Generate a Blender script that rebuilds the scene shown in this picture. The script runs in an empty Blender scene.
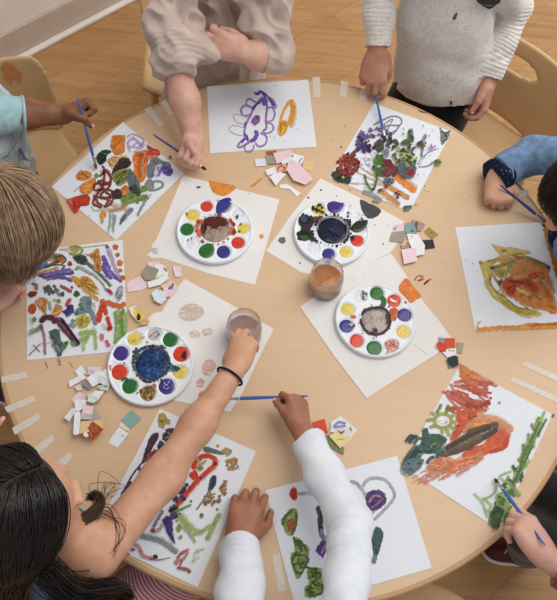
import bpy, bmesh, math, random
import numpy as np
from mathutils import Vector, Matrix
random.seed(7); np.random.seed(7)
SC = bpy.context.scene
COL = SC.collection
TZ = 0.56                      # height of the table top above the floor (metres)

# ---------------------------------------------------------------- camera model
CAM_LOC = np.array([-0.0331, -0.6995, TZ + 1.3467])
CAM_TILT, CAM_ROLL, CAM_F = 0.4711, 0.0919, 717.92
def at(px, py, z=TZ):
    """the point of the place that stands at height z and shows at this pixel of the photograph"""
    x = (px - 278.5) / CAM_F; y = -(py - 300.0) / CAM_F
    c, s = math.cos(CAM_ROLL), math.sin(CAM_ROLL)
    x, y = c*x - s*y, s*x + c*y
    ct, st = math.cos(CAM_TILT), math.sin(CAM_TILT)
    d = np.array([x, y*ct + st, y*st - ct])
    return CAM_LOC + (z - CAM_LOC[2]) / d[2] * d

cam = bpy.data.cameras.new('camera'); cam_o = bpy.data.objects.new('camera', cam); COL.objects.link(cam_o)
cam.sensor_fit = 'HORIZONTAL'; cam.sensor_width = 36.0; cam.lens = CAM_F / 557.0 * 36.0
cam.clip_start = 0.02
_c, _s = math.cos(CAM_ROLL), math.sin(CAM_ROLL); _ct, _st = math.cos(CAM_TILT), math.sin(CAM_TILT)
_right = Vector((1, 0, 0)); _up = Vector((0, _ct, _st))
# image x axis and y axis in the world
_ix = _right*_c + _up*_s; _iy = -_right*_s + _up*_c; _iz = _ix.cross(_iy)
cam_o.matrix_world = Matrix(((_ix.x, _iy.x, _iz.x, CAM_LOC[0]), (_ix.y, _iy.y, _iz.y, CAM_LOC[1]), (_ix.z, _iy.z, _iz.z, CAM_LOC[2]), (0, 0, 0, 1)))
SC.camera = cam_o

# ---------------------------------------------------------------- materials
def lin(c):
    out = []
    for v in c[:3]:
        v = v / 255.0
        out.append(v/12.92 if v <= 0.04045 else ((v+0.055)/1.055)**2.4)
    return tuple(out)
class NT:
    def __init__(self, name):
        self.m = bpy.data.materials.new(name); self.m.use_nodes = True
        self.t = self.m.node_tree; self.t.nodes.clear()
        self.out = self.n('ShaderNodeOutputMaterial'); self.b = self.n('ShaderNodeBsdfPrincipled')
        self.l(self.b.outputs[0], self.out.inputs[0])
    def n(self, typ, **kw):
        nd = self.t.nodes.new(typ)
        for k, v in kw.items():
            if k.startswith('i_'): nd.inputs[k[2:].replace('_', ' ')].default_value = v
            else: setattr(nd, k, v)
        return nd
    def l(self, a, b): self.t.links.new(a, b)
    def set(self, **kw):
        for k, v in kw.items():
            self.b.inputs[k.replace('_', ' ')].default_value = v
        return self
    def coord(self, kind='Object', scale=(1, 1, 1), rot=(0, 0, 0)):
        tc = self.n('ShaderNodeTexCoord'); mp = self.n('ShaderNodeMapping')
        mp.inputs['Scale'].default_value = scale; mp.inputs['Rotation'].default_value = rot
        self.l(tc.outputs[kind], mp.inputs['Vector']); return mp.outputs[0]
    def noise(self, vec, scale=5, detail=3, rough=.5, dist=0.0):
        nd = self.n('ShaderNodeTexNoise'); nd.inputs['Scale'].default_value = scale; nd.inputs['Detail'].default_value = detail
        nd.inputs['Roughness'].default_value = rough; nd.inputs['Distortion'].default_value = dist
        if vec is not None: self.l(vec, nd.inputs['Vector'])
        return nd.outputs['Fac']
    def ramp(self, fac, stops, interp='LINEAR'):
        nd = self.n('ShaderNodeValToRGB'); nd.color_ramp.interpolation = interp
        el = nd.color_ramp.elements
        while len(el) < len(stops): el.new(0.5)
        for e, (p, c) in zip(el, stops):
            e.position = p; e.color = (*c[:3], c[3] if len(c) > 3 else 1)
        self.l(fac, nd.inputs[0]); return nd.outputs[0]
    def mix(self, fac, a, b, mode='MIX'):
        nd = self.n('ShaderNodeMix', data_type='RGBA', blend_type=mode)
        for sock, v in ((nd.inputs[0], fac), (nd.inputs[6], a), (nd.inputs[7], b)):
            if isinstance(v, (int, float)): sock.default_value = v
            elif isinstance(v, tuple): sock.default_value = (*v[:3], 1)
            else: self.l(v, sock)
        return nd.outputs[2]
    def math(self, op, a, b=0.0, clamp=False):
        nd = self.n('ShaderNodeMath', operation=op); nd.use_clamp = clamp
        for sock, v in ((nd.inputs[0], a), (nd.inputs[1], b)):
            if isinstance(v, (int, float)): sock.default_value = v
            else: self.l(v, sock)
        return nd.outputs[0]
    def mapr(self, v, a, b, c, d):
        nd = self.n('ShaderNodeMapRange')
        nd.inputs[1].default_value = a; nd.inputs[2].default_value = b; nd.inputs[3].default_value = c; nd.inputs[4].default_value = d
        self.l(v, nd.inputs[0]); return nd.outputs[0]
    def base(self, sock): self.l(sock, self.b.inputs['Base Color']); return self
    def bump(self, h, strength=.3, dist=.002):
        nd = self.n('ShaderNodeBump'); nd.inputs['Strength'].default_value = strength; nd.inputs['Distance'].default_value = dist
        self.l(h, nd.inputs['Height']); self.l(nd.outputs[0], self.b.inputs['Normal']); return self

def g(v): return (v, v, v)
def mottled(name, c, var=.12, scale=30, rough=.6, bump=0.0, spec=.3, stretch=(1, 1, 1), c2=None):
    t = NT(name); v = t.coord('Object', stretch)
    f = t.noise(v, scale, 4, .6)
    a = lin(c); b = lin(c2) if c2 else tuple(x*(1-var) for x in a)
    hi = tuple(min(1, x*(1+var*.5)) for x in a)
    t.base(t.ramp(f, [(.3, b), (.7, hi)])).set(Roughness=rough, Specular_IOR_Level=spec)
    if bump: t.bump(f, bump, .001)
    return t.m

# ---------------------------------------------------------------- meshes and objects
def tag(o, label=None, cat=None, group=None, kind=None):
    if label: o['label'] = label
    if cat: o['category'] = cat
    if group: o['group'] = group
    if kind: o['kind'] = kind
    return o
def mesh_obj(name, V, F, mat, parent=None, loc=None, smooth=True, cols=None, mats=None):
    """links ONE mesh object; V in world space when loc (the thing's base) is given"""
    V = np.asarray(V, float).reshape(-1, 3)
    L = np.zeros(3) if loc is None else np.asarray(loc, float)
    if parent is not None and loc is None:
        L = np.asarray(parent.get('_o', (0, 0, 0)), float)
    me = bpy.data.meshes.new(name)
    if isinstance(F, np.ndarray) and F.ndim == 2:
        n, k = F.shape
        me.vertices.add(len(V)); me.vertices.foreach_set('co', (V - L).astype(np.float32).ravel())
        me.loops.add(n*k); me.loops.foreach_set('vertex_index', F.astype(np.int32).ravel())
        me.polygons.add(n); me.polygons.foreach_set('loop_start', np.arange(0, n*k, k, dtype=np.int32))
        me.update(calc_edges=True); me.validate()
    else:
        me.from_pydata([tuple(v) for v in (V - L)], [], [tuple(f) for f in F]); me.update()
    if smooth: me.polygons.foreach_set('use_smooth', [True]*len(me.polygons))
    if mat is not None: me.materials.append(mat)
    o = bpy.data.objects.new(name, me); COL.objects.link(o)
    if parent is None:
        o.location = L
    else:
        o.parent = parent
    o['_o'] = tuple(float(x) for x in L)
    return o
def empty(name, loc, label=None, cat=None, group=None):
    o = bpy.data.objects.new(name, None); COL.objects.link(o); o.empty_display_size = .05
    o.location = tuple(loc); o['_o'] = tuple(float(x) for x in loc)
    return tag(o, label, cat, group)

def catmull(pts, step, closed=False):
    P = np.asarray(pts, float); n = len(P)
    if n == 2 and not closed:
        m = max(2, int(np.linalg.norm(P[1]-P[0])/step)+1)
        return P[0] + (P[1]-P[0])*np.linspace(0, 1, m)[:, None]
    out = []
    for i in range(n if closed else n-1):
        if closed: p0, p1, p2, p3 = P[i-1], P[i], P[(i+1) % n], P[(i+2) % n]
        else: p0, p1, p2, p3 = P[max(i-1, 0)], P[i], P[i+1], P[min(i+2, n-1)]
        m = max(2, int(np.linalg.norm(p2-p1)/step)+1)
        t = np.linspace(0, 1, m, endpoint=False)[:, None]
        out.append(.5*((2*p1)+(-p0+p2)*t+(2*p0-5*p1+4*p2-p3)*t*t+(-p0+3*p1-3*p2+p3)*t**3))
    if not closed: out.append(P[-1:])
    return np.concatenate(out)

def frames(P):
    P = np.asarray(P, float); T = np.gradient(P, axis=0); T /= np.linalg.norm(T, axis=1)[:, None]+1e-12
    up = np.array([0, 0, 1.]) if abs(T[0][2]) < .9 else np.array([1., 0, 0])
    N = []; n = up - T[0]*np.dot(up, T[0]); n /= np.linalg.norm(n)
    for t in T:
        n = n - t*np.dot(n, t); n /= np.linalg.norm(n)+1e-12; N.append(n)
    N = np.array(N); return T, N, np.cross(T, N)
def tube(P, r, n=10, cap=True):
    """a round tube along P; r a number or one per point"""
    P = np.asarray(P, float); r = np.broadcast_to(np.asarray(r, float), (len(P),))
    T, N, B = frames(P); a = np.arange(n)*2*math.pi/n
    V = (P[:, None] + r[:, None, None]*(np.cos(a)[None, :, None]*N[:, None] + np.sin(a)[None, :, None]*B[:, None])).reshape(-1, 3)
    F = []
    for i in range(len(P)-1):
        for j in range(n):
            k = (j+1) % n; F.append((i*n+j, i*n+k, (i+1)*n+k, (i+1)*n+j))
    if cap: F.append(tuple(range(n))[::-1]); F.append(tuple((len(P)-1)*n+j for j in range(n)))
    return V, F
def lathe(prof, n=64, c=(0, 0, 0)):
    V = []; F = []
    for (r, z) in prof:
        for j in range(n):
            a = 2*math.pi*j/n; V.append((c[0]+r*math.cos(a), c[1]+r*math.sin(a), c[2]+z))
    for i in range(len(prof)-1):
        for j in range(n):
            k = (j+1) % n; F.append((i*n+j, i*n+k, (i+1)*n+k, (i+1)*n+j))
    return V, F
def join(*parts):
    V = []; F = []
    for v, f in parts:
        b = len(V); V.extend([tuple(x) for x in v]); F.extend([tuple(i+b for i in q) for q in f])
    return V, F
def box(x0, x1, y0, y1, z0, z1):
    V = [(x, y, z) for x in (x0, x1) for y in (y0, y1) for z in (z0, z1)]
    return V, [(0, 1, 3, 2), (4, 6, 7, 5), (0, 4, 5, 1), (2, 3, 7, 6), (0, 2, 6, 4), (1, 5, 7, 3)]
def bevel(o, w=.003, seg=2):
    m = o.modifiers.new('soft_edges', 'BEVEL'); m.width = w; m.segments = seg; m.limit_method = 'ANGLE'; return o

def plate(pts, z0, z1):
    """a flat sheet of outline pts (world x, y) between two heights"""
    n = len(pts); A = 0
    for i in range(n):
        x0, y0 = pts[i][:2]; x1, y1 = pts[(i+1) % n][:2]; A += x0*y1-x1*y0
    if A < 0: pts = pts[::-1]
    V = [(p[0], p[1], z0) for p in pts]+[(p[0], p[1], z1) for p in pts]
    F = [tuple(range(n))[::-1], tuple(range(n, 2*n))]+[(i, (i+1) % n, n+(i+1) % n, n+i) for i in range(n)]
    return V, F

# ---------------------------------------------------------------- wet and dry paint
def make_paint_mat():
    t = NT('poster_paint')
    at_ = t.n('ShaderNodeAttribute', attribute_name='Col'); dr = t.n('ShaderNodeAttribute', attribute_name='dry'); ed = t.n('ShaderNodeAttribute', attribute_name='edge')
    uv = t.n('ShaderNodeUVMap', uv_map='UV')
    mp = t.n('ShaderNodeMapping'); mp.inputs['Scale'].default_value = (70, 1100, 1); t.l(uv.outputs[0], mp.inputs[0])
    st = t.mapr(t.noise(mp.outputs[0], 1.0, 3, .6), .28, .72, 0, 1)
    wob = t.mapr(t.noise(t.coord('Object'), 210, 4, .65), .3, .7, 0, 1)
    big = t.noise(t.coord('Object'), 60, 2, .5)
    k = t.math('ADD', t.mapr(st, 0, 1, .74, 1.12), t.mapr(wob, 0, 1, -.18, .16))
    k = t.math('ADD', k, t.mapr(big, .3, .7, -.14, .10))
    mul = t.n('ShaderNodeVectorMath', operation='SCALE'); t.l(at_.outputs['Color'], mul.inputs[0]); t.l(k, mul.inputs['Scale'])
    t.base(mul.outputs[0])
    al = t.math('ADD', t.math('MULTIPLY', st, .6), t.math('MULTIPLY', wob, .4))
    thr = t.mapr(dr.outputs['Fac'], 0, .6, -.25, .42)
    e3 = t.math('POWER', ed.outputs['Fac'], 2.5)
    al = t.math('SUBTRACT', t.math('SUBTRACT', al, thr), t.math('MULTIPLY', e3, .26))
    al = t.math('MULTIPLY', al, 5.0, clamp=True)
    al = t.math('MULTIPLY', al, t.mapr(dr.outputs['Fac'], 0, .6, 1, .68))
    t.l(al, t.b.inputs['Alpha'])
    t.set(Roughness=.5, Specular_IOR_Level=.25)
    t.bump(wob, .25, .0004)
    return t.m
PAINT = make_paint_mat()

class Paint:
    """strokes and blobs of paint lying on a flat surface at height z; traced in one frame (x0, y0, scale)"""
    def __init__(s, z, x0=0, y0=0, k=1.0, seed=1):
        s.z = z; s.f = (x0, y0, k); s.V = []; s.F = []; s.C = []; s.D = []; s.U = []; s.E = []; s.q = 0; s.r = random.Random(seed)
        s.clip = None; s.tex = False
    def px(s, p): return np.array([s.f[0]+p[0]*s.f[2], s.f[1]+p[1]*s.f[2]])
    def lift(s): s.q += 1; return s.z + 0.000007*s.q
    def cl(s, p):
        if s.clip is None: return p
        a, b, c, d = s.clip; return p
    def _add(s, vs, fs, col, dry, uv, edge=None):
        b = len(s.V); c = lin(col); s.V.extend(vs); s.F.extend([tuple(i+b for i in f) for f in fs])
        s.C.extend([(*c, 1)]*len(vs)); s.D.extend([dry]*len(vs)); s.U.extend(uv); s.E.extend(edge or [0.0]*len(vs))
    def st(s, col, w, pts, dry=.15, rag=.12, taper=0.0, ghost=True):
        if s.tex and ghost and w > 1.0 and s.r.random() < .55:
            k = s.f[2]; o_ = (s.r.uniform(-.5, .5)*w/k, s.r.uniform(-.5, .5)*w/k)
            s.st(tuple(int(.45*c+.55*222) for c in col), w*1.1, [(a+o_[0], b+o_[1]) for a, b in pts], .5, rag, taper, False)
        P = catmull([s.px(p) for p in pts], .8); z = s.lift()
        T = np.gradient(P, axis=0); T /= np.linalg.norm(T, axis=1)[:, None]+1e-9
        N = np.stack([-T[:, 1], T[:, 0]], 1); n = len(P)
        d = np.concatenate([[0], np.cumsum(np.linalg.norm(np.diff(P, axis=0), axis=1))]); L = d[-1]+1e-6
        vs, uv, fs = [], [], []; h = w*.53; ph = [s.r.uniform(0, 6.3) for _ in range(6)]
        for i in range(n):
            e = min(d[i], L-d[i]); m = 1.0
            if e < h: m = math.sqrt(max(0.02, 1-(1-e/h)**2))
            if taper: m *= 1-taper*d[i]/L
            for sg in (-1, 0, 1):
                jt = rag*min(1, 3.0/max(w, 1))*(math.sin(d[i]*.9+ph[0]+sg)+.7*math.sin(d[i]*2.1+ph[1]*sg)+.5*math.sin(d[i]*4.3+ph[2]+2*sg))
                o = h*m*(1+jt); q = P[i]+N[i]*o*sg
                v = at(q[0], q[1], z); vs.append(tuple(v)); uv.append(((d[i]+ph[3]*20)/430, (o*sg+ph[4]*10)/430))
        for i in range(n-1): fs += [(3*i, 3*i+1, 3*i+4, 3*i+3), (3*i+1, 3*i+2, 3*i+5, 3*i+4)]
        s._add(vs, fs, col, dry, uv, [1.0, 0.0, 1.0]*n); return s
    def bl(s, col, pts, dry=.1, rag=.5, step=1.0, ghost=True):
        if s.tex and ghost and len(pts) > 4:
            c = np.mean(np.array(pts, float), 0); R_ = np.abs(np.array(pts)-c).max(0)
            s.bl(tuple(int(.5*q+.5*222) for q in col), [tuple(c+(np.array(p)-c)*s.r.uniform(.98, 1.12)) for p in pts], .46, rag, step, False)
            s.bl(col, pts, max(dry, .16), rag, step, False)
            if R_.max()*s.f[2] > 3.0:
                for _ in range(5):
                    p0 = np.array(s.r.choice(pts), float); p1 = np.array(s.r.choice(pts), float); a_, b_ = c+(p0-c)*.75, c+(p1-c)*.75; f_ = s.r.choice([.78, .86, 1.14, 1.25])
                    s.st(tuple(min(255, int(q*f_)) for q in col), s.r.uniform(1.2, 2.6), [tuple(a_), tuple((a_+b_)/2+(c-(a_+b_)/2)*.4), tuple(b_)], .38, .2, 0, False)
            return s
        P = catmull([s.px(p) for p in pts], step, True); z = s.lift()
        c = P.mean(0); vs, uv = [], []; ph = s.r.uniform(0, 6.3); n = len(P)
        for i, p in enumerate(P):
            a = 2*math.pi*i/n; dd = p-c; L = np.linalg.norm(dd)+1e-6
            p = p+dd/L*rag*(.5*math.sin(5*a+ph)+.4*math.sin(11*a+2*ph)+.3*math.sin(17*a-ph))
            vs.append(tuple(at(p[0], p[1], z))); uv.append((p[0]/430, p[1]/430*.2))
        b = len(vs)
        for p, v in zip(list(P), list(vs)):
            q = c+(p-c)*(1-min(.45, 1.6/max(1.0, np.linalg.norm(p-c)))); vs.append(tuple(at(q[0], q[1], z))); uv.append((q[0]/430, q[1]/430*.2))
        s._add(vs, [tuple(range(b, 2*b))]+[(i, (i+1) % b, b+(i+1) % b, b+i) for i in range(b)], col, dry, uv, [1.0]*b+[0.0]*b); return s
    def dot(s, col, x, y, r, dry=0.0):
        """r in photograph pixels"""
        k = s.f[2]; n = 7; a0 = s.r.uniform(0, 6)
        return s.bl(col, [(x+r/k*math.cos(a0+2*math.pi*i/n)*s.r.uniform(.8, 1.15), y+r/k*math.sin(a0+2*math.pi*i/n)*s.r.uniform(.8, 1.15)) for i in range(n)], dry, .12*r, .7)
    def cluster(s, cols, x, y, rx, ry, n, r0=.8, r1=2.2):
        """a crowd of dabs inside an oval; rx, ry in the traced frame"""
        for _ in range(n):
            a = s.r.uniform(0, 6.283); q = math.sqrt(s.r.random())
            s.dot(s.r.choice(cols), x+rx*q*math.cos(a), y+ry*q*math.sin(a), s.r.uniform(r0, r1))
        return s
    def build(s, name, parent):
        V = np.array(s.V); L = np.asarray(parent['_o'], float)
        me = bpy.data.meshes.new(name); me.from_pydata([tuple(v) for v in V-L], [], s.F); me.update()
        ca = me.color_attributes.new('Col', 'FLOAT_COLOR', 'POINT'); ca.data.foreach_set('color', np.array(s.C, np.float32).ravel())
        da = me.attributes.new('dry', 'FLOAT', 'POINT'); da.data.foreach_set('value', np.array(s.D, np.float32))
        ea = me.attributes.new('edge', 'FLOAT', 'POINT'); ea.data.foreach_set('value', np.array(s.E, np.float32))
        ul = me.uv_layers.new(name='UV'); idx = np.zeros(len(me.loops), np.int32); me.loops.foreach_get('vertex_index', idx)
        ul.data.foreach_set('uv', np.array(s.U, np.float32)[idx].ravel())
        # every face up
        for p in me.polygons:
            if p.normal.z < 0: p.flip()
        me.materials.append(PAINT)
        o = bpy.data.objects.new(name, me); COL.objects.link(o); o.parent = parent; o['_o'] = tuple(L); return o

def decal(o, q, mat, name, root, label=None, off=.0012):
    """a flat mark wrapped on the surface of o, its outline given in the photograph frame"""
    from mathutils.bvhtree import BVHTree
    L = np.asarray(o['_o'], float); me = o.data
    vs = [tuple(np.array(v.co)+L) for v in me.vertices]; bv = BVHTree.FromPolygons(vs, [tuple(p.vertices) for p in me.polygons])
    P = np.asarray(q, float); c = P.mean(0); P = catmull(P, .8, True); rings = []; V = []; F = []; n = len(P)
    for k_ in (1.0, .75, .5, .25, 0.02):
        for p in P:
            e = c+(p-c)*k_; d = at(e[0], e[1], 0)-CAM_LOC; hit = bv.ray_cast(Vector(CAM_LOC), Vector(nrm_(d)))
            if hit[0] is None: return None
            V.append(np.array(hit[0])+np.array(hit[1])*off)
    for i in range(4):
        for j in range(n): F.append((i*n+j, i*n+(j+1) % n, (i+1)*n+(j+1) % n, (i+1)*n+j))
    return tag(mesh_obj(name, V, F, mat, root), label)
def nrm_(v): v = np.asarray(v, float); return v/np.linalg.norm(v)
# ================================================================ the room
def wood_floor():
    t = NT('floor_planks'); ang = math.radians(-45)
    v = t.coord('Object', (1, 1, 1), (0, 0, ang))
    br = t.n('ShaderNodeTexBrick'); t.l(v, br.inputs['Vector'])
    br.inputs['Scale'].default_value = 1.0; br.inputs['Brick Width'].default_value = 1.1; br.inputs['Row Height'].default_value = .125
    br.inputs['Mortar Size'].default_value = .0012; br.inputs['Mortar Smooth'].default_value = .4; br.offset = .37
    br.inputs['Color1'].default_value = (.2, .2, .2, 1); br.inputs['Color2'].default_value = (.8, .8, .8, 1); br.inputs['Mortar'].default_value = (.45, .45, .45, 1)
    g1 = t.noise(t.coord('Object', (1.6, 22, 1), (0, 0, ang)), 2.2, 6, .6, .6)
    g2 = t.noise(t.coord('Object', (3, 90, 1), (0, 0, ang)), 2, 4, .6, .3)
    f = t.math('ADD', t.math('MULTIPLY', g1, .62), t.math('MULTIPLY', g2, .28))
    f = t.math('ADD', f, t.math('MULTIPLY', br.outputs['Color'], .16))
    c = t.ramp(f, [(.28, lin((150, 110, 68))), (.52, lin((182, 139, 92))), (.8, lin((202, 162, 114)))])
    c = t.mix(t.math('MULTIPLY', br.outputs['Fac'], .45), c, lin((92, 62, 38)))
    t.base(c).set(Roughness=.42, Specular_IOR_Level=.3); t.bump(g2, .06, .001)
    return t.m
V, F = box(-3.2, 3.2, -3.2, 4.4, -.05, 0)
fl = mesh_obj('floor', V, F, wood_floor(), loc=(0, 0, 0), smooth=False); tag(fl, kind='structure')

# the wall across the upper left corner, running at 45 degrees over the planks
w0 = at(21, 54, 0); w1 = at(123, 0, 0); wd = (w1-w0)/np.linalg.norm(w1-w0); wn = np.array([wd[1], -wd[0], 0])   # wn looks into the room
if np.dot(wn, -w0) < 0: wn = -wn
def wall_box(a0, a1, d0, d1, z0, z1):
    V = []
    for a in (a0, a1):
        for d in (d0, d1):
            for z in (z0, z1):
                p = w0+wd*a+wn*d; V.append((p[0], p[1], z))
    return V, [(0, 1, 3, 2), (4, 6, 7, 5), (0, 4, 5, 1), (2, 3, 7, 6), (0, 2, 6, 4), (1, 5, 7, 3)]
def fixn(o):
    bm = bmesh.new(); bm.from_mesh(o.data); bmesh.ops.recalc_face_normals(bm, faces=bm.faces); bm.to_mesh(o.data); bm.free(); return o
wall_m = mottled('wall_plaster', (232, 224, 214), .05, 9, .8, .05)
V, F = wall_box(-2.2, 3.0, -.12, 0, 0, 2.6)
tag(fixn(mesh_obj('wall_left', V, F, wall_m, loc=w0, smooth=False)), kind='structure')
V, F = wall_box(-2.2, 3.0, 0, .012, .0, .115)
tag(bevel(fixn(mesh_obj('baseboard_left', V, F, mottled('baseboard_vinyl', (196, 180, 164), .06, 20, .55), loc=w0, smooth=False)), .004), kind='structure')
V, F = wall_box(-2.2, 3.0, .012, .034, .0, .016)
tag(bevel(fixn(mesh_obj('trim_1', V, F, mottled('shoe_moulding', (238, 232, 222), .05, 20, .5), loc=w0, smooth=False)), .005), kind='structure')

# ================================================================ the round table
def maple(name, c, c2, sx=2, sy=26):
    t = NT(name); v = t.coord('Object', (sx, sy, 2), (0, 0, math.radians(78)))
    f = t.noise(v, 1.6, 5, .6, .5); b = t.noise(t.coord('Object'), 2.2, 2, .5)
    ff = t.math('ADD', t.math('MULTIPLY', f, .7), t.math('MULTIPLY', b, .3))
    t.base(t.ramp(ff, [(.32, lin(c2)), (.66, lin(c))])).set(Roughness=.42, Specular_IOR_Level=.35)
    return t.m
TABLE_M = maple('maple_laminate', (211, 181, 148), (205, 174, 140))
EDGE_M = maple('table_edge_band', (196, 160, 118), (180, 142, 100), 1, 1)
WOOD_M = maple('beech_wood', (205, 170, 122), (190, 152, 104))
table = empty('round_table', (0, 0, 0), 'large round maple laminate table the children paint around', 'table')
R = .61
V, F = lathe([(0.001, -.028), (R-.004, -.028), (R-.0035, -.0015), (R-.006, -.0), (R-.05, 0), (.001, 0)], 160, (0, 0, TZ))
mesh_obj('table_top', V, F, TABLE_M, table, smooth=False)
V, F = lathe([(R-.004, -.030), (R+.002, -.029), (R+.004, -.025), (R+.004, -.006), (R+.002, -.001), (R-.003, .0004), (R-.004, -.002), (R-.004, -.030)], 160, (0, 0, TZ))
mesh_obj('edge_band', V, F, EDGE_M, table)
V, F = lathe([(.40, -.028), (.43, -.028), (.43, -.09), (.40, -.09), (.40, -.028)], 96, (0, 0, TZ))
mesh_obj('apron', V, F, EDGE_M, table, smooth=False)
for k in range(4):
    a = math.radians(45+90*k+10); x, y = .38*math.cos(a), .38*math.sin(a)
    V, F = lathe([(.001, 0), (.016, 0), (.02, .004), (.021, .03), (.028, TZ-.10), (.03, TZ-.03), (.001, TZ-.03)], 24, (x, y, 0))
    mesh_obj('leg', V, F, WOOD_M, table)
# paint that got onto the table top
tp = Paint(TZ+.0004, 0, 0, 1, 3)
tp.st((214, 140, 60), 1.5, [(262, 178), (256, 183), (251, 186)], .3); tp.st((214, 140, 60), 2.4, [(256, 184), (250, 187)], .4)
tp.st((190, 70, 45), 1.2, [(414, 281), (418, 276), (423, 277), (418, 281), (424, 279)], .2); tp.st((190, 70, 45), 1.2, [(424, 285), (428, 280), (424, 284), (430, 279)], .25)
tp.st((190, 80, 50), .8, [(426, 284), (432, 278)], .4)
tp.st((150, 70, 60), 1.0, [(45, 362), (48, 369)], .3); tp.st((190, 140, 60), 1.0, [(69, 362), (73, 368)], .35); tp.st((120, 120, 120), 4, [(58, 358), (60, 366)], .55)
tp.st((110, 100, 90), 3.5, [(414, 206), (418, 204)], .6); tp.st((70, 70, 75), 1.2, [(418, 110), (424, 113)], .4); tp.st((70, 70, 75), 1.2, [(421, 111), (428, 113)], .5)
for x, y, r, c in [(341, 147, .9, (50, 20, 30)), (345, 126, .6, (40, 25, 40)), (331, 140, .5, (60, 30, 40)), (470, 197, .6, (90, 70, 60)), (435, 215, .5, (90, 80, 70)),
                   (437, 172, .4, (80, 60, 60)), (233, 400, .5, (90, 80, 70)), (180, 232, .5, (60, 60, 60)), (445, 172, .4, (80, 70, 60)), (300, 196, .5, (180, 90, 80)),
                   (231, 433, .5, (90, 90, 90)), (140, 420, .4, (90, 90, 90)), (403, 430, .4, (90, 90, 90)), (448, 216, .5, (90, 70, 60)), (388, 198, .5, (60, 60, 60))]:
    tp.dot(c, x, y, r)
for _ in range(26):
    a = random.uniform(0, 6.28); q = .58*math.sqrt(random.random())
    # tiny stray specks
    tp.dot(random.choice([(120, 95, 75), (90, 70, 60), (150, 110, 80)]), 285+random.uniform(-235, 240), 330+random.uniform(-200, 230), random.uniform(.25, .45))
tpo = tp.build('paint_specks', table); tag(tpo, 'small smears and specks of paint')

# strips of masking tape
def tape_mat():
    t = NT('masking_tape'); f = t.noise(t.coord('Object'), 160, 3, .6)
    t.base(t.ramp(f, [(.3, lin((216, 207, 194))), (.7, lin((232, 225, 214)))])).set(Roughness=.6, Specular_IOR_Level=.2, Alpha=.85); t.bump(f, .2, .0005)
    return t.m
TAPE_M = tape_mat()
TAPES = [
 ([(312.5, 77.5), (320, 77), (320.5, 97.7), (313.5, 97.7)], 'strip of masking tape nearest the corner of the purple leaf painting'),
 ([(341, 80.5), (349, 82), (346, 98), (339.5, 96)], 'short masking tape strip halfway between purple leaf painting and oatmeal sweater child'),
 ([(361, 88), (368, 91), (366, 101), (359.5, 99)], 'bit of masking tape half under the hand of the oatmeal sweater child'),
 ([(144.4, 109.5), (150, 106.7), (164.5, 124.6), (159.4, 127.5)], 'masking tape strip on the table beside the bare arm of the beige dress child'),
 ([(160.5, 102.5), (165, 99.5), (174, 113), (169.5, 115.5)], 'masking tape strip partly hidden under the forearm of the beige dress child'),
 ([(1, 377), (26, 372), (28, 377.5), (15, 380.5), (2, 383)], 'frayed masking tape strip below the crowded floral painting, topmost of four at the table edge'),
 ([(4.3, 407.6), (33, 395), (36, 401), (8, 413)], 'masking tape strip at the left table edge, second from the top of four'),
 ([(12, 428), (39, 413), (40, 419.5), (15, 435)], 'masking tape strip at the left table edge, third from the top of four'),
 ([(32, 449), (52, 434.6), (55, 439.7), (39, 454)], 'masking tape strip by the forehead of the dark-haired girl, lowest of the four'),
 ([(56, 463), (70, 452), (73, 457), (62, 469)], 'bit of masking tape showing past the nose of the dark-haired girl'),
 ([(521, 365), (526, 361.5), (574, 383), (573, 389)], 'upper of two long parallel tape strips beside the red and green painting'),
 ([(509, 380.5), (513, 377), (572, 403), (570, 409)], 'lower of two long parallel tape strips beside the red and green painting'),
 ([(518, 190.5), (528, 190), (527, 195.5), (516, 198)], 'small piece of tape at the table edge beside the fist of the denim shirt child'),
 ([(272, 555), (279.5, 553), (286, 590), (278, 592)], 'faint tape strip between the flat hand and the green caterpillar painting'),
]
for i, (q, lb) in enumerate(TAPES):
    P = np.array([at(*p) for p in q]); V, F = plate([tuple(p) for p in P], TZ+.0003, TZ+.0006)
    tag(mesh_obj('tape_strip', V, F, TAPE_M, loc=(*P.mean(0)[:2], TZ), smooth=False), lb, 'tape', 'masking tape strips on the table')
# ================================================================ sheets of paper and the paintings on them
def paper_mat(name, c, sc=60, bump=.08):
    t = NT(name); f = t.noise(t.coord('Object'), sc, 4, .6); b = t.noise(t.coord('Object'), 7, 2, .5)
    a = lin(c); t.base(t.ramp(t.math('ADD', t.math('MULTIPLY', f, .4), t.math('MULTIPLY', b, .6)), [(.3, tuple(x*.94 for x in a)), (.7, a)]))
    t.set(Roughness=.75, Specular_IOR_Level=.2); t.bump(f, bump, .0006); return t.m
PAPER_M = paper_mat('drawing_paper', (222, 227, 234))
KRAFT_M = paper_mat('newsprint_paper', (227, 225, 223), 25, .2)
PTH = .0011
def sheet(name, q, label, cat, mat, z=TZ, th=PTH, group=None):
    P = np.array([at(p[0], p[1], z) for p in q])
    V, F = plate([tuple(p) for p in P], z+.0002, z+th)
    o = mesh_obj(name, V, F, mat, loc=(*P.mean(0)[:2], z), smooth=False)
    return tag(o, label, cat, group)
RED, ORA, YEL, GRN, DGR, BLU, PUR, BRN, BLK, GRY, PNK = (196, 58, 40), (222, 132, 56), (208, 186, 84), (96, 132, 52), (44, 66, 50), (40, 46, 110), (104, 76, 160), (112, 72, 50), (34, 28, 34), (128, 132, 136), (214, 150, 140)
ZP = TZ+PTH+.0001

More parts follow.
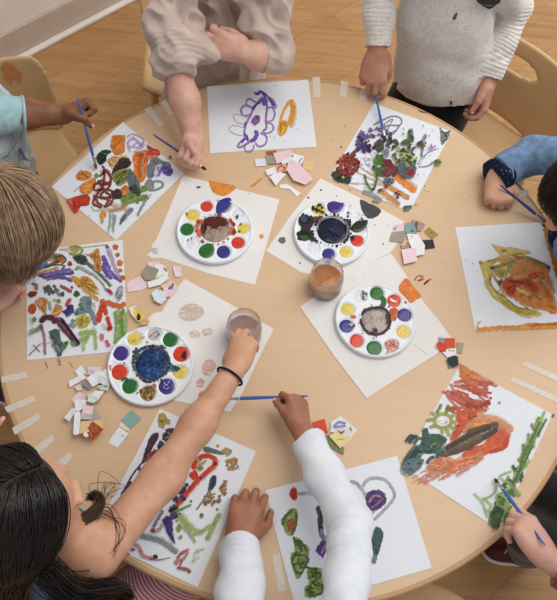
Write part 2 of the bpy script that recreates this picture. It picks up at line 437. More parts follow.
# ---- the leaf shape in purple line, top
s1 = sheet('painting', [(207, 87), (308, 80), (316.5, 147), (210, 153.5)], 'white painting of a purple looped leaf and an orange stroke', 'painting', PAPER_M)
k = 130/557; p = Paint(ZP, 200, 75, k, 11); p.tex = True
LIL, VIO, MAU = (160, 128, 192), (92, 70, 156), (150, 104, 168)
for q in ([(245, 122), (215, 102), (198, 112), (205, 132), (238, 140)], [(215, 132), (187, 131), (174, 153), (190, 174), (216, 168)], [(285, 142), (308, 140), (320, 165), (310, 193), (285, 200)],
          [(285, 205), (310, 213), (311, 238), (287, 250), (268, 246)], [(258, 246), (284, 262), (282, 292), (256, 306), (236, 290)], [(212, 288), (191, 306), (198, 327), (224, 322), (232, 298)], [(288, 96), (313, 108), (324, 140), (298, 136)]):
    p.st(LIL, 1.7, q, .3)
for q in ([(205, 186), (168, 170), (144, 173), (156, 202), (196, 212)], [(190, 226), (142, 216), (124, 234), (152, 254), (190, 262)]): p.st((196, 172, 206), 1.2, q, .4)
p.st(MAU, 1.6, [(196, 264), (162, 300), (172, 309), (216, 284)], .25)
p.st(LIL, 2.2, [(268, 92), (238, 130), (216, 174), (196, 214), (191, 258), (212, 284), (240, 272)], .2)
p.st(MAU, 2.0, [(282, 100), (287, 140), (282, 190), (284, 228), (266, 240)], .25)
p.st(VIO, 2.6, [(234, 80), (250, 80), (262, 72), (284, 88), (300, 104), (318, 134)], .2)
p.st(VIO, 2.2, [(268, 78), (276, 98), (240, 128), (222, 150)], .2)
p.st((118, 86, 176), 5.0, [(272, 96), (278, 132)], .2, .2); p.st((118, 86, 176), 4, [(236, 236), (243, 256), (232, 276), (214, 284)], .2)
p.st(VIO, 2.0, [(188, 250), (200, 262), (206, 282)], .2); p.st(VIO, 1.8, [(178, 292), (194, 270)], .2); p.st(VIO, 2, [(196, 200), (190, 224)], .4)
p.bl(MAU, [(222, 190), (240, 171), (257, 178), (255, 200), (236, 216), (220, 206)])
p.st((226, 166, 70), 2.4, [(384, 108), (364, 142), (348, 180), (342, 208)], .1); p.st((222, 158, 60), 5, [(391, 104), (398, 150), (390, 190), (378, 216)], .1)
p.bl((224, 164, 70), [(340, 200), (364, 194), (380, 212), (366, 246), (346, 263), (332, 242)]); p.st((206, 140, 46), 1, [(350, 204), (366, 212), (374, 208)], .2)
for x, y in [(322, 46), (318, 272), (362, 284), (318, 262), (418, 232), (300, 228), (302, 262), (220, 330)]: p.dot((90, 80, 110), x, y, .5)
p.build('paint', s1)

# ---- the flower vase, top right
s2 = sheet('painting', [(374, 103.5), (451.6, 132), (409.5, 212), (329.5, 177.6)], 'painting of a crowded flower bunch under the brush of the oatmeal sweater child', 'painting', PAPER_M)
p = Paint(ZP, 325, 90, k, 12); p.tex = True
GV = (142, 132, 150)
p.st(GV, 1.6, [(206, 150), (240, 132), (290, 112), (326, 124), (320, 150), (270, 152), (230, 170), (286, 190), (320, 150)], .35); p.st(GV, 1.5, [(250, 150), (290, 126), (262, 186), (310, 170)], .4); p.st(GV, 1.4, [(176, 186), (222, 168), (264, 160)], .4)
for q in ([(366, 166), (360, 200), (356, 282)], [(432, 188), (420, 222), (412, 290)], [(372, 170), (372, 220)]): p.st((136, 144, 148), 4, q, .35, taper=.3)
p.bl((120, 126, 132), [(492, 160), (512, 180), (540, 172), (526, 206), (500, 236), (494, 204)], .45); p.st((70, 74, 80), 1.5, [(500, 174), (524, 206), (502, 222)], .4)
p.st((150, 158, 160), 2, [(400, 330), (440, 326), (470, 306), (496, 300)], .4); p.st((160, 150, 176), 1.2, [(392, 320), (430, 276), (486, 250)], .45); p.st((160, 150, 176), 1.2, [(400, 326), (444, 262)], .45)
p.cluster([(206, 210, 222), (190, 186, 204), (170, 160, 190)], 190, 290, 44, 40, 34, .8, 2)
for q in ([(118, 344), (200, 382), (264, 416)], [(150, 330), (214, 372), (300, 430)], [(108, 400), (180, 404), (240, 408)]): p.st((200, 172, 130), 2.6, q, .5)
p.st((208, 146, 88), 5, [(250, 402), (316, 438), (362, 466)], .15); p.st((210, 150, 96), 4.5, [(236, 424), (280, 462), (322, 494)], .2); p.st((226, 138, 58), 6.2, [(292, 362), (340, 398), (390, 436)], .1)
p.st((150, 156, 156), 4.5, [(160, 434), (200, 448), (244, 474)], .3); p.st((110, 116, 112), 3, [(200, 474), (232, 484)], .5)
p.bl((106, 116, 116), [(332, 502), (352, 494), (374, 496), (362, 516), (340, 520)], .3)
p.bl((52, 58, 52), [(32, 352), (62, 342), (96, 356), (114, 378), (100, 402), (62, 394), (34, 380)], .1, 1); p.cluster([(30, 34, 32), (74, 82, 66)], 70, 374, 36, 22, 16, .8, 1.8); p.dot((196, 178, 96), 78, 374, 1.3)
p.cluster([(132, 44, 38), (98, 30, 32), (160, 62, 50)], 98, 320, 46, 42, 60, 1.2, 3); p.st((126, 60, 50), 3.4, [(110, 280), (140, 256), (180, 236)], .2); p.cluster([(80, 26, 28), (170, 74, 60)], 110, 312, 50, 44, 30, .6, 1.4)
p.cluster([(84, 64, 118), (62, 48, 92), (108, 86, 140)], 166, 224, 34, 40, 40, 1, 2.6); p.cluster([(120, 100, 152), (84, 66, 120)], 220, 184, 70, 20, 26, .8, 1.9); p.cluster([(50, 34, 60)], 190, 250, 20, 18, 10, 1, 2)
p.bl((44, 56, 40), [(212, 236), (232, 212), (252, 226), (248, 256), (226, 264)], .1, 1); p.cluster([(44, 52, 38), (70, 82, 54), (90, 66, 92)], 262, 226, 52, 34, 40, .8, 2.2)
p.bl((150, 150, 158), [(248, 260), (262, 248), (276, 264), (270, 286), (252, 282)], .2, .8)
p.cluster([(66, 106, 44), (92, 130, 58), (50, 80, 40)], 232, 320, 26, 44, 40, 1, 2.6); p.st((70, 104, 44), 2, [(228, 330), (222, 380), (206, 428), (180, 400), (170, 360)], .25)
p.cluster([(130, 46, 42), (92, 52, 70), (110, 38, 44)], 276, 336, 34, 34, 34, 1.2, 2.8); p.bl((92, 112, 122), [(252, 380), (280, 376), (298, 386), (290, 402), (262, 402)], .2)
p.cluster([(66, 92, 44), (110, 130, 58), (48, 66, 40), (156, 160, 76)], 330, 280, 40, 36, 46, .9, 2.4); p.cluster([(60, 78, 48), (84, 100, 56)], 352, 206, 26, 36, 22, .9, 2.2)
p.bl((86, 92, 104), [(314, 320), (340, 304), (380, 316), (392, 344), (376, 372), (340, 374), (318, 352)], .15, .8); p.bl((140, 40, 36), [(352, 346), (372, 338), (384, 352), (374, 368), (356, 364)], .1)
p.cluster([(60, 86, 42), (150, 156, 70), (40, 54, 40)], 366, 300, 28, 26, 24, .8, 2); p.cluster([(110, 34, 40), (70, 84, 48)], 416, 232, 18, 16, 14, .8, 2); p.cluster([(60, 80, 46)], 376, 250, 14, 30, 10, .8, 1.7)
p.bl((82, 112, 54), [(468, 302), (486, 296), (500, 312), (486, 320), (472, 316)], .1); p.dot((168, 140, 180), 456, 246, 2); p.dot((168, 140, 180), 470, 242, 1.4)
p.cluster([(90, 30, 32)], 312, 446, 9, 20, 8, .6, 1.5); p.dot((90, 50, 50), 236, 430, 1.8); p.dot((120, 50, 46), 262, 414, 1.9); p.dot((70, 60, 60), 208, 424, 1.5)
for _ in range(50): p.dot(p.r.choice([(80, 50, 70), (60, 70, 50), (110, 60, 70)]), p.r.uniform(150, 460), p.r.uniform(150, 440), p.r.uniform(.3, .8))
p.build('paint', s2)

# ---- oranges, browns and red scribble, upper left
s3 = sheet('painting', [(123, 122.5), (184, 173.5), (116, 240.5), (52, 187)], 'painting of orange patches and a maroon scribble before the pale blue shirt child', 'painting', PAPER_M)
k3 = 140/557; p = Paint(ZP, 50, 115, k3, 13); p.tex = True
for q in ([(304, 90), (330, 76), (372, 100), (352, 128), (310, 120), (330, 90), (372, 130)], [(310, 140), (350, 110), (376, 120), (330, 150)], [(318, 150), (308, 110), (340, 100), (366, 138)]): p.st((186, 176, 210), 1.8, q, .4)
p.bl((214, 130, 58), [(244, 96), (256, 82), (296, 82), (298, 120), (292, 152), (262, 160), (242, 136)], .12)
p.bl((206, 142, 84), [(232, 176), (262, 164), (280, 180), (262, 206), (236, 204)], .35); p.bl((214, 172, 120), [(244, 212), (258, 176), (296, 160), (322, 180), (300, 210)], .4)
p.bl((46, 62, 54), [(184, 172), (196, 148), (226, 138), (244, 146), (226, 162), (222, 184), (206, 198), (190, 190)], .1, .8); p.st((30, 40, 36), 2, [(196, 156), (222, 164), (198, 190)], .2)
p.bl((218, 122, 54), [(328, 176), (340, 150), (378, 140), (398, 154), (388, 196), (378, 254), (352, 268), (328, 246), (334, 210)], .12); p.st((204, 102, 40), 4, [(344, 168), (366, 156), (352, 206), (362, 246)], .4)
p.bl((206, 78, 46), [(386, 116), (404, 130), (434, 142), (436, 160), (410, 160), (392, 150)], .15); p.st((206, 78, 46), 4, [(382, 150), (404, 160), (400, 182)], .4)
p.bl((120, 126, 132), [(388, 206), (402, 178), (420, 164), (444, 180), (476, 190), (480, 212), (448, 214), (424, 236), (398, 254), (384, 234)], .12); p.bl((206, 204, 226), [(412, 232), (426, 200), (446, 196), (440, 240), (424, 248)], .35)
p.bl((92, 78, 160), [(446, 206), (470, 204), (490, 222), (476, 242), (450, 232)], .1); p.st((112, 96, 176), 2, [(430, 244), (446, 206)], .3)
p.st((138, 142, 144), 2.4, [(392, 256), (380, 284), (402, 300), (440, 290), (448, 270), (416, 264), (404, 290)], .3); p.bl((142, 146, 142), [(384, 262), (408, 258), (414, 290), (390, 300)], .35)
p.bl((58, 44, 36), [(244, 238), (262, 196), (282, 172), (310, 172), (322, 196), (306, 212), (280, 220), (262, 248)], .1, .8)
p.bl((140, 140, 72), [(250, 236), (282, 220), (318, 216), (326, 244), (300, 272), (264, 280)], .2, .8); p.st((92, 100, 50), 2.2, [(258, 252), (300, 222), (268, 272), (322, 236)], .3); p.bl((96, 108, 112), [(316, 214), (334, 234), (358, 276), (350, 322), (330, 300), (306, 262)], .2)
p.bl((210, 140, 66), [(106, 236), (126, 220), (164, 230), (160, 252), (134, 262), (108, 256)], .2); p.bl((212, 138, 70), [(118, 284), (146, 264), (178, 250), (184, 280), (160, 312), (128, 314)], .2); p.st((214, 174, 124), 3, [(92, 306), (128, 280), (118, 296)], .55); p.st((206, 160, 150), 2, [(150, 214), (176, 200), (170, 226)], .6)
p.bl((192, 62, 38), [(68, 340), (92, 328), (136, 316), (158, 326), (154, 358), (118, 364), (110, 386), (92, 386), (78, 362)], .1); p.st((216, 104, 80), 3, [(60, 330), (84, 352)], .5); p.st((166, 44, 30), 2.6, [(92, 342), (104, 374)], .3)
p.st((222, 184, 150), 5, [(200, 216), (214, 250), (180, 330), (220, 372), (280, 370), (300, 340)], .55); p.st((214, 170, 130), 4, [(230, 350), (280, 372), (312, 380)], .5)
MR = (124, 52, 46)
for q in ([(210, 200), (216, 240), (206, 290), (182, 322), (172, 352), (206, 366), (232, 344), (246, 304), (214, 296), (176, 298), (182, 272), (224, 276), (246, 252), (222, 226), (196, 246)],
          [(190, 260), (226, 310), (252, 330), (230, 362), (198, 356), (180, 330)], [(216, 214), (240, 246), (232, 290), (200, 320), (236, 340)], [(170, 320), (212, 330), (264, 318)], [(176, 280), (206, 262), (240, 280)]): p.st(MR, 2.3, q, .2, .25)
p.bl((66, 44, 44), [(244, 312), (264, 294), (290, 304), (284, 330), (256, 334)], .15, .8); p.bl((206, 126, 60), [(284, 290), (304, 278), (316, 300), (304, 322), (288, 312)], .2); p.st((206, 126, 60), 4, [(300, 312), (324, 332)], .4)
p.bl((64, 76, 68), [(312, 286), (342, 276), (362, 312), (344, 330), (326, 316)], .1); p.cluster([(108, 138, 62), (140, 160, 78), (84, 116, 56)], 338, 330, 50, 18, 40, 1, 2.6); p.st((120, 148, 70), 3, [(300, 352), (340, 340), (388, 318)], .35); p.cluster([(124, 150, 70)], 300, 346, 16, 20, 14, .8, 2); p.cluster([(120, 140, 66)], 376, 296, 14, 12, 10, 1, 2)
p.st((124, 130, 130), 4.5, [(330, 370), (306, 394), (282, 424)], .25); p.st((84, 92, 92), 2, [(300, 396), (278, 436)], .3); p.st((140, 146, 146), 2.6, [(384, 332), (362, 370), (348, 402)], .4); p.st((150, 156, 154), 2, [(404, 312), (376, 346)], .5)
for q in ([(240, 388), (238, 430), (232, 470)], [(254, 392), (252, 470)], [(262, 396), (256, 440)]): p.st((140, 150, 140), 2.4, q, .45)
p.st((190, 190, 186), 1.2, [(164, 360), (176, 378), (200, 376), (214, 360)], .4); p.bl((216, 150, 72), [(198, 398), (206, 380), (222, 386), (222, 404), (206, 412)], .15); p.st((216, 150, 72), 3, [(208, 410), (206, 432)], .3)
p.st((196, 130, 110), 3, [(230, 380), (262, 378), (300, 362)], .55)
p.dot((96, 110, 90), 478, 168, 1.7); p.dot((110, 140, 60), 186, 240, 2.2); p.dot((150, 120, 120), 155, 400, .5)
p.build('paint', s3)

# ---- the sheet crowded with marks, left
s4 = sheet('painting', [(26, 252), (122.5, 240), (128.5, 350.5), (27, 360.5)], 'painting crowded with small marks in many colours beside the fair-haired child', 'painting', PAPER_M)
k4 = 120/554; p = Paint(ZP, 20, 235, k4, 14); p.tex = True
p.st((150, 150, 76), 5, [(30, 176), (90, 128), (160, 98), (200, 100)], .35); p.st((176, 142, 70), 4, [(30, 180), (100, 150), (180, 120)], .4); p.st((120, 140, 80), 4, [(60, 140), (120, 104), (170, 90)], .45); p.st((186, 150, 90), 4, [(40, 190), (120, 170), (180, 150)], .45)
p.bl((196, 108, 48), [(150, 118), (168, 100), (200, 100), (206, 118), (182, 130), (158, 132)], .15); p.st((60, 60, 56), 1.4, [(158, 104), (196, 96), (212, 116), (190, 136)], .2); p.st((70, 72, 60), 1.4, [(112, 150), (160, 138), (206, 142), (190, 156)], .25)
p.st((206, 196, 180), 2, [(180, 66), (230, 76)], .4); p.st((150, 152, 80), 2.4, [(226, 62), (252, 52), (284, 62), (282, 84), (250, 92), (226, 80)], .25); p.bl((176, 172, 96), [(228, 60), (262, 52), (276, 74), (246, 86)], .4); p.st((186, 176, 110), 1.4, [(180, 68), (260, 62), (400, 46)], .5)
for i, q in enumerate(([(92, 186), (160, 176), (248, 168)], [(106, 200), (180, 184), (250, 176)], [(120, 206), (190, 196), (240, 206)], [(130, 180), (190, 164), (236, 158)], [(150, 196), (210, 200), (240, 216)])): p.st([(120, 92, 166), (100, 78, 150), (140, 112, 184), (128, 104, 176), (110, 84, 158)][i], 3, q, .25, .2)
p.st((110, 60, 90), 2.6, [(84, 186), (110, 194)], .3)
p.bl((66, 80, 70), [(244, 102), (276, 92), (302, 96), (312, 128), (290, 138), (262, 126)], .1, .8); p.st((96, 108, 92), 3.4, [(302, 124), (350, 166), (388, 204), (420, 240)], .3, taper=.3); p.st((140, 150, 130), 2.4, [(258, 146), (320, 178), (372, 214), (400, 262)], .4); p.st((166, 172, 140), 2, [(266, 140), (340, 180), (380, 230)], .5)
p.bl((190, 132, 62), [(318, 92), (338, 78), (362, 66), (368, 92), (378, 150), (368, 168), (346, 156), (338, 122)], .25, 1); p.st((200, 150, 80), 2, [(300, 90), (334, 94)], .4)
for q in ([(380, 94), (398, 132), (420, 178), (466, 210)], [(392, 120), (390, 160), (424, 204)], [(384, 150), (410, 196)]): p.st((104, 82, 164), 4, q, .15)
for q in ([(404, 62), (424, 120), (446, 176)], [(410, 60), (436, 140), (462, 200)], [(398, 50), (412, 100)]): p.st((190, 170, 206), 3.2, q, .4)
p.st((90, 100, 90), 2.6, [(396, 44), (408, 62)], .3); p.dot((110, 90, 140), 464, 214, 1.6)
for x, y, r in ((440, 56, 3.2), (450, 92, 2.3), (460, 128, 3.2), (462, 164, 2.2), (474, 198, 2.8)): p.dot((196, 108, 60), x, y, r)
p.dot((154, 60, 44), 230, 132, 2.6)
p.bl((206, 160, 60), [(236, 190), (268, 196), (300, 230), (348, 256), (364, 272), (330, 268), (280, 244), (246, 214)], .3, 1); p.bl((206, 146, 60), [(278, 198), (310, 192), (344, 222), (362, 256), (330, 242), (296, 222)], .2, .8); p.st((214, 170, 90), 4, [(290, 252), (330, 274), (362, 304)], .3); p.st((60, 70, 50), 1.2, [(250, 156), (268, 160)], .1)
p.st((160, 74, 62), 3.4, [(184, 232), (212, 248), (240, 264)], .25); p.dot((176, 66, 46), 240, 242, 1.6); p.dot((190, 80, 50), 272, 236, 1.4)
for q in ([(106, 240), (150, 262)], [(112, 266), (150, 248)], [(136, 228), (136, 280)], [(110, 254), (172, 262)], [(120, 232), (156, 274)], [(152, 230), (176, 262)]): p.st((84, 98, 98), 3, q, .3, .3)
p.st((126, 140, 140), 3, [(160, 254), (186, 280)], .3); p.dot((76, 96, 88), 196, 272, 2.6); p.dot((70, 104, 66), 262, 272, 3.2)
p.bl((146, 74, 50), [(38, 268), (60, 258), (80, 266), (66, 284), (42, 286)], .2, .8); p.dot((150, 60, 40), 52, 270, 2); p.st((130, 108, 120), 3, [(52, 222), (84, 232)], .4); p.st((176, 108, 70), 4, [(64, 246), (86, 246)], .3)
p.bl((196, 144, 84), [(70, 300), (100, 290), (126, 296), (124, 330), (116, 366), (90, 340), (78, 330)], .3, 1); p.bl((192, 92, 46), [(40, 330), (58, 316), (74, 330), (70, 358), (50, 364), (38, 350)], .12)
p.st((150, 160, 130), 4, [(136, 304), (140, 350)], .45); p.st((160, 180, 110), 4, [(150, 300), (190, 310)], .45); p.dot((110, 134, 80), 178, 304, 2); p.st((150, 170, 100), 3, [(160, 320), (196, 340)], .5)
p.bl((200, 146, 92), [(146, 366), (160, 330), (186, 322), (196, 344), (180, 370), (154, 380)], .2); p.st((198, 92, 84), 4, [(212, 330), (232, 294)], .2)
p.bl((66, 56, 120), [(196, 352), (216, 340), (220, 322), (244, 324), (248, 352), (230, 372), (208, 368)], .1, .9); p.st((90, 84, 140), 2, [(210, 376), (236, 364)], .3)
p.bl((120, 138, 142), [(276, 300), (300, 282), (326, 286), (332, 320), (326, 350), (298, 362), (250, 368), (262, 340), (282, 330)], .25, .8); p.st((120, 138, 142), 5, [(322, 340), (340, 380), (352, 416)], .25); p.st((160, 170, 172), 3, [(340, 310), (346, 350)], .5)
for x, y in ((320, 316), (286, 340), (262, 362), (280, 322)): p.dot((84, 118, 90), x, y, 2.2)
p.bl((190, 178, 76), [(256, 390), (288, 368), (318, 378), (326, 400), (300, 428), (270, 426)], .2); p.bl((128, 148, 150), [(224, 414), (246, 402), (260, 418), (244, 432)], .3); p.dot((126, 146, 120), 244, 396, 2)
RD = (206, 66, 42)
p.st(RD, 5.4, [(384, 294), (380, 330), (366, 372), (364, 404)], .1, .2); p.st(RD, 4, [(384, 298), (392, 340), (400, 372)], .15); p.st((206, 84, 50), 3.4, [(370, 310), (416, 320)], .2); p.st(RD, 2, [(398, 380), (414, 426)], .2); p.dot(RD, 414, 430, 3); p.st(RD, 3, [(404, 374), (418, 424)], .2); p.dot(RD, 402, 386, 2)
p.st((206, 104, 52), 5, [(394, 308), (440, 324), (480, 330)], .12, .2); p.dot((206, 110, 60), 478, 318, 2.6); p.st((200, 110, 110), 3, [(398, 248), (428, 276)], .25); p.st((160, 60, 66), 3, [(404, 250), (424, 268)], .2)
p.bl((156, 162, 162), [(444, 258), (462, 234), (476, 240), (472, 286), (456, 304), (440, 284)], .3)
for i, q in enumerate(([(438, 350), (446, 410), (440, 500)], [(454, 340), (462, 420), (448, 490)], [(468, 350), (474, 420), (470, 486)], [(486, 356), (490, 410), (484, 470)], [(446, 370), (470, 440), (460, 490)], [(480, 340), (466, 400), (480, 470)])): p.st([(120, 160, 70), (140, 176, 86), (104, 144, 62), (150, 182, 96), (132, 168, 80), (116, 152, 66)][i], 2.8, q, .3)
p.dot((196, 112, 60), 464, 376, 1.8)
p.st((206, 110, 106), 4, [(376, 454), (380, 486)], .2); p.st((200, 100, 96), 3.4, [(396, 484), (414, 516)], .25); p.st((190, 200, 196), 4, [(384, 414), (398, 440)], .5); p.st((206, 150, 110), 3, [(330, 450), (352, 430)], .5)
MRN = (88, 44, 58)
p.st(MRN, 6, [(176, 382), (206, 418), (240, 470), (268, 510)], .12, .15); p.st((110, 56, 74), 4, [(166, 380), (190, 424), (230, 466)], .3); p.st((60, 28, 42), 3, [(190, 392), (240, 456), (276, 506)], .2)
p.st(MRN, 5, [(92, 404), (120, 380), (154, 388), (160, 410)], .2, .2); p.st((120, 84, 110), 4, [(96, 410), (100, 440)], .25); p.st((150, 90, 110), 3, [(104, 436), (112, 470)], .4)
p.bl((80, 100, 104), [(136, 452), (156, 434), (180, 436), (186, 470), (200, 510), (190, 558), (172, 556), (166, 510), (146, 486)], .2, .9); p.st((110, 128, 130), 4, [(150, 500), (176, 540)], .4)
p.bl((92, 136, 70), [(196, 520), (204, 494), (222, 490), (220, 508), (206, 530)], .15); p.bl((110, 150, 84), [(232, 490), (252, 496), (262, 514), (240, 512)], .25)
p.st((160, 184, 104), 5, [(270, 458), (312, 448), (356, 450)], .3); p.st((170, 190, 110), 3.6, [(296, 460), (292, 536)], .35); p.st((160, 184, 104), 3.4, [(320, 456), (300, 500)], .4); p.st((160, 184, 110), 3.4, [(346, 456), (350, 530)], .4); p.st((150, 176, 96), 4, [(270, 486), (320, 474)], .4)
p.st((166, 110, 110), 2.6, [(112, 452), (116, 554)], .3); p.st((140, 110, 90), 1.3, [(40, 556), (96, 500)], .3); p.st((140, 100, 90), 1.3, [(60, 506), (92, 540)], .3)
for x, y in ((66, 390), (76, 438), (56, 446)): p.dot((130, 150, 100), x, y, 2.6, .3)
p.st((170, 180, 130), 2.6, [(42, 468), (72, 430)], .5); p.st((200, 170, 140), 3, [(46, 380), (60, 420)], .55); p.st((170, 150, 120), 1, [(130, 470), (160, 492), (100, 500)], .4)
p.build('paint', s4)

# ---- yellow and orange leaf, right
s5 = sheet('painting', [(455, 227.5), (545, 222), (577, 325.5), (475.5, 332.5)], 'painting of an orange and yellow leaf inside an orange border', 'painting', PAPER_M)
p = Paint(ZP, 450, 215, .2, 15); p.tex = True
p.st((216, 150, 70), 4.6, [(128, 576), (230, 566), (330, 564), (420, 560), (540, 556), (630, 550)], .1, .25); p.bl((218, 142, 60), [(360, 556), (400, 540), (470, 542), (560, 534), (632, 530), (632, 556), (520, 562), (420, 566)], .1, .8); p.st((222, 170, 96), 2.2, [(132, 564), (146, 536), (158, 532)], .45)
p.st((216, 134, 56), 5, [(474, 60), (490, 110), (512, 190), (534, 280), (560, 340)], .12, .3); p.st((216, 150, 80), 4, [(480, 80), (500, 140), (530, 230)], .2, .25); p.st((180, 70, 40), 3, [(536, 260), (546, 340)], .3); p.st((110, 50, 40), 3, [(464, 48), (486, 62)], .2)
YE = (200, 178, 84)
p.bl((212, 172, 96), [(206, 144), (250, 158), (330, 166), (392, 182), (388, 196), (330, 200), (270, 206), (240, 186)], .15, 1); p.bl(YE, [(290, 180), (360, 176), (394, 186), (360, 206), (290, 214), (220, 244), (186, 262), (156, 238), (220, 220), (262, 200)], .15, 1)
p.bl(YE, [(152, 240), (186, 250), (206, 286), (200, 330), (226, 376), (280, 420), (350, 464), (442, 482), (436, 498), (370, 502), (300, 476), (226, 420), (184, 366), (166, 306)], .12, 1)
p.st((186, 166, 70), 4, [(190, 300), (206, 364), (260, 430), (340, 480), (430, 490)], .5); p.st((220, 204, 120), 3, [(180, 270), (190, 340), (250, 430)], .6); p.st((216, 196, 106), 3, [(240, 222), (320, 190), (380, 186)], .5)
p.bl((212, 140, 78), [(244, 226), (310, 214), (372, 222), (430, 236), (494, 268), (498, 300), (512, 350), (520, 420), (534, 462), (520, 494), (470, 470), (400, 458), (330, 424), (276, 386), (262, 330), (300, 296)], .1, 1.2)
p.bl((188, 164, 88), [(196, 262), (240, 246), (300, 224), (330, 240), (300, 290), (260, 318), (238, 310), (210, 286)], .2, 1); p.st((150, 140, 66), 3, [(206, 268), (262, 252), (330, 228)], .35); p.st((74, 90, 50), 3, [(200, 266), (224, 262)], .2); p.st((170, 158, 80), 4, [(236, 292), (300, 276)], .45)
p.st((64, 84, 48), 3.6, [(244, 328), (258, 352)], .15); p.st((120, 110, 56), 3, [(252, 320), (272, 360)], .4)
p.st((152, 112, 56), 3, [(330, 214), (390, 216), (450, 238), (502, 264)], .25); p.st((110, 84, 44), 2.6, [(380, 208), (440, 238), (500, 268)], .25); p.st((168, 134, 62), 3, [(360, 204), (430, 244), (480, 262)], .35)
p.bl((196, 84, 44), [(262, 340), (296, 312), (340, 332), (352, 360), (320, 384), (330, 412), (290, 398), (270, 372)], .15, 1); p.bl((190, 78, 42), [(330, 330), (380, 318), (424, 340), (446, 384), (410, 384), (370, 356)], .3, 1); p.bl((200, 96, 52), [(390, 300), (430, 284), (466, 292), (440, 312), (404, 318)], .3, .8)
p.st((150, 58, 34), 3, [(290, 330), (360, 336), (420, 352)], .45); p.st((160, 66, 36), 3.4, [(330, 350), (310, 396)], .4); p.bl((222, 178, 110), [(332, 362), (370, 376), (410, 402), (382, 402), (344, 384)], .25, .5); p.st((226, 156, 100), 4, [(340, 290), (380, 270), (450, 280)], .45); p.st((206, 126, 60), 5, [(440, 330), (490, 390), (516, 470)], .3); p.st((222, 150, 96), 4, [(340, 420), (420, 446)], .4); p.st((180, 110, 50), 4, [(390, 410), (440, 396)], .5)
p.bl((216, 134, 54), [(430, 440), (500, 430), (536, 470), (520, 494), (470, 474)], .2, 1)
p.dot((200, 110, 70), 152, 238, 1.8); p.dot((190, 110, 80), 116, 244, .8); p.dot((90, 110, 130), 78, 226, .6); p.dot((120, 120, 130), 138, 280, .4)
p.build('paint', s5)

# ---- red bird, sun and grass, lower right
s6 = sheet('painting', [(460, 365), (552.5, 415), (498, 529.5), (401.5, 466)], 'painting with an orange red blaze, a yellow green sun and green grass along one edge', 'painting', PAPER_M)
p = Paint(ZP, 395, 360, 162/555, 16); p.tex = True
p.bl((212, 124, 66), [(222, 14), (262, 36), (300, 60), (306, 86), (270, 92), (236, 80), (222, 50)], .25, 1.2); p.st((216, 150, 96), 5, [(228, 24), (290, 56), (340, 84)], .5)
OR2 = (200, 92, 62)
for i in range(44):
    a = p.r.uniform(-.4, .6); x, y = p.r.uniform(196, 310), p.r.uniform(76, 180); L = p.r.uniform(24, 50)
    p.st(p.r.choice([OR2, (190, 82, 56), (206, 104, 76), (178, 74, 50)]), p.r.uniform(2, 4), [(x-L*math.cos(a)*.6, y-L*math.sin(a+.5)*.5), (x, y), (x+L*math.cos(a)*.6, y+L*math.sin(a+.4)*.5)], .35)
for q in ([(164, 106), (200, 134), (236, 150)], [(176, 122), (220, 170)], [(190, 80), (206, 108), (250, 140)], [(250, 64), (340, 82)], [(280, 70), (352, 90)], [(200, 76), (230, 74)]): p.st((204, 108, 84), 3, q, .4)
p.st((168, 66, 46), 4, [(240, 150), (290, 160), (324, 138)], .2); p.dot((160, 60, 44), 318, 148, 3)
p.bl((196, 88, 58), [(214, 180), (260, 168), (300, 180), (286, 214), (240, 240), (206, 276), (190, 270), (204, 230)], .2, 1.4)
p.bl((214, 138, 88), [(232, 250), (252, 214), (300, 192), (352, 204), (402, 236), (380, 250), (320, 240), (280, 262)], .25, 1.4); p.st((222, 160, 116), 5, [(280, 190), (350, 204), (404, 240)], .4)
p.bl((206, 92, 54), [(330, 250), (372, 240), (392, 258), (386, 296), (340, 316), (280, 330), (230, 330), (260, 300), (310, 286)], .12, 1.2); p.st((190, 72, 44), 4, [(384, 264), (372, 300), (320, 316)], .3)
for i in range(40):
    x, y = p.r.uniform(80, 280), 0; y = 400-(x-90)*.26+p.r.uniform(-30, 22)
    p.st(p.r.choice([(214, 126, 88), (222, 148, 114), (206, 112, 74)]), p.r.uniform(2, 4.4), [(x-24, y+14), (x, y), (x+26, y-16)], .55)
p.bl((216, 128, 84), [(110, 366), (150, 330), (210, 336), (290, 322), (300, 340), (230, 372), (200, 388), (130, 384)], .5, 1.5)
p.bl((94, 74, 56), [(140, 322), (186, 286), (226, 262), (250, 240), (300, 224), (346, 212), (352, 232), (320, 262), (280, 292), (230, 316), (180, 330)], .15, 1.4); p.st((70, 54, 42), 4, [(160, 316), (240, 270), (330, 230)], .4); p.st((120, 92, 66), 4, [(200, 310), (280, 268), (356, 240)], .45); p.st((84, 64, 48), 5, [(300, 270), (352, 236)], .3)
SG = (164, 164, 84)
p.bl((236, 236, 232), [(140, 204), (160, 190), (184, 198), (184, 218), (160, 226), (142, 218)], 0, .4)
for q in ([(142, 184), (160, 150)], [(174, 186), (184, 152)], [(190, 196), (210, 182)], [(194, 212), (214, 214)], [(188, 224), (206, 240)], [(176, 232), (186, 262)], [(140, 222), (118, 232)], [(136, 204), (108, 206)], [(138, 190), (124, 178)], [(160, 232), (164, 254)]): p.st((120, 132, 62) if q[0][1] < 190 else SG, 3.2, q, .25)
p.st(SG, 3.2, [(142, 190), (162, 184), (188, 194), (192, 218), (172, 232), (144, 226), (136, 208), (142, 190)], .25)
p.bl((60, 84, 80), [(94, 240), (112, 234), (120, 252), (152, 256), (176, 274), (160, 300), (140, 318), (96, 324), (68, 372), (30, 380), (24, 356), (50, 314), (90, 280)], .1, 1.4)
for i in range(14):
    x, y = p.r.uniform(50, 160), p.r.uniform(258, 340); p.st(p.r.choice([(44, 66, 66), (90, 112, 108), (60, 92, 76)]), p.r.uniform(2, 4), [(x-14, y+16), (x, y-4), (x+16, y-6)], .3)
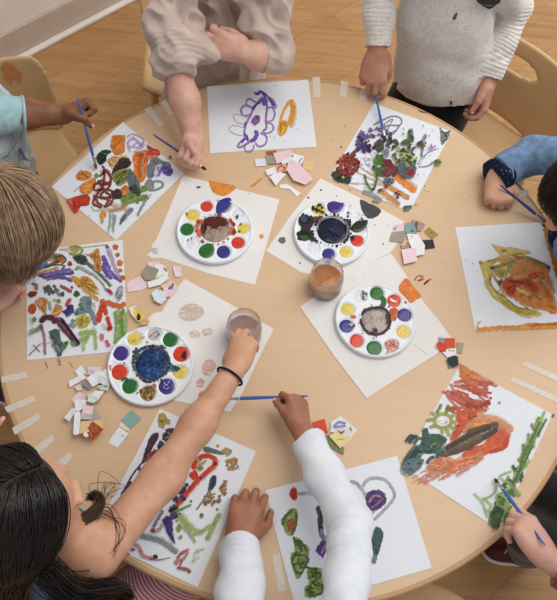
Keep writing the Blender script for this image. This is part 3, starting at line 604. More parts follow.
p.bl((96, 116, 120), [(36, 350), (76, 336), (100, 348), (66, 388), (34, 388)], .25, 1); p.st((70, 104, 60), 2.6, [(122, 262), (150, 280), (130, 300), (160, 296)], .25)
for i in range(84):
    t_ = i/83; x = 505-155*t_+p.r.uniform(-17, 17)*(.6+t_*1.3); y = 200+350*t_; a = p.r.uniform(.9, 1.5) if p.r.random() < .7 else p.r.uniform(1.8, 2.4); L = p.r.uniform(18, 44)
    p.st(p.r.choice([(150, 178, 96), (126, 158, 78), (106, 140, 66), (164, 190, 112)] if t_ < .5 else [(130, 160, 76), (84, 116, 54), (62, 92, 44), (150, 178, 96)]), p.r.uniform(2, 4), [(x+L*math.cos(a)*.5, y-L*math.sin(a)*.6), (x-4, y), (x-L*math.cos(a)*.5, y+L*math.sin(a)*.5)], .3)
for q in ([(496, 210), (470, 270), (440, 330), (420, 400), (380, 470), (350, 560)], [(470, 290), (440, 360), (400, 430), (390, 500)], [(520, 200), (488, 260)]): p.st((84, 116, 56), 2.2, q, .25)
for q in ([(400, 380), (360, 400), (400, 430), (370, 450)], [(380, 470), (352, 460), (356, 500), (390, 500), (380, 470)], [(270, 456), (300, 488), (318, 540)], [(300, 480), (340, 456), (352, 420)], [(310, 520), (330, 500), (300, 470)]): p.st((156, 182, 110), 2.4, q, .35)
p.bl((52, 80, 40), [(328, 520), (350, 500), (372, 520), (352, 580), (330, 562)], .2, 1); p.dot((70, 100, 50), 542, 190, 1.6); p.dot((190, 70, 50), 358, 146, 1.2); p.dot((190, 80, 60), 328, 130, 1.6)
p.build('paint', s6)

# ---- caterpillar and grey curves, bottom
s7 = sheet('painting', [(265, 490.5), (397, 456), (431.5, 568), (295, 607)], 'painting of a green caterpillar and grey loops under the white sleeved arm', 'painting', PAPER_M)
p = Paint(ZP, 262, 450, 175/557, 17); p.tex = True
p.st((176, 180, 184), 2.6, [(112, 140), (150, 136), (184, 146), (220, 164)], .1); p.bl((206, 62, 42), [(90, 130), (100, 118), (110, 126), (112, 152), (102, 160), (88, 146)], .08, .6)
p.st((164, 170, 174), 3, [(320, 118), (336, 96), (366, 90), (396, 100), (420, 134), (416, 160), (384, 196), (356, 224)], .08); p.st((164, 170, 174), 3.6, [(280, 100), (300, 106), (322, 132), (336, 160)], .1)
p.bl((74, 50, 108), [(330, 148), (348, 130), (372, 128), (392, 144), (394, 164), (380, 184), (352, 194), (336, 178)], .08, .8); p.st((176, 120, 160), 2.4, [(340, 168), (356, 146), (380, 150)], .3); p.st((158, 100, 150), 2, [(346, 186), (370, 168), (386, 152)], .35); p.st((206, 160, 180), 1.6, [(350, 204), (364, 190)], .3)
p.bl((66, 84, 82), [(172, 184), (186, 176), (192, 152), (206, 150), (204, 176), (196, 200), (190, 240), (196, 268), (184, 276), (178, 240), (176, 204)], .08, .8); p.st((132, 140, 144), 4, [(188, 250), (196, 286), (206, 310)], .12); p.st((164, 170, 174), 2.8, [(204, 304), (206, 276), (226, 262)], .1)
p.bl((204, 66, 40), [(202, 182), (220, 176), (232, 196), (228, 228), (214, 226), (204, 206)], .08, .6)
p.bl((92, 70, 140), [(172, 320), (186, 294), (206, 288), (222, 276), (224, 300), (204, 324), (194, 342), (182, 332)], .15, .8); p.st((190, 140, 180), 2, [(190, 330), (204, 300), (220, 290)], .3)
p.bl((60, 86, 84), [(360, 250), (378, 250), (386, 270), (378, 306), (364, 344), (348, 346), (346, 300)], .06, .6); p.bl((120, 128, 130), [(350, 338), (366, 336), (362, 360), (350, 360)], .2)
G1, G2 = (142, 158, 84), (74, 104, 52)
p.bl(G1, [(62, 224), (76, 206), (90, 188), (110, 190), (114, 214), (106, 244), (98, 272), (82, 268), (70, 250)], .1, .9); p.bl((150, 88, 50), [(80, 228), (98, 218), (104, 240), (96, 262), (86, 254)], .3); p.st(G2, 2.6, [(66, 240), (72, 214), (96, 192)], .2); p.st(G2, 2, [(108, 200), (108, 240), (96, 270)], .25)
p.bl(G1, [(98, 276), (116, 280), (132, 296), (150, 316), (146, 340), (138, 376), (116, 408), (102, 392), (94, 356), (92, 330), (108, 316)], .1, 1)
p.bl(G1, [(146, 380), (176, 376), (200, 388), (204, 420), (192, 456), (160, 470), (138, 462), (136, 436), (152, 424), (144, 404)], .1, 1)
for q in ([(100, 276), (112, 316), (96, 352), (112, 396)], [(116, 288), (142, 320), (116, 350), (130, 380)], [(112, 330), (146, 348), (118, 400)], [(150, 388), (190, 396), (160, 424), (196, 430)], [(150, 440), (180, 424), (192, 452), (150, 466)], [(136, 372), (170, 384), (150, 410)], [(200, 392), (176, 410), (146, 446), (176, 464)]): p.st(G2, 2.2, q, .2)
p.st(G2, 3, [(118, 290), (126, 326)], .3)
for i in range(26):
    x, y = [(112, 300), (122, 330), (116, 366), (122, 390), (166, 396), (178, 426), (164, 446), (150, 452)][i % 8]; x += p.r.uniform(-12, 12); y += p.r.uniform(-12, 12)
    p.st(p.r.choice([G2, (58, 88, 44), (164, 178, 104)]), p.r.uniform(1.4, 2.6), [(x-9, y+p.r.uniform(-8, 8)), (x, y), (x+9, y+p.r.uniform(-8, 8))], .3); p.dot((70, 100, 50), 172, 378, 1.2); p.dot((70, 100, 50), 196, 384, 1.0)
p.build('paint', s7)

# ---- the sheet under the reaching arm, lower left
s8 = sheet('painting', [(160, 409), (256, 451.5), (197.5, 587.5), (92, 537)], 'painting of scattered coloured marks under the bare arm of the dark-haired girl', 'painting', PAPER_M)
p = Paint(ZP, 110, 400, .3247, 18); p.tex = True
GO = (176, 150, 78)
for q in ([(150, 44), (164, 62), (150, 84)], [(160, 40), (172, 60), (184, 76)], [(166, 62), (162, 90)], [(146, 70), (168, 72), (186, 62)]): p.st(GO, 3.2, q, .2)
p.bl(GO, [(150, 46), (166, 42), (176, 60), (164, 76), (148, 68)], .2, 1)
DB = (70, 50, 60)
p.bl(DB, [(162, 108), (180, 90), (210, 86), (228, 100), (222, 124), (196, 136), (172, 130)], .2, 1.4)
for q in ([(176, 100), (214, 116)], [(170, 120), (206, 94)], [(186, 130), (216, 104)]): p.st((170, 140, 140), 1.2, q, .25)
p.bl((96, 66, 76), [(104, 168), (116, 130), (132, 104), (148, 102), (146, 124), (128, 146), (112, 186), (98, 192)], .25, 1); p.st((60, 44, 54), 2, [(106, 180), (122, 130), (142, 106), (134, 134), (112, 178)], .2); p.st((70, 40, 50), 1.6, [(104, 188), (74, 224), (44, 276)], .15); p.st((60, 56, 80), 3, [(66, 250), (36, 292)], .3)
p.bl((56, 66, 92), [(146, 142), (154, 126), (166, 132), (162, 152), (150, 158)], .1, .6); p.bl((176, 70, 62), [(112, 186), (122, 162), (140, 152), (152, 164), (136, 196), (118, 204)], .15, 1); p.st((60, 70, 110), 2.6, [(128, 190), (144, 160)], .3)
p.st((60, 80, 106), 3.4, [(88, 208), (102, 230)], .15); p.dot((60, 70, 100), 62, 258, 1.8); p.st((80, 60, 70), 2, [(40, 284), (60, 268)], .2); p.dot((70, 60, 90), 42, 292, 2.2)
p.st((104, 110, 110), 6, [(288, 150), (320, 158), (352, 166)], .12, taper=.5); p.dot(GO, 332, 142, 1.8); p.dot(GO, 350, 158, 3); p.st((160, 150, 96), 3, [(352, 148), (372, 158), (356, 170)], .3)
p.cluster([(178, 146, 96), (150, 110, 70)], 376, 198, 18, 24, 26, .9, 2); p.st((176, 130, 86), 3, [(366, 190), (390, 184), (372, 216)], .3); p.st((180, 150, 110), 1, [(380, 206), (402, 214)], .4)
R2 = (204, 66, 44)
p.st(R2, 4.4, [(258, 214), (262, 190), (290, 172), (318, 178), (322, 198), (298, 222), (262, 256), (236, 288), (204, 326)], .08); p.st(R2, 4, [(246, 232), (266, 238), (258, 216)], .12); p.bl(R2, [(244, 228), (264, 218), (270, 238), (256, 246)], .1); p.dot((120, 40, 36), 324, 196, 2); p.dot((110, 40, 40), 280, 240, 1.2); p.dot((120, 40, 40), 248, 270, 1)
p.st((186, 176, 120), 2.6, [(266, 206), (296, 186)], .35); p.dot(GO, 278, 210, 3); p.dot((150, 150, 80), 270, 184, 1.6)
p.bl((50, 66, 84), [(306, 254), (314, 234), (326, 234), (328, 252), (316, 276), (302, 286)], .1, .7); p.st((120, 128, 122), 2, [(308, 276), (284, 314), (266, 338)], .35)
p.cluster([(158, 122, 82), (130, 96, 62)], 312, 302, 26, 26, 26, 1, 2); p.cluster([(158, 130, 80), (130, 104, 66)], 352, 268, 10, 26, 20, 1, 2.2); p.dot((140, 110, 70), 334, 312, 2.2); p.dot((136, 104, 68), 282, 356, 2.4); p.dot((150, 110, 76), 330, 336, 1.4)
p.cluster([(70, 58, 96), (56, 46, 76)], 216, 288, 18, 28, 18, 1.2, 2.6); p.dot((60, 54, 90), 202, 304, 3); p.dot((70, 60, 100), 236, 262, 2.2); p.dot((60, 60, 90), 250, 312, 1.2); p.st((70, 60, 70), 1.6, [(204, 326), (192, 322)], .2)
p.cluster([(52, 64, 44), (74, 60, 40), (40, 44, 40)], 196, 346, 22, 20, 18, 1.2, 2.6); p.st((120, 140, 90), 2.6, [(190, 350), (224, 334), (250, 322)], .35)
p.st((80, 66, 130), 5, [(164, 372), (186, 364), (204, 346)], .15); p.bl((66, 54, 120), [(162, 372), (178, 356), (192, 376), (194, 410), (200, 440), (184, 424), (172, 396)], .12, .9)
p.st((156, 172, 96), 5.4, [(212, 354), (234, 380), (264, 418)], .2); p.st((160, 178, 100), 4, [(338, 348), (316, 390), (298, 432)], .25); p.st((166, 184, 116), 4, [(250, 396), (282, 404), (310, 384)], .3); p.st((170, 184, 130), 3, [(224, 388), (254, 426), (262, 440)], .45); p.st((150, 180, 130), 2, [(268, 418), (290, 396)], .4)
p.bl((150, 140, 60), [(204, 394), (214, 380), (222, 392), (212, 408)], .15); p.dot((150, 150, 80), 218, 422, 2); p.dot((150, 140, 60), 206, 372, 1.4)
p.st((120, 128, 130), 3, [(164, 340), (140, 380), (134, 394)], .3); p.st((190, 150, 140), 4, [(126, 404), (154, 398), (160, 380)], .4); p.dot((140, 70, 80), 132, 402, 2.4)
p.st((132, 140, 144), 4.4, [(90, 418), (122, 424), (156, 434), (184, 452), (208, 472)], .12); p.dot((90, 90, 100), 110, 424, .8)
p.st((186, 130, 130), 3.4, [(66, 436), (88, 452), (104, 480), (136, 488)], .25); p.st((150, 80, 80), 3, [(40, 450), (78, 462)], .25); p.st((150, 96, 96), 2, [(120, 488), (150, 492), (188, 484)], .3, taper=.6); p.dot((66, 36, 44), 140, 482, 2.4); p.st((130, 60, 60), 2, [(40, 470), (60, 476)], .2)
p.st((170, 96, 96), 3, [(244, 460), (216, 476), (204, 508)], .3); p.st((160, 84, 84), 3, [(206, 516), (240, 524), (246, 534)], .25); p.st((190, 130, 130), 3, [(196, 500), (228, 488), (240, 466)], .4); p.st((160, 90, 90), 2.2, [(222, 490), (216, 512)], .3)
p.st((186, 196, 160), 3, [(252, 500), (276, 482)], .5); p.st((176, 190, 150), 2, [(256, 470), (292, 456)], .5); p.st((186, 196, 160), 3, [(258, 498), (262, 470)], .55); p.dot((190, 200, 150), 270, 466, 2, .4); p.dot((180, 190, 140), 196, 414, 1.4)
p.build('paint', s8)
# ================================================================ newsprint sheets under the palettes
n1 = sheet('newsprint_sheet', [(183, 175.5), (232, 188), (279.5, 199.5), (268, 240), (255, 285), (210, 274), (162, 258), (152, 258.5), (147, 255), (154, 250), (151, 246), (156, 240), (168, 212)],
  'newsprint sheet with an orange half circle at its upper edge', 'paper', KRAFT_M, th=.0006)
p = Paint(TZ+.0007, 0, 0, 1, 21)
p.bl((224, 142, 62), [(209.7, 180.5), (222, 183), (235.5, 186.8), (230, 193.5), (222, 196), (214, 193), (210, 187)], .05, .2); p.bl((92, 92, 92), [(196, 187), (199, 186), (201, 187.3), (198, 188.6)], 0, .1); p.dot((222, 148, 70), 261.4, 236.5, 2.5)
p.dot((200, 206, 214), 155, 251, 4, .5); p.dot((80, 60, 60), 249, 194, .5); p.build('paint', n1)
n2 = sheet('newsprint_sheet', [(320.5, 178.5), (360, 198), (404, 221.5), (397, 232), (400, 240), (390, 253), (372, 262), (340, 282), (320, 276), (302, 273), (284, 262), (266, 251), (292, 214)],
  'newsprint sheet with black specks and a black half circle at its edge', 'paper', KRAFT_M, z=TZ+.0001, th=.0006)
p = Paint(TZ+.0008, 0, 0, 1, 22)
p.bl((66, 72, 72), [(360, 200), (369, 203), (381, 210), (376, 217), (369, 218.5), (363, 213)], .05, .3); p.dot((110, 112, 112), 282, 240.5, 3.6, .1); 
for x, y, r in [(308, 197.5, .9), (321, 190, 1), (300, 263, .9), (309, 198, .7), (383, 244, .8), (350, 190, .6), (375, 225, .7), (296, 232, .6), (342, 183, .5), (388, 226, .5)]: p.dot((44, 40, 40), x, y, r)
p.build('paint', n2)
n3 = sheet('newsprint_sheet', [(300, 307), (326, 288), (352, 271), (391, 253.5), (404, 272), (421, 299), (440, 322), (452, 339), (437, 354), (397, 379), (366.5, 398.5), (334, 356)],
  'newsprint sheet with an orange patch beside the palette of grey foam', 'paper', KRAFT_M, z=TZ+.0008, th=.0006)
p = Paint(TZ+.0015, 0, 0, 1, 23)
p.bl((224, 126, 56), [(406.5, 278), (414, 287), (421, 296), (416, 300), (410, 303), (404, 297), (398.5, 289.5), (401, 283)], .05, .2); p.dot((240, 180, 130), 411, 290, .7); p.dot((240, 180, 130), 407, 295, .6)
p.dot((60, 60, 60), 363, 277, .5); p.dot((60, 60, 60), 354, 280, .5); p.st((190, 184, 178), .5, [(413, 344), (428, 355)], .3); p.build('paint', n3)
n4 = sheet('newsprint_sheet', [(184.6, 279), (230, 304), (273.6, 329), (258, 360), (243, 392), (230, 412), (196, 405), (160, 398), (146, 370), (149, 330), (146, 320), (154, 313), (162, 312), (170, 297)],
  'newsprint sheet with faded pink water stains near the hand in the jar', 'paper', KRAFT_M, th=.0006)
p = Paint(TZ+.0007, 130, 270, 160/557, 24)
for col_, q in (((216, 196, 186), [(168, 150), (190, 122), (226, 118), (256, 136), (250, 162), (214, 178), (182, 174)]), ((222, 200, 188), [(206, 222), (222, 208), (244, 218), (240, 236), (216, 236)]), ((222, 204, 192), [(250, 212), (272, 200), (290, 214), (276, 228), (256, 228)]),
   ((224, 190, 176), [(252, 330), (270, 312), (294, 318), (298, 340), (276, 366), (256, 364), (250, 346)]), ((226, 180, 158), [(232, 390), (246, 376), (260, 390), (250, 408), (234, 406)])): p.bl(col_, q, .12, .4)
p.dot((226, 150, 112), 252, 436, 4, .1); p.dot((222, 128, 96), 246, 440, 2, .1); p.build('paint', n4)

# ================================================================ paint palettes
PLASTIC = mottled('white_palette_plastic', (226, 231, 237), .03, 12, .35, spec=.4)
def wet(name, c, rough=.22, var=.18, sc=120):
    t = NT(name); f = t.noise(t.coord('Object'), sc, 4, .6); a = lin(c)
    t.base(t.ramp(f, [(.3, tuple(x*(1-var) for x in a)), (.7, tuple(min(1, x*(1+var)) for x in a))])).set(Roughness=rough, Specular_IOR_Level=.35)
    t.bump(t.noise(t.coord('Object'), 170, 3), .2, .001); return t.m
WET = {}
WCOL = {'red': (204, 58, 34), 'blue': (48, 50, 128), 'purple': (62, 48, 124), 'yellow': (214, 192, 92), 'green': (36, 100, 42), 'white': (218, 220, 228), 'dark green': (44, 62, 40),
        'dark blue': (34, 48, 78), 'black green': (34, 44, 34), 'pale pink': (222, 186, 178), 'gold brown': (158, 130, 72), 'pearly grey': (196, 188, 188), 'orange': (218, 110, 44)}
def foam_mat(name, cols, sc):
    t = NT(name); v = t.n('ShaderNodeTexVoronoi'); v.inputs['Scale'].default_value = sc; t.l(t.coord('Object'), v.inputs['Vector'])
    n = t.noise(t.coord('Object'), sc*.14, 4, .6); f = t.math('ADD', t.math('MULTIPLY', v.outputs['Distance'], .55), t.math('MULTIPLY', n, .75))
    t.base(t.ramp(f, [(p_, lin(c_)) for p_, c_ in cols])).set(Roughness=.25, Specular_IOR_Level=.3); t.bump(n, .25, .001); return t.m
FOAM_BROWN = foam_mat('frothy_brown_water', [(.36, (44, 30, 28)), (.5, (112, 92, 82)), (.74, (168, 150, 136))], 420)
FOAM_GREY = foam_mat('frothy_grey_water', [(.34, (50, 34, 36)), (.5, (130, 114, 108)), (.76, (184, 172, 166))], 420)
WATER_BLK = foam_mat('black_water', [(.36, (12, 10, 20)), (.62, (18, 18, 32)), (.9, (28, 36, 72))], 160)
WATER_BLU = foam_mat('blue_water', [(.34, (10, 14, 40)), (.52, (16, 34, 78)), (.72, (26, 66, 120)), (.9, (60, 110, 150))], 150)
DARKRED = wet('maroon_water', (84, 24, 22))
def palette(cx, cy, rx, z, label, frame, wells, ctr, ctr_mat, extras, ctr_label):
    """frame: (x0, y0, k) of the trace; wells: (colour, x, y, r, extra outline); ctr: (x, y, r)"""
    x0, y0, k = frame
    def W(x, y, zz): return at(x0+x*k, y0+y*k, zz)
    zt = z+.010
    c = at(cx, cy, zt); Rr = np.linalg.norm(at(cx+rx, cy, zt)-c)
    root = empty('paint_palette', (c[0], c[1], z), label, 'palette', 'round white paint palettes')
    wl = []
    for w in wells:
        q = W(w[1], w[2], zt); wl.append((q[0]-c[0], q[1]-c[1], np.linalg.norm(W(w[1]+w[3], w[2], zt)-q)*1.13))
    q = W(ctr[0], ctr[1], zt); cc = (q[0]-c[0], q[1]-c[1], np.linalg.norm(W(ctr[0]+ctr[2], ctr[1], zt)-q)*1.06)
    # the moulded dish: a height field over a disc
    nr, na = 56, 144; V = [(c[0], c[1], 0)]
    rad = np.linspace(0, 1, nr+1)[1:]
    def hz(x, y):
        r = math.hypot(x, y)/Rr; h = .010
        if r > .93: h += .0022*math.sin((r-.93)/.07*math.pi)
        for (wx, wy, wr) in wl:
            d = math.hypot(x-wx, y-wy)/wr
            if d < 1: h -= .0040*(1-d**6)
            elif d < 1.14: h += .0009*math.sin((d-1)/.14*math.pi)
        d = math.hypot(x-cc[0], y-cc[1])/cc[2]
        if d < 1: h -= .0055*(1-d**8)
        elif d < 1.09: h += .0014*math.sin((d-1)/.09*math.pi)
        return h
    V = [(c[0], c[1], z+hz(0, 0))]
    for r in rad:
        for j in range(na):
            a = 2*math.pi*j/na; x, y = r*Rr*math.cos(a), r*Rr*math.sin(a); V.append((c[0]+x, c[1]+y, z+hz(x, y)))
    F = [(0, 1+j, 1+(j+1) % na) for j in range(na)]
    for i in range(nr-1):
        for j in range(na): F.append((1+i*na+j, 1+(i+1)*na+j, 1+(i+1)*na+(j+1) % na, 1+i*na+(j+1) % na))
    b = len(V); o_ = 1+(nr-1)*na
    for zz, rr in ((z+.004, 1.005), (z+.0003, .985)):
        for j in range(na):
            a = 2*math.pi*j/na; V.append((c[0]+Rr*rr*math.cos(a), c[1]+Rr*rr*math.sin(a), zz))
    for j in range(na): F.append((o_+j, b+j, b+(j+1) % na, o_+(j+1) % na)); F.append((b+j, b+na+j, b+na+(j+1) % na, b+(j+1) % na))
    F.append(tuple(b+na+j for j in range(na))[::-1])
    mesh_obj('dish', V, F, PLASTIC, root)
    rr_ = random.Random(int(cx*7+cy))
    def pool(name, x, y, r, mat, lb, zz, wob=.05, outline=None, dome=.0008):
        n = 40
        if outline: P2 = catmull(outline, 2.2/k*.5, True); n = len(P2)
        else:
            ph = [rr_.uniform(0, 6) for _ in range(3)]
            P2 = [(x+r*(1+wob*(math.sin(2*t+ph[0])+.6*math.sin(3*t+ph[1])+.4*math.sin(5*t+ph[2])))*math.cos(t), y+r*(1+wob*(math.sin(2*t+ph[0])+.6*math.sin(3*t+ph[1])+.4*math.sin(5*t+ph[2])))*math.sin(t)) for t in np.arange(n)*2*math.pi/n]
        ctr_ = np.mean(np.array(P2), 0); V = []
        for s_, h in ((1, -.0004), (.93, .45*dome), (.7, dome), (.35, dome*1.05)):
            for q in P2:
                e = ctr_+(np.array(q)-ctr_)*s_; w = W(e[0], e[1], zt); V.append((w[0], w[1], zz+h))
        w = W(ctr_[0], ctr_[1], zt); V.append((w[0], w[1], zz+dome)); F = []
        for i in range(3):
            for j in range(n): F.append((i*n+j, i*n+(j+1) % n, (i+1)*n+(j+1) % n, (i+1)*n+j))
        for j in range(n): F.append((3*n+j, 3*n+(j+1) % n, 4*n))
        o = fixn(mesh_obj(name, V, F, mat, root)); tag(o, lb); return o
    for w in wells:
        cn = w[0]
        if cn not in WET: WET[cn] = wet('paint_'+cn.replace(' ', '_'), WCOL[cn])
        pool('paint_pool', w[1], w[2], w[3], WET[cn], cn+' paint', z+.0076 if not (len(w) > 4 and w[4]) else z+.0106, .04, w[4] if len(w) > 4 else None)
    pool('water_pool', *ctr, ctr_mat, ctr_label, z+.0072, .02)
    s = Paint(z+.0112, x0, y0, k, int(cx)); extras(s)
    if s.V: tag(s.build('paint_splatter', root), 'splatters of paint round the wells')
    return root
def e1(s):
    s.bl((84, 26, 22), [(206, 260), (220, 222), (250, 200), (300, 194), (346, 206), (372, 234), (350, 250), (316, 248), (310, 268), (276, 262), (252, 240), (232, 248), (228, 290), (214, 300)], 0, 1)
    for x, y in [(186, 226), (178, 256), (182, 284), (196, 306), (206, 226), (384, 220), (396, 270), (392, 292)]: s.dot((206, 104, 50), x, y, 2.6, .1)
    s.bl((150, 40, 30), [(384, 212), (398, 222), (418, 240), (408, 258), (390, 244)], .1); s.bl((150, 40, 30), [(392, 276), (412, 270), (424, 292), (408, 312), (396, 300)], .1); s.dot((150, 46, 34), 178, 284, 1.4); s.dot((150, 46, 34), 188, 232, 1.4)
    s.dot((70, 50, 44), 214, 350, 2, .4); s.bl((60, 40, 46), [(420, 190), (432, 184), (436, 204), (426, 210)], .1); s.dot((120, 90, 46), 450, 242, 1.3); s.dot((110, 80, 40), 442, 286, 1.4)
    s.st((196, 160, 110), 1.6, [(300, 84), (312, 110)], .4); s.st((180, 150, 100), 1.4, [(318, 76), (318, 100)], .4); s.bl((120, 60, 50), [(304, 176), (320, 172), (328, 188), (312, 198)], .2); s.dot((76, 70, 120), 124, 340, .9); s.dot((76, 70, 120), 146, 330, .9)
    s.bl((96, 116, 60), [(106, 170), (120, 172), (130, 186), (118, 186)], .2)
    for a in np.arange(0, 6.28, .34): s.dot((190, 120, 70), 290+104*math.cos(a), 274+94*math.sin(a), rr0.uniform(.4, 1.5), .2)
rr0 = random.Random(5)
palette(214.9, 230.0, 38.3, TZ+.0008, 'white paint palette with frothy brown and maroon water in its middle', (168, 185, 90/557),
 [('red', 238, 130, 40), ('blue', 345, 130, 46, [(318, 96), (350, 82), (384, 80), (394, 106), (376, 146), (344, 172), (314, 186), (296, 164), (300, 128)]), ('white', 430, 180, 36), ('yellow', 465, 267, 39), ('red', 433, 355, 43), ('blue', 343, 412, 45), ('green', 238, 406, 46, [(206, 380), (236, 364), (268, 360), (284, 378), (282, 420), (262, 446), (232, 454), (200, 440), (190, 408)]),
  ('white', 150, 357, 42), ('green', 117, 272, 45), ('yellow', 150, 185, 42)], (290, 270, 97), FOAM_BROWN, e1, 'frothy brown water')
def e2(s):
    s.bl((104, 56, 40), [(150, 184), (180, 172), (214, 176), (206, 206), (176, 216), (152, 206)], .1, 1)
    s.bl((24, 20, 30), [(84, 176), (110, 160), (150, 180), (160, 214), (150, 250), (164, 290), (190, 320), (150, 312), (120, 290), (80, 300), (70, 266), (90, 240), (72, 212)], .25, 2)
    s.bl((24, 22, 30), [(330, 196), (352, 190), (368, 206), (362, 250), (356, 300), (340, 312), (344, 260)], .1, 1.4); s.dot((28, 24, 30), 376, 292, 2.4)
    s.bl((50, 80, 100), [(88, 186), (104, 170), (124, 180), (118, 202), (98, 206)], .2, .6); s.bl((46, 92, 46), [(80, 288), (110, 280), (136, 290), (124, 306), (92, 306)], .1, .6)
    s.cluster([(24, 20, 28)], 184, 126, 36, 20, 14, .6, 1.4); s.st((30, 26, 30), 2, [(148, 126), (190, 140), (222, 158)], .2); s.cluster([(110, 40, 50)], 282, 120, 16, 10, 8, .6, 1.2)
    s.st((30, 34, 30), 2.4, [(372, 236), (410, 214), (450, 200)], .2); s.cluster([(24, 24, 28)], 420, 214, 34, 14, 12, .6, 1.5)
    for x, y, r in [(352, 154, 1.2), (350, 174, 1.3), (432, 186, 1.5), (430, 172, 1), (362, 194, 1.2), (286, 62, .6), (84, 300, 1.6), (70, 300, 1), (100, 158, 1), (84, 266, 1.4), (366, 112, .6)]: s.dot((28, 26, 32), x, y, r)
    s.st((130, 130, 140), 2.4, [(176, 262), (186, 216), (216, 186), (262, 174), (310, 182), (340, 208), (350, 250), (336, 300), (306, 322)], .45)
    s.st((190, 180, 210), .9, [(262, 392), (268, 410), (274, 400)], .2)
    for a in np.arange(0, 6.28, .22): s.dot((26, 22, 30), 262+100*math.cos(a)*rr0.uniform(.98, 1.1), 252+84*math.sin(a)*rr0.uniform(.98, 1.1), rr0.uniform(.5, 1.6))
    s.bl((28, 44, 96), [(250, 240), (290, 236), (322, 256), (300, 282), (270, 270), (250, 262)], .45, 2); s.bl((60, 84, 50), [(226, 300), (250, 302), (268, 318), (240, 318)], .4, 1)
palette(331.7, 232.0, 37.7, TZ+.0009, 'white paint palette smeared with black around a pool of black water', (285, 185, 100/557),
 [('yellow', 188, 134, 40), ('purple', 280, 120, 46, [(238, 104), (270, 90), (306, 98), (334, 100), (322, 122), (302, 146), (270, 152), (242, 138)]), ('white', 375, 155, 36), ('black green', 412, 228, 46, [(370, 232), (394, 206), (430, 198), (460, 196), (456, 226), (430, 252), (396, 262), (370, 256)]), ('red', 402, 308, 38), ('yellow', 338, 372, 37), ('blue', 243, 384, 38), ('white', 157, 348, 36), ('black green', 106, 280, 34), ('dark blue', 112, 190, 34)],
 (262, 252, 86), WATER_BLK, e2, 'black painty water')
def e3(s):
    s.st((36, 104, 44), 5, [(296, 160), (316, 176), (310, 206), (292, 218)], 0); s.cluster([(206, 104, 50), (200, 90, 44)], 374, 254, 22, 36, 26, .8, 2); s.dot((190, 90, 40), 366, 240, 3)
    s.st((240, 236, 240), 2, [(352, 166), (370, 182), (390, 186)], .2); s.dot((130, 110, 150), 444, 188, 1.4); s.dot((120, 70, 120), 346, 214, 1.1)
    s.bl((196, 104, 70), [(118, 274), (136, 262), (154, 272), (148, 284), (126, 282)], .1, .6); s.bl((200, 180, 190), [(108, 318), (128, 306), (140, 322), (124, 330)], .2, .8); s.bl((130, 60, 50), [(132, 320), (150, 320), (142, 334)], .2)
    s.cluster([(80, 100, 80), (190, 200, 190), (90, 80, 80)], 200, 146, 20, 26, 14, .6, 1.6); s.cluster([(222, 150, 130), (230, 190, 180), (206, 110, 96)], 364, 442, 42, 36, 30, .8, 2.2); s.st((222, 150, 130), 2, [(330, 430), (340, 470), (324, 500)], .3); s.st((200, 110, 96), 1.6, [(346, 412), (380, 450), (400, 440)], .3)
    s.st((52, 36, 40), 2.6, [(186, 262), (206, 236), (250, 222), (300, 222), (336, 244), (352, 286), (346, 330), (310, 368), (262, 378), (214, 360), (186, 316), (180, 284)], .1)
    s.st((60, 44, 44), 3, [(330, 260), (344, 300), (328, 314)], .35); s.st((60, 44, 44), 3, [(252, 340), (276, 356), (240, 366)], .35)
    s.dot((160, 60, 50), 194, 370, .8); s.dot((150, 70, 60), 254, 398, .8)
    for a in np.arange(0, 6.28, .5): s.dot((170, 110, 90), 266+98*math.cos(a), 298+94*math.sin(a), rr0.uniform(.4, .9), .2)
palette(375.7, 319.5, 40.2, TZ+.0016, 'white paint palette with pale grey foam in its middle and clean round wells', (330, 270, 95/557),
 [('green', 275, 135, 43), ('red', 376, 178, 42), ('blue', 437, 262, 43), ('yellow', 431, 360, 42), ('pale pink', 365, 440, 36), ('green', 260, 456, 46), ('red', 157, 413, 43), ('blue', 97, 327, 43), ('yellow', 103, 229, 42), ('white', 178, 152, 36)],
 (265, 299, 86), FOAM_GREY, e3, 'frothy grey water')
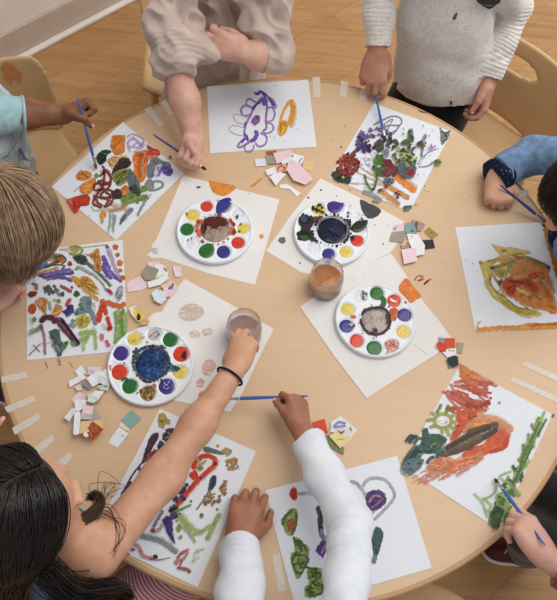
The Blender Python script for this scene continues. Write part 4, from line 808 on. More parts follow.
def e4(s):
    s.st((52, 60, 70), 3.6, [(196, 330), (180, 290), (182, 250), (206, 216), (250, 196), (300, 194), (340, 214), (360, 250), (364, 300), (340, 340), (300, 366), (250, 378), (212, 352), (196, 330)], .35)
    s.cluster([(40, 50, 64), (70, 80, 90)], 190, 240, 18, 40, 24, .6, 1.5); s.cluster([(40, 50, 64), (80, 90, 96)], 290, 198, 60, 12, 26, .5, 1.4)
    s.bl((62, 110, 120), [(360, 270), (382, 284), (410, 300), (426, 308), (400, 324), (366, 316)], .12, .8); s.bl((40, 64, 78), [(386, 296), (416, 300), (424, 314), (400, 322)], .1, .5); s.bl((24, 34, 60), [(224, 368), (244, 372), (246, 386), (234, 382)], .1)
    s.dot((60, 54, 60), 250, 170, .9); s.dot((80, 40, 40), 130, 282, .9); s.bl((60, 20, 20), [(430, 244), (450, 214), (460, 236), (452, 262), (440, 252)], .2, .4); s.st((204, 58, 34), 1.4, [(60, 320), (44, 294), (60, 300)], 0); s.st((60, 110, 60), 2.6, [(114, 376), (130, 362), (150, 370)], 0)
    s.cluster([(110, 84, 40), (180, 156, 100), (80, 60, 40)], 252, 440, 40, 36, 30, .6, 1.5); s.bl((150, 120, 80), [(276, 396), (290, 390), (300, 404), (288, 416), (276, 410)], .1); s.cluster([(120, 90, 50)], 264, 408, 30, 6, 10, .5, 1.1)
    for q in ([(340, 380), (352, 400), (372, 372)], [(350, 420), (370, 410)], [(334, 400), (346, 420)]): s.st((190, 176, 220), 1, q, .3)
    s.st((70, 60, 76), 1.2, [(192, 444), (206, 434)], .3); s.st((130, 110, 120), 1.2, [(262, 142), (300, 112), (312, 126), (290, 150)], .4); s.dot((90, 60, 80), 316, 130, .7)
    for a in np.arange(0, 6.28, .2): s.dot((30, 40, 60), 272+96*math.cos(a)*rr0.uniform(.97, 1.08), 286+92*math.sin(a)*rr0.uniform(.97, 1.08), rr0.uniform(.4, 1.3), .1)
    for q in ([(240, 142), (210, 150)], [(170, 160), (196, 158)]): s.st((180, 150, 60), 1, q, .3)
palette(150.5, 364.7, 43, TZ+.0008, 'white paint palette with deep blue water beside the crowded painting', (100, 310, 105/557),
 [('green', 373, 155, 43), ('red', 430, 232, 45), ('yellow', 425, 328, 40), ('purple', 353, 404, 45), ('gold brown', 253, 440, 43), ('green', 158, 403, 43), ('red', 103, 328, 45), ('purple', 110, 228, 43), ('yellow', 182, 150, 40), ('pearly grey', 287, 128, 38)],
 (275, 285, 92), WATER_BLU, e4, 'deep blue water')

# ================================================================ glass jars of rinsing water
def glass_mat():
    t = NT('jar_glass'); t.set(Base_Color=(.985, .99, .985, 1), Roughness=.015, IOR=1.40, Transmission_Weight=1.0)
    lp = t.n('ShaderNodeBsdfTransparent'); mx = t.n('ShaderNodeMixShader'); mx.inputs[0].default_value = .35
    t.l(t.b.outputs[0], mx.inputs[1]); t.l(lp.outputs[0], mx.inputs[2]); t.l(mx.outputs[0], t.out.inputs[0])
    return t.m
GLASS = glass_mat()
def water_mat(name, c, dens):
    t = NT(name); f = t.noise(t.coord('Object'), 60, 3, .6); a = lin(c)
    t.base(t.ramp(f, [(.3, tuple(x*.82 for x in a)), (.7, a)])).set(Roughness=.05, Specular_IOR_Level=.4, Alpha=dens); return t.m
def jar(px, py, label, wcol, wlevel, dens, rr=.036, hh=.072):
    c = at(px, py, TZ); root = empty('glass_jar', (c[0], c[1], TZ), label, 'jar', 'glass jars of rinsing water')
    o = [(.001, .0004), (rr*.8, .0004), (rr*.97, .004), (rr, .010), (rr, hh*.62), (rr*.985, hh*.70), (rr*.88, hh*.79), (rr*.86, hh*.81), (rr*.915, hh*.825), (rr*.86, hh*.84), (rr*.86, hh*.87), (rr*.915, hh*.885), (rr*.86, hh*.90), (rr*.86, hh*.95), (rr*.90, hh*.975), (rr*.87, hh)]
    i_ = [(rr*.83, hh), (rr*.80, hh*.97), (rr*.80, hh*.80), (rr*.92, hh*.70), (rr*.935, hh*.6), (rr*.935, .012), (rr*.86, .006), (.001, .005)]
    V, F = lathe(o+i_, 72, (c[0], c[1], TZ)); fixn(mesh_obj('jar_glass', V, F, GLASS, root))
    V, F = lathe([(.001, .0054), (rr*.85, .0064), (rr*.925, .0126), (rr*.925, wlevel), (rr*.90, wlevel+.0006), (.001, wlevel-.0002)], 64, (c[0], c[1], TZ))
    tag(fixn(mesh_obj('rinsing_water', V, F, water_mat('water_'+root.name, wcol, dens), root)), 'cloudy rinsing water')
    return root, c
jar(324.5, 287.5, 'glass jar of amber rinsing water standing between the two right palettes', (190, 122, 74), .040, .86)
jarB, jarBc = jar(244, 337, 'glass jar of murky grey pink water with a hand reaching into it', (176, 138, 130), .034, .80)

# ================================================================ little cut paper scraps
def scrap_mat(c):
    key = 'scrap_%d_%d_%d' % c
    return bpy.data.materials.get(key) or mottled(key, c, .07, 90, .75, .08, .2)
class Pile:
    """scraps traced in one frame, each laid over the one before"""
    def __init__(s, x0, y0, k, group): s.f = (x0, y0, k); s.z = TZ+.0004; s.g = group; s.i = 0; s.r = random.Random(int(x0*3+y0))
    def add(s, c, q, label, marks=(), gap=.0007, z=None):
        x0, y0, k = s.f; zz = s.z if z is None else z; s.z += gap; s.i += 1
        P = np.array([at(x0+a*k, y0+b*k, zz) for a, b in q]); cen = P.mean(0); n = len(P)
        # a faint lift of the corners, the underside following
        lift = [s.r.uniform(0, .0016) for _ in range(n)]
        V = [(*p[:2], zz) for p in P]+[(*p[:2], zz+.00035) for p in P]; V = [(v[0], v[1], v[2]+lift[i % n]) for i, v in enumerate(V)]
        V += [(cen[0], cen[1], zz), (cen[0], cen[1], zz+.00035)]; F = []
        for i in range(n):
            j = (i+1) % n; F += [(i, j, n+j, n+i), (n+i, n+j, 2*n+1), (j, i, 2*n)]
        o = fixn(mesh_obj('paper_scrap', V, F, scrap_mat(c), loc=(cen[0], cen[1], zz), smooth=False)); tag(o, label, 'scrap', s.g)
        if marks:
            m = Paint(zz+.0011, x0, y0, k, s.i)
            for col_, pts, w in marks:
                if w: m.st(col_, w, pts, .2)
                else: m.bl(col_, pts, .15, .2)
            m.build('paint_mark', o)
        return o
WH, WH2, PK, SG_, CR = (228, 230, 234), (218, 222, 228), (226, 198, 206), (150, 150, 130), (222, 190, 140)
A = Pile(240, 140, 90/557, 'paper scraps below the purple leaf painting')
A.add(CR, [(388, 128), (462, 132), (444, 196), (392, 180)], 'tan paper scrap behind the pink ones below the purple leaf painting')
A.add(WH2, [(92, 118), (160, 116), (172, 160), (98, 166)], 'white scrap at the left end of the pile below the purple leaf painting')
A.add((170, 84, 60), [(160, 72), (224, 64), (226, 86), (172, 96)], 'rust marked scrap tucked under the bottom edge of the purple leaf painting')
A.add(SG_, [(158, 96), (206, 96), (220, 150), (166, 152)], 'sage grey scrap below the purple leaf painting')
A.add(PK, [(204, 84), (310, 60), (340, 100), (262, 142), (226, 148)], 'larger pink scrap nearest the purple leaf painting')
A.add(WH, [(324, 82), (396, 102), (390, 136), (370, 160), (316, 128)], 'white scrap with a dark edge above the pink scrap', [((150, 60, 40), [(318, 96), (334, 102)], 1.6), ((70, 70, 76), [(384, 112), (366, 136), (372, 158)], .8)])
A.add(WH, [(158, 190), (214, 166), (238, 200), (170, 222)], 'white scrap left of the orange stained one')
A.add(WH2, [(250, 136), (318, 106), (330, 120), (270, 158)], 'narrow white scrap with rust blots in the pile below the leaf')
A.add(WH, [(182, 228), (236, 198), (286, 214), (222, 284)], 'white scrap with a dark dot pointing down', [((70, 80, 100), [(228, 244), (234, 246)], 1)])
A.add((216, 172, 150), [(226, 164), (282, 146), (292, 190), (232, 208)], 'orange stained scrap in the middle of the top pile', [((200, 100, 60), [(240, 196), (236, 172), (262, 160), (276, 178), (256, 192)], 1.4), ((196, 84, 50), [(266, 166), (284, 176)], 1.6)])
A.add(PK, [(300, 132), (330, 126), (400, 182), (452, 246), (406, 278), (330, 252), (288, 186)], 'long pink torn scrap at the right of the pile')
A.add(WH, [(246, 278), (296, 276), (322, 292), (376, 330), (352, 350), (308, 306), (250, 300)], 'white bent scrap lying alone between the top pile and the black palette', z=TZ+.0004)
B = Pile(380, 205, 70/467, 'paper scraps between the flower painting and the orange leaf painting')
B.add((222, 196, 206), [(76, 150), (110, 132), (164, 130), (160, 176), (90, 180)], 'pale pink scrap behind the sage one with a lilac smudge', [((176, 166, 190), [(90, 166), (114, 148)], 2)])
B.add((152, 150, 138), [(60, 246), (76, 184), (168, 176), (162, 232), (150, 252)], 'sage grey scrap over the corner of the speckled newsprint sheet')
B.add((166, 142, 140), [(214, 98), (262, 108), (302, 130), (272, 176), (222, 170)], 'mauve brown scrap at the top of the right pile', [((112, 92, 60), [(246, 112), (238, 150), (244, 172)], 3)])
B.add((130, 158, 152), [(166, 126), (196, 116), (236, 150), (242, 196), (206, 198), (168, 186)], 'teal green scrap in the right pile', [((50, 74, 74), [(206, 180), (226, 172), (240, 188)], 2)])
B.add((160, 140, 80), [(292, 178), (328, 146), (388, 200), (346, 228)], 'olive gold square scrap on the bare table right of the pile', [((116, 98, 50), [(334, 178), (350, 186)], 1)], z=TZ+.0004)
B.add((58, 58, 56), [(268, 236), (352, 232), (366, 288), (296, 298)], 'black square scrap on the bare table', z=TZ+.0004)
B.add(WH, [(178, 192), (254, 196), (300, 270), (294, 332), (232, 344), (196, 260)], 'large white scrap in the right pile', [((190, 130, 100), [(204, 206), (222, 212)], 1)])
B.add((206, 178, 160), [(140, 264), (168, 234), (192, 242), (188, 282), (150, 290)], 'small tan scrap with brown smear in the right pile', [((170, 120, 90), [(150, 272), (178, 276), (186, 244)], 1.5)])
B.add((230, 206, 216), [(142, 296), (240, 286), (246, 376), (160, 396)], 'pale pink square scrap at the bottom of the right pile')
Cc = Pile(430, 330, 40/533, 'paper scraps at the corner of the red blaze painting')
Cc.add((170, 152, 134), [(350, 170), (450, 176), (426, 320), (350, 300)], 'taupe scrap near the corner of the red blaze painting')
Cc.add((120, 122, 120), [(210, 400), (240, 470), (240, 520), (290, 500), (260, 380)], 'grey scrap peeping out under the charcoal one')
Cc.add(WH, [(160, 300), (240, 240), (350, 250), (350, 350), (240, 380)], 'white scrap beneath the red and charcoal scraps', [((170, 180, 140), [(240, 270), (330, 280)], 1)])
Cc.add((150, 150, 150), [(110, 100), (190, 110), (200, 180), (130, 190)], 'small grey scrap behind the two red ones')
Cc.add((206, 88, 56), [(196, 110), (330, 112), (330, 236), (216, 250)], 'flat red orange square scrap near the red blaze painting')
Cc.add((206, 76, 56), [(80, 200), (110, 150), (206, 190), (212, 290), (130, 280)], 'red orange scrap over the newsprint corner', [((226, 180, 180), [(90, 180), (86, 240)], 1.4)])
Cc.add((56, 62, 60), [(236, 370), (330, 336), (370, 360), (382, 470), (310, 500), (250, 430)], 'charcoal scrap next to the red blaze painting corner')
D = Pile(300, 400, 70/557, 'paper scraps by the wrist holding the level brush')
D.add((224, 220, 210), [(340, 160), (380, 170), (458, 240), (380, 340), (330, 390), (340, 300)], 'cream scrap at the right end of the small pile above the bottom painting', [((140, 160, 120), [(396, 214), (410, 250)], 2)])
D.add((118, 130, 96), [(176, 306), (226, 272), (300, 340), (352, 384), (346, 436), (250, 392)], 'olive green scrap under the yellow one above the bottom painting', [((210, 210, 200), [(240, 396), (300, 430)], 2)])
D.add((208, 84, 60), [(96, 180), (196, 150), (222, 262), (150, 290)], 'bright red scrap above the bottom painting')
D.add((222, 222, 226), [(246, 176), (326, 126), (376, 170), (386, 230), (300, 260), (240, 256)], 'white scrap with a lilac stripe above the bottom painting', [((150, 144, 196), [(256, 206), (310, 178), (366, 186)], 2.4), ((150, 144, 196), [(264, 216), (330, 210), (366, 206)], 2.6)])
D.add((218, 212, 206), [(284, 232), (390, 222), (398, 290), (330, 310)], 'white scrap with a purple brown spot above the bottom painting', [((110, 86, 110), [(300, 240), (330, 256), (356, 238), (338, 270), (318, 266)], 0)])
D.add((222, 208, 140), [(232, 290), (290, 250), (392, 310), (320, 386)], 'pale yellow scrap above the bottom painting', [((180, 160, 90), [(290, 320), (320, 312), (356, 316)], .8)])
E_ = Pile(118, 240, 110/557, 'paper scraps between the crowded painting and the newsprint sheets')
E_.add((228, 204, 212), [(46, 216), (116, 182), (152, 234), (120, 254), (48, 266)], 'pink scrap beside the upper right corner of the crowded painting')
E_.add((228, 204, 212), [(150, 112), (214, 112), (206, 142), (150, 132)], 'pink scrap touching the torn newsprint corner')
E_.add((228, 204, 212), [(276, 130), (318, 136), (324, 184), (290, 190)], 'pink upright scrap standing clear at the right of its pile')
E_.add(WH, [(186, 120), (230, 126), (256, 160), (250, 200), (186, 196)], 'white scrap under the sage one near the crowded painting', [((170, 140, 160), [(230, 140), (250, 160)], 2)])
E_.add((146, 146, 126), [(116, 176), (146, 128), (208, 150), (184, 204), (140, 204)], 'sage grey scrap near the crowded painting')
E_.add(WH, [(150, 212), (196, 200), (250, 172), (258, 196), (216, 228), (156, 244)], 'long white torn scrap near the crowded painting')
E_.add((220, 206, 150), [(196, 186), (230, 172), (230, 184), (204, 196)], 'tiny yellow scrap in the pile near the crowded painting')
E_.add((226, 196, 170), [(216, 232), (272, 206), (282, 216), (262, 252), (230, 250)], 'peach scrap near the crowded painting')
E_.add((226, 198, 208), [(230, 252), (284, 212), (304, 240), (270, 286), (238, 290)], 'pink scrap marked with purple near the crowded painting', [((130, 110, 150), [(252, 248), (282, 216), (276, 246)], 0)])
E_.add((212, 222, 226), [(170, 270), (196, 250), (240, 262), (246, 300), (220, 326), (184, 308)], 'pale blue torn scrap near the crowded painting', [((150, 150, 140), [(176, 300), (200, 318), (216, 322)], .8)])
E_.add((206, 168, 120), [(106, 426), (150, 396), (160, 420), (130, 432)], 'tan sliver under the yellow scrap by the blue water palette')
E_.add((222, 224, 220), [(56, 344), (90, 332), (130, 400), (100, 414), (66, 376)], 'white scrap under the yellow scrap by the blue water palette')
E_.add((222, 200, 96), [(78, 334), (100, 350), (140, 384), (112, 416), (84, 392)], 'yellow scrap with a black mark by the blue water palette', [((40, 36, 30), [(100, 370), (114, 384), (112, 404), (96, 404)], 0)])
G = Pile(55, 350, 95/543, 'paper scraps left of the blue water palette')
G.add((226, 206, 212), [(96, 280), (140, 236), (176, 262), (176, 300), (110, 312)], 'pink scrap halfway down the long pile')
G.add(WH, [(114, 124), (152, 86), (180, 130), (136, 154)], 'topmost white scrap of the long pile left of the blue water palette')
G.add((222, 208, 214), [(186, 96), (270, 98), (266, 140), (190, 140)], 'pale pink scrap near the top of the long pile')
G.add((196, 190, 190), [(178, 140), (206, 106), (226, 124), (214, 150)], 'light grey small scrap near the top of the long pile')
G.add(WH, [(76, 182), (160, 136), (180, 160), (86, 216)], 'long white scrap sticking out to the left near the top')
G.add((222, 206, 204), [(112, 210), (150, 196), (160, 230), (122, 234)], 'rosy scrap below the long white one', [((176, 110, 110), [(118, 232), (122, 216)], .8)])
G.add((140, 132, 132), [(146, 196), (176, 174), (222, 208), (196, 228)], 'dark grey scrap in the long pile')
G.add(WH, [(180, 164), (214, 138), (264, 118), (262, 186), (216, 212)], 'large white scrap in the upper half of the long pile')
G.add(WH, [(260, 130), (290, 106), (316, 150), (308, 190), (258, 176)], 'white scrap closest to the red paint well')
G.add((200, 214, 212), [(258, 144), (310, 176), (296, 210), (250, 186)], 'pale teal scrap at the right of the long pile')
G.add((186, 202, 186), [(240, 206), (290, 200), (318, 186), (302, 234), (262, 230)], 'green marked scrap at the right of the long pile', [((84, 120, 110), [(276, 206), (300, 208)], 1), ((176, 140, 100), [(244, 204), (266, 214)], 1)])
G.add((190, 206, 190), [(180, 262), (206, 238), (236, 250), (206, 270)], 'sage green sliver in the middle of the long pile')
G.add(WH, [(184, 290), (230, 232), (282, 236), (250, 280), (200, 302)], 'white scrap over green ones in the middle', [((150, 186, 160), [(190, 286), (226, 262)], 2)])
G.add((120, 150, 116), [(214, 304), (238, 282), (268, 278), (252, 296)], 'mid green sliver in the long pile')
G.add((206, 222, 212), [(186, 268), (224, 262), (256, 282), (220, 304), (196, 296)], 'mint scrap in the middle of the long pile')
G.add(WH, [(112, 344), (116, 286), (180, 288), (174, 330), (130, 352)], 'white square scrap over the pink one')
G.add(WH2, [(52, 386), (100, 330), (124, 344), (82, 410)], 'white slanting scrap at the left side of the long pile')
G.add((170, 162, 158), [(218, 328), (268, 396), (206, 400), (196, 360)], 'grey triangular scrap in the lower half')
G.add((188, 184, 182), [(136, 396), (150, 362), (206, 364), (212, 398)], 'light grey scrap above the rust square')
G.add((228, 204, 210), [(154, 362), (166, 316), (220, 322), (214, 370)], 'pink square scrap above the rust square')
G.add(WH, [(104, 480), (112, 356), (144, 350), (146, 476), (118, 488)], 'tall white scrap at the lower left of the long pile', [((170, 120, 60), [(120, 490), (144, 484)], 2)])
G.add((222, 190, 140), [(140, 480), (150, 410), (274, 398), (276, 450), (190, 470)], 'peach scrap under the rust square')
G.add((226, 224, 220), [(158, 484), (190, 454), (206, 480), (180, 502)], 'white torn scrap at the foot of the rust square')
G.add((164, 78, 46), [(180, 462), (214, 408), (278, 454), (212, 522)], 'rust coloured painted square scrap', [((196, 120, 76), [(206, 430), (220, 470)], 1), ((196, 120, 76), [(226, 430), (244, 466)], 1), ((120, 54, 36), [(200, 480), (236, 480), (262, 456)], 1.4), ((200, 130, 80), [(196, 460), (212, 494)], 1)])
Hh = Pile(55, 350, 95/543, 'teal and lilac scraps near the lower left painting')
Hh.add((226, 228, 234), [(304, 528), (368, 440), (424, 480), (356, 560)], 'white scrap with a lilac patch beside the lower left painting', [((168, 146, 190), [(372, 440), (398, 456), (416, 492), (400, 506), (378, 478)], 0)])
Hh.add((222, 212, 180), [(366, 436), (382, 406), (430, 446), (420, 468)], 'cream strip scrap below the teal one')
Hh.add((126, 166, 164), [(378, 404), (434, 344), (494, 390), (430, 452)], 'teal rectangle scrap beside the lower left painting')
# ================================================================ modelling of bodies and clothes: soft unions of rounded shapes, skinned as one surface
def nrm(v): v = np.asarray(v, float); return v/(np.linalg.norm(v)+1e-12)
class Flesh:
    def __init__(s): s.p = []
    def cone(s, a, b, ra, rb, k=.012, flat=None, cut=(0, 0)):
        """rounded cone from a to b; flat=(axis, factor) squeezes it along axis; cut=(1,1) gives flat ends"""
        s.p.append(('c', np.array(a, float), np.array(b, float), ra, rb, k, flat, cut)); return s
    def ell(s, c, r, R=None, k=.012, op='+'):
        s.p.append(('e', np.array(c, float), np.array(r, float), np.eye(3) if R is None else np.array(R, float), k, op)); return s
    def chain(s, P, r, k=.012, flat=None):
        for i in range(len(P)-1): s.cone(P[i], P[i+1], r[i], r[i+1], k, flat)
        return s
    def plane(s, c, n, reach=1.0, rad=.2, k=.002):
        """cuts away what lies on the n side of c, within rad of c"""
        s.p.append(('p', np.array(c, float), nrm(n), rad, k)); return s
    def bounds(s):
        lo = np.full(3, 9.); hi = -lo
        for q in s.p:
            if q[0] == 'c':
                r = max(q[3], q[4])*(1.25 if q[6] is None else max(1.25, 1.1/min(1, q[6][1])*1.0)); m = np.minimum(q[1], q[2])-r; M = np.maximum(q[1], q[2])+r
            elif q[0] == 'e' and q[5] == '+': m = q[1]-q[2].max(); M = q[1]+q[2].max()
            else: continue
            lo = np.minimum(lo, m); hi = np.maximum(hi, M)
        return lo-.012, hi+.012
    def mesh(s, h):
        lo, hi = s.bounds(); n = np.ceil((hi-lo)/h).astype(int)+1
        G = np.full(n, 1., np.float32)
        ax = [(lo[i]+h*np.arange(n[i])).astype(np.float32) for i in range(3)]
        for q in s.p:
            if q[0] == 'c': r = max(q[3], q[4])/(min(1, q[6][1]) if q[6] else 1); m = np.minimum(q[1], q[2])-r; M = np.maximum(q[1], q[2])+r; k = q[5]
            elif q[0] == 'e': m = q[1]-q[2].max(); M = q[1]+q[2].max(); k = q[4]
            else: m = q[1]-q[3]; M = q[1]+q[3]; k = q[4]
            pad = k*1.2+3*h
            i0 = np.clip(np.floor((m-pad-lo)/h).astype(int), 0, n); i1 = np.clip(np.ceil((M+pad-lo)/h).astype(int)+1, 0, n)
            if (i1 <= i0).any(): continue
            sl = tuple(slice(a, b) for a, b in zip(i0, i1))
            X = ax[0][sl[0]][:, None, None]; Y = ax[1][sl[1]][None, :, None]; Z = ax[2][sl[2]][None, None, :]
            g = G[sl]
            if q[0] == 'c':
                a, b, ra, rb, k, flat, cut = q[1:]
                px, py, pz = X-np.float32(a[0]), Y-np.float32(a[1]), Z-np.float32(a[2]); ba = b-a
                f = 1.0
                if flat is not None:
                    nx = nrm(flat[0]); f = flat[1]; dn = (px*nx[0]+py*nx[1]+pz*nx[2])*(1/f-1)
                    px, py, pz = px+nx[0]*dn, py+nx[1]*dn, pz+nx[2]*dn
                    ba = ba+nx*np.dot(ba, nx)*(1/f-1)
                bb = float(np.dot(ba, ba))+1e-12; t0 = (px*ba[0]+py*ba[1]+pz*ba[2])/bb; t = np.clip(t0, 0, 1)
                d = np.sqrt((px-ba[0]*t)**2+(py-ba[1]*t)**2+(pz-ba[2]*t)**2)-(ra+(rb-ra)*t)
                if f < 1: d = d*min(1, f*1.25)
                L = math.sqrt(bb)
                if cut[0]: d = np.maximum(d, -t0*L)
                if cut[1]: d = np.maximum(d, (t0-1)*L)
            elif q[0] == 'e':
                c, r, R, k, op = q[1:]
                dx, dy, dz = X-np.float32(c[0]), Y-np.float32(c[1]), Z-np.float32(c[2])
                u = [(dx*R[0, i]+dy*R[1, i]+dz*R[2, i]) for i in range(3)]
                k0 = np.sqrt((u[0]/r[0])**2+(u[1]/r[1])**2+(u[2]/r[2])**2); k1 = np.sqrt((u[0]/r[0]**2)**2+(u[1]/r[1]**2)**2+(u[2]/r[2]**2)**2)+1e-6
                d = k0*(k0-1)/k1
                if op == '-':
                    hh = np.clip(.5-.5*(g+d)/k, 0, 1); G[sl] = g*(1-hh)-d*hh+k*hh*(1-hh); continue
            else:
                c, nv, rad, k = q[1:]
                d = (X-np.float32(c[0]))*nv[0]+(Y-np.float32(c[1]))*nv[1]+(Z-np.float32(c[2]))*nv[2]
                ins = np.sqrt((X-c[0])**2+(Y-c[1])**2+(Z-c[2])**2) < rad
                G[sl] = np.where(ins, np.maximum(g, d), g); continue
            d = d.astype(np.float32)
            hh = np.clip(.5+.5*(g-d)/k, 0, 1); G[sl] = g+(d-g)*hh-k*hh*(1-hh)
        return nets(G, lo, h)
def nets(G, lo, h):
    S = G < 0; nx, ny, nz = G.shape
    cnt = np.zeros((nx-1, ny-1, nz-1), np.int8)
    for a in (0, 1):
        for b in (0, 1):
            for c in (0, 1): cnt += S[a:nx-1+a, b:ny-1+b, c:nz-1+c]
    act = np.argwhere((cnt > 0) & (cnt < 8)); idx = np.full(cnt.shape, -1, np.int32); idx[tuple(act.T)] = np.arange(len(act))
    acc = np.zeros((len(act), 3)); num = np.zeros(len(act))
    cs = [(a, b, c) for a in (0, 1) for b in (0, 1) for c in (0, 1)]
    val = {c: G[act[:, 0]+c[0], act[:, 1]+c[1], act[:, 2]+c[2]].astype(float) for c in cs}
    for c in cs:
        for ax_ in range(3):
            if c[ax_] == 0:
                e = list(c); e[ax_] = 1; e = tuple(e); v0, v1 = val[c], val[e]; m = (v0 < 0) != (v1 < 0)
                t = v0/(v0-v1+1e-12)
                for i in range(3): acc[m, i] += c[i]+(t[m] if i == ax_ else 0)
                num[m] += 1
    V = lo+(act+acc/np.maximum(num, 1)[:, None])*h
    Fs = []
    for ax_ in range(3):
        o = [x for x in range(3) if x != ax_]
        A = [slice(None)]*3; B = [slice(None)]*3; A[ax_] = slice(0, -1); B[ax_] = slice(1, None)
        for d in o: A[d] = B[d] = slice(1, -1)
        s0, s1 = S[tuple(A)], S[tuple(B)]; e = np.argwhere(s0 != s1)
        if not len(e): continue
        fl = s0[tuple(e.T)]; e[:, o[0]] += 1; e[:, o[1]] += 1
        def at_(d0, d1): q = e.copy(); q[:, o[0]] -= d0; q[:, o[1]] -= d1; return idx[tuple(q.T)]
        q = np.stack([at_(1, 1), at_(0, 1), at_(0, 0), at_(1, 0)], 1)
        if ax_ == 1: fl = ~fl
        q[~fl] = q[~fl][:, ::-1]; Fs.append(q)
    F = np.concatenate(Fs); F = F[(F >= 0).all(1)]
    return V, F
def vnorm(V, F):
    n = np.cross(V[F[:, 2]]-V[F[:, 0]], V[F[:, 3]]-V[F[:, 1]]); N = np.zeros_like(V)
    for i in range(4): np.add.at(N, F[:, i], n)
    return N/(np.linalg.norm(N, axis=1)[:, None]+1e-12)
def smooth_v(V, F, it=1, lam=.5):
    for _ in range(it):
        A = np.zeros_like(V); c = np.zeros(len(V))
        for i in range(4):
            a, b = F[:, i], F[:, (i+1) % 4]; np.add.at(A, a, V[b]); np.add.at(A, b, V[a]); np.add.at(c, a, 1); np.add.at(c, b, 1)
        V = V+lam*(A/np.maximum(c, 1)[:, None]-V)
    return V
_nr = np.random.RandomState(3); _ND = _nr.randn(24, 3); _ND /= np.linalg.norm(_ND, axis=1)[:, None]; _NP = _nr.uniform(0, 6.28, 24); _NF = _nr.uniform(.6, 1.7, 24)
def wob(P, f, seed=0):
    """smooth pseudo noise in about -1..1"""
    i0 = (seed*7) % 12; o = np.zeros(len(P))
    for i in range(i0, i0+10): o += np.sin(P@_ND[i]*f*_NF[i]+_NP[i]+seed)
    return o/3.2
def cloth(F_, h, name, mat, root, folds=(), rough=.0006, seed=1, sm=1):
    """folds: (a, b, amplitude, wavelength) rings of gathered cloth along a line"""
    V, F = F_.mesh(h); V = smooth_v(V, F, sm); N = vnorm(V, F); D = rough*2*wob(V, 90, seed)+rough*3*wob(V, 34, seed+2)
    for (a, b, am, wl, rad) in folds:
        a, b = np.array(a), np.array(b); ba = b-a; L = np.linalg.norm(ba); t = (V-a)@ba/L
        q = V-a-np.outer(np.clip(t, 0, L), ba/L); r = np.linalg.norm(q, axis=1)
        w_ = np.clip((t+.02)/.03, 0, 1)*np.clip((L+.01-t)/.02, 0, 1)*np.clip((rad*1.5-r)/(rad*.4), 0, 1)
        if wl <= 0:
            D += w_*am*(1-2.2*np.abs(wob(V, 40, seed))+.6*(1-2.2*np.abs(wob(V, 85, seed+2)))); continue
        ph = t*2*math.pi/wl+3.4*wob(V, 22, seed+3)+1.8*wob(V, 55, seed+5)
        D += w_*am*((np.abs(np.sin(ph))*1.5-.75)*np.clip(.45+.75*wob(V, 24, seed+4), 0, 1.3)+.8*wob(V, 46, seed+6))
    return mesh_obj(name, V+N*D[:, None], F, mat, root)

# ---------------------------------------------------------------- hands and heads
def hand(B, wrist, d, n, side, L=.118, curl=((20, 30, 20),)*4, thumb=((.55, .75, .25), (.9, .35, .2)), spread=6, nails=None, wide=1.0):
    """side +1 right hand, -1 left; d towards the fingers, n the way the palm faces; curls in degrees at the three joints"""
    wrist = np.array(wrist, float); d = nrm(d); n = nrm(np.array(n)-d*np.dot(n, d)); s = np.cross(d, n)*side   # s: towards the thumb
    W = .50*L*wide; Lp = .50*L; r0 = .056*L*wide
    kn = []
    offs = (.36, .125, -.115, -.34); lens = (.40, .45, .42, .33); fwd = (.97, 1.02, .98, .90)
    for i in range(4):
        kn.append(wrist+d*Lp*fwd[i]+s*W*offs[i]-n*.004*(1-abs(offs[i])))
        B.cone(wrist+d*.012+s*W*offs[i]*.45, kn[i], .0115*L/.118, .0082*L/.118*wide, .012)
    B.ell(wrist+d*Lp*.52+n*.003, (1, 1, 1), None, .01) if False else None
    R = np.stack([d, s, n], 1)
    B.ell(wrist+d*Lp*.5+n*.002, (Lp*.58, W*.44, .0125*L/.118), R, .012)
    tips = []
    for i in range(4):
        c = curl[i] if i < len(curl) else curl[-1]
        sp = math.radians(spread*(1.5-i)/1.5); a = 0; p = kn[i]; ln = lens[i]*L; seg = (.45, .31, .24); rr = r0*(1, 1.03, .98, .88)[i]
        rs = (rr*1.12, rr*1.0, rr*.92, rr*.78)
        for j in range(3):
            a += math.radians(c[j]); dd = (d*math.cos(a)+n*math.sin(a)); dd = nrm(dd+s*math.sin(sp)*max(0.2, math.cos(a)))
            q = p+dd*ln*seg[j]; B.cone(p, q, rs[j], rs[j+1], .0022); p = q
        back = nrm(-n*math.cos(a)+d*math.sin(a)); tips.append((p, dd, back, rs[3]))
    tb = wrist+d*Lp*.18+s*W*.30+n*.004; m = wrist+d*Lp*.42+s*W*.50+n*.006
    t1 = nrm(d*thumb[0][0]+s*thumb[0][1]+n*thumb[0][2]); t2 = nrm(d*thumb[1][0]+s*thumb[1][1]+n*thumb[1][2])
    B.cone(tb, tb+t1*.19*L, .0125*L/.118, .0098*L/.118, .012); p1 = tb+t1*.19*L; p2 = p1+t1*.11*L; p3 = p2+t2*.20*L
    B.cone(p1, p2, .0094*L/.118, .0084*L/.118, .006); B.cone(p2, p3, .0082*L/.118, .0062*L/.118, .0022)
    tips.append((p3, t2, nrm(-n*.5+s*.5-t2*np.dot(-n*.5+s*.5, t2)), .0064*L/.118))
    if nails is not None: nails.extend(tips)
    return kn, tips
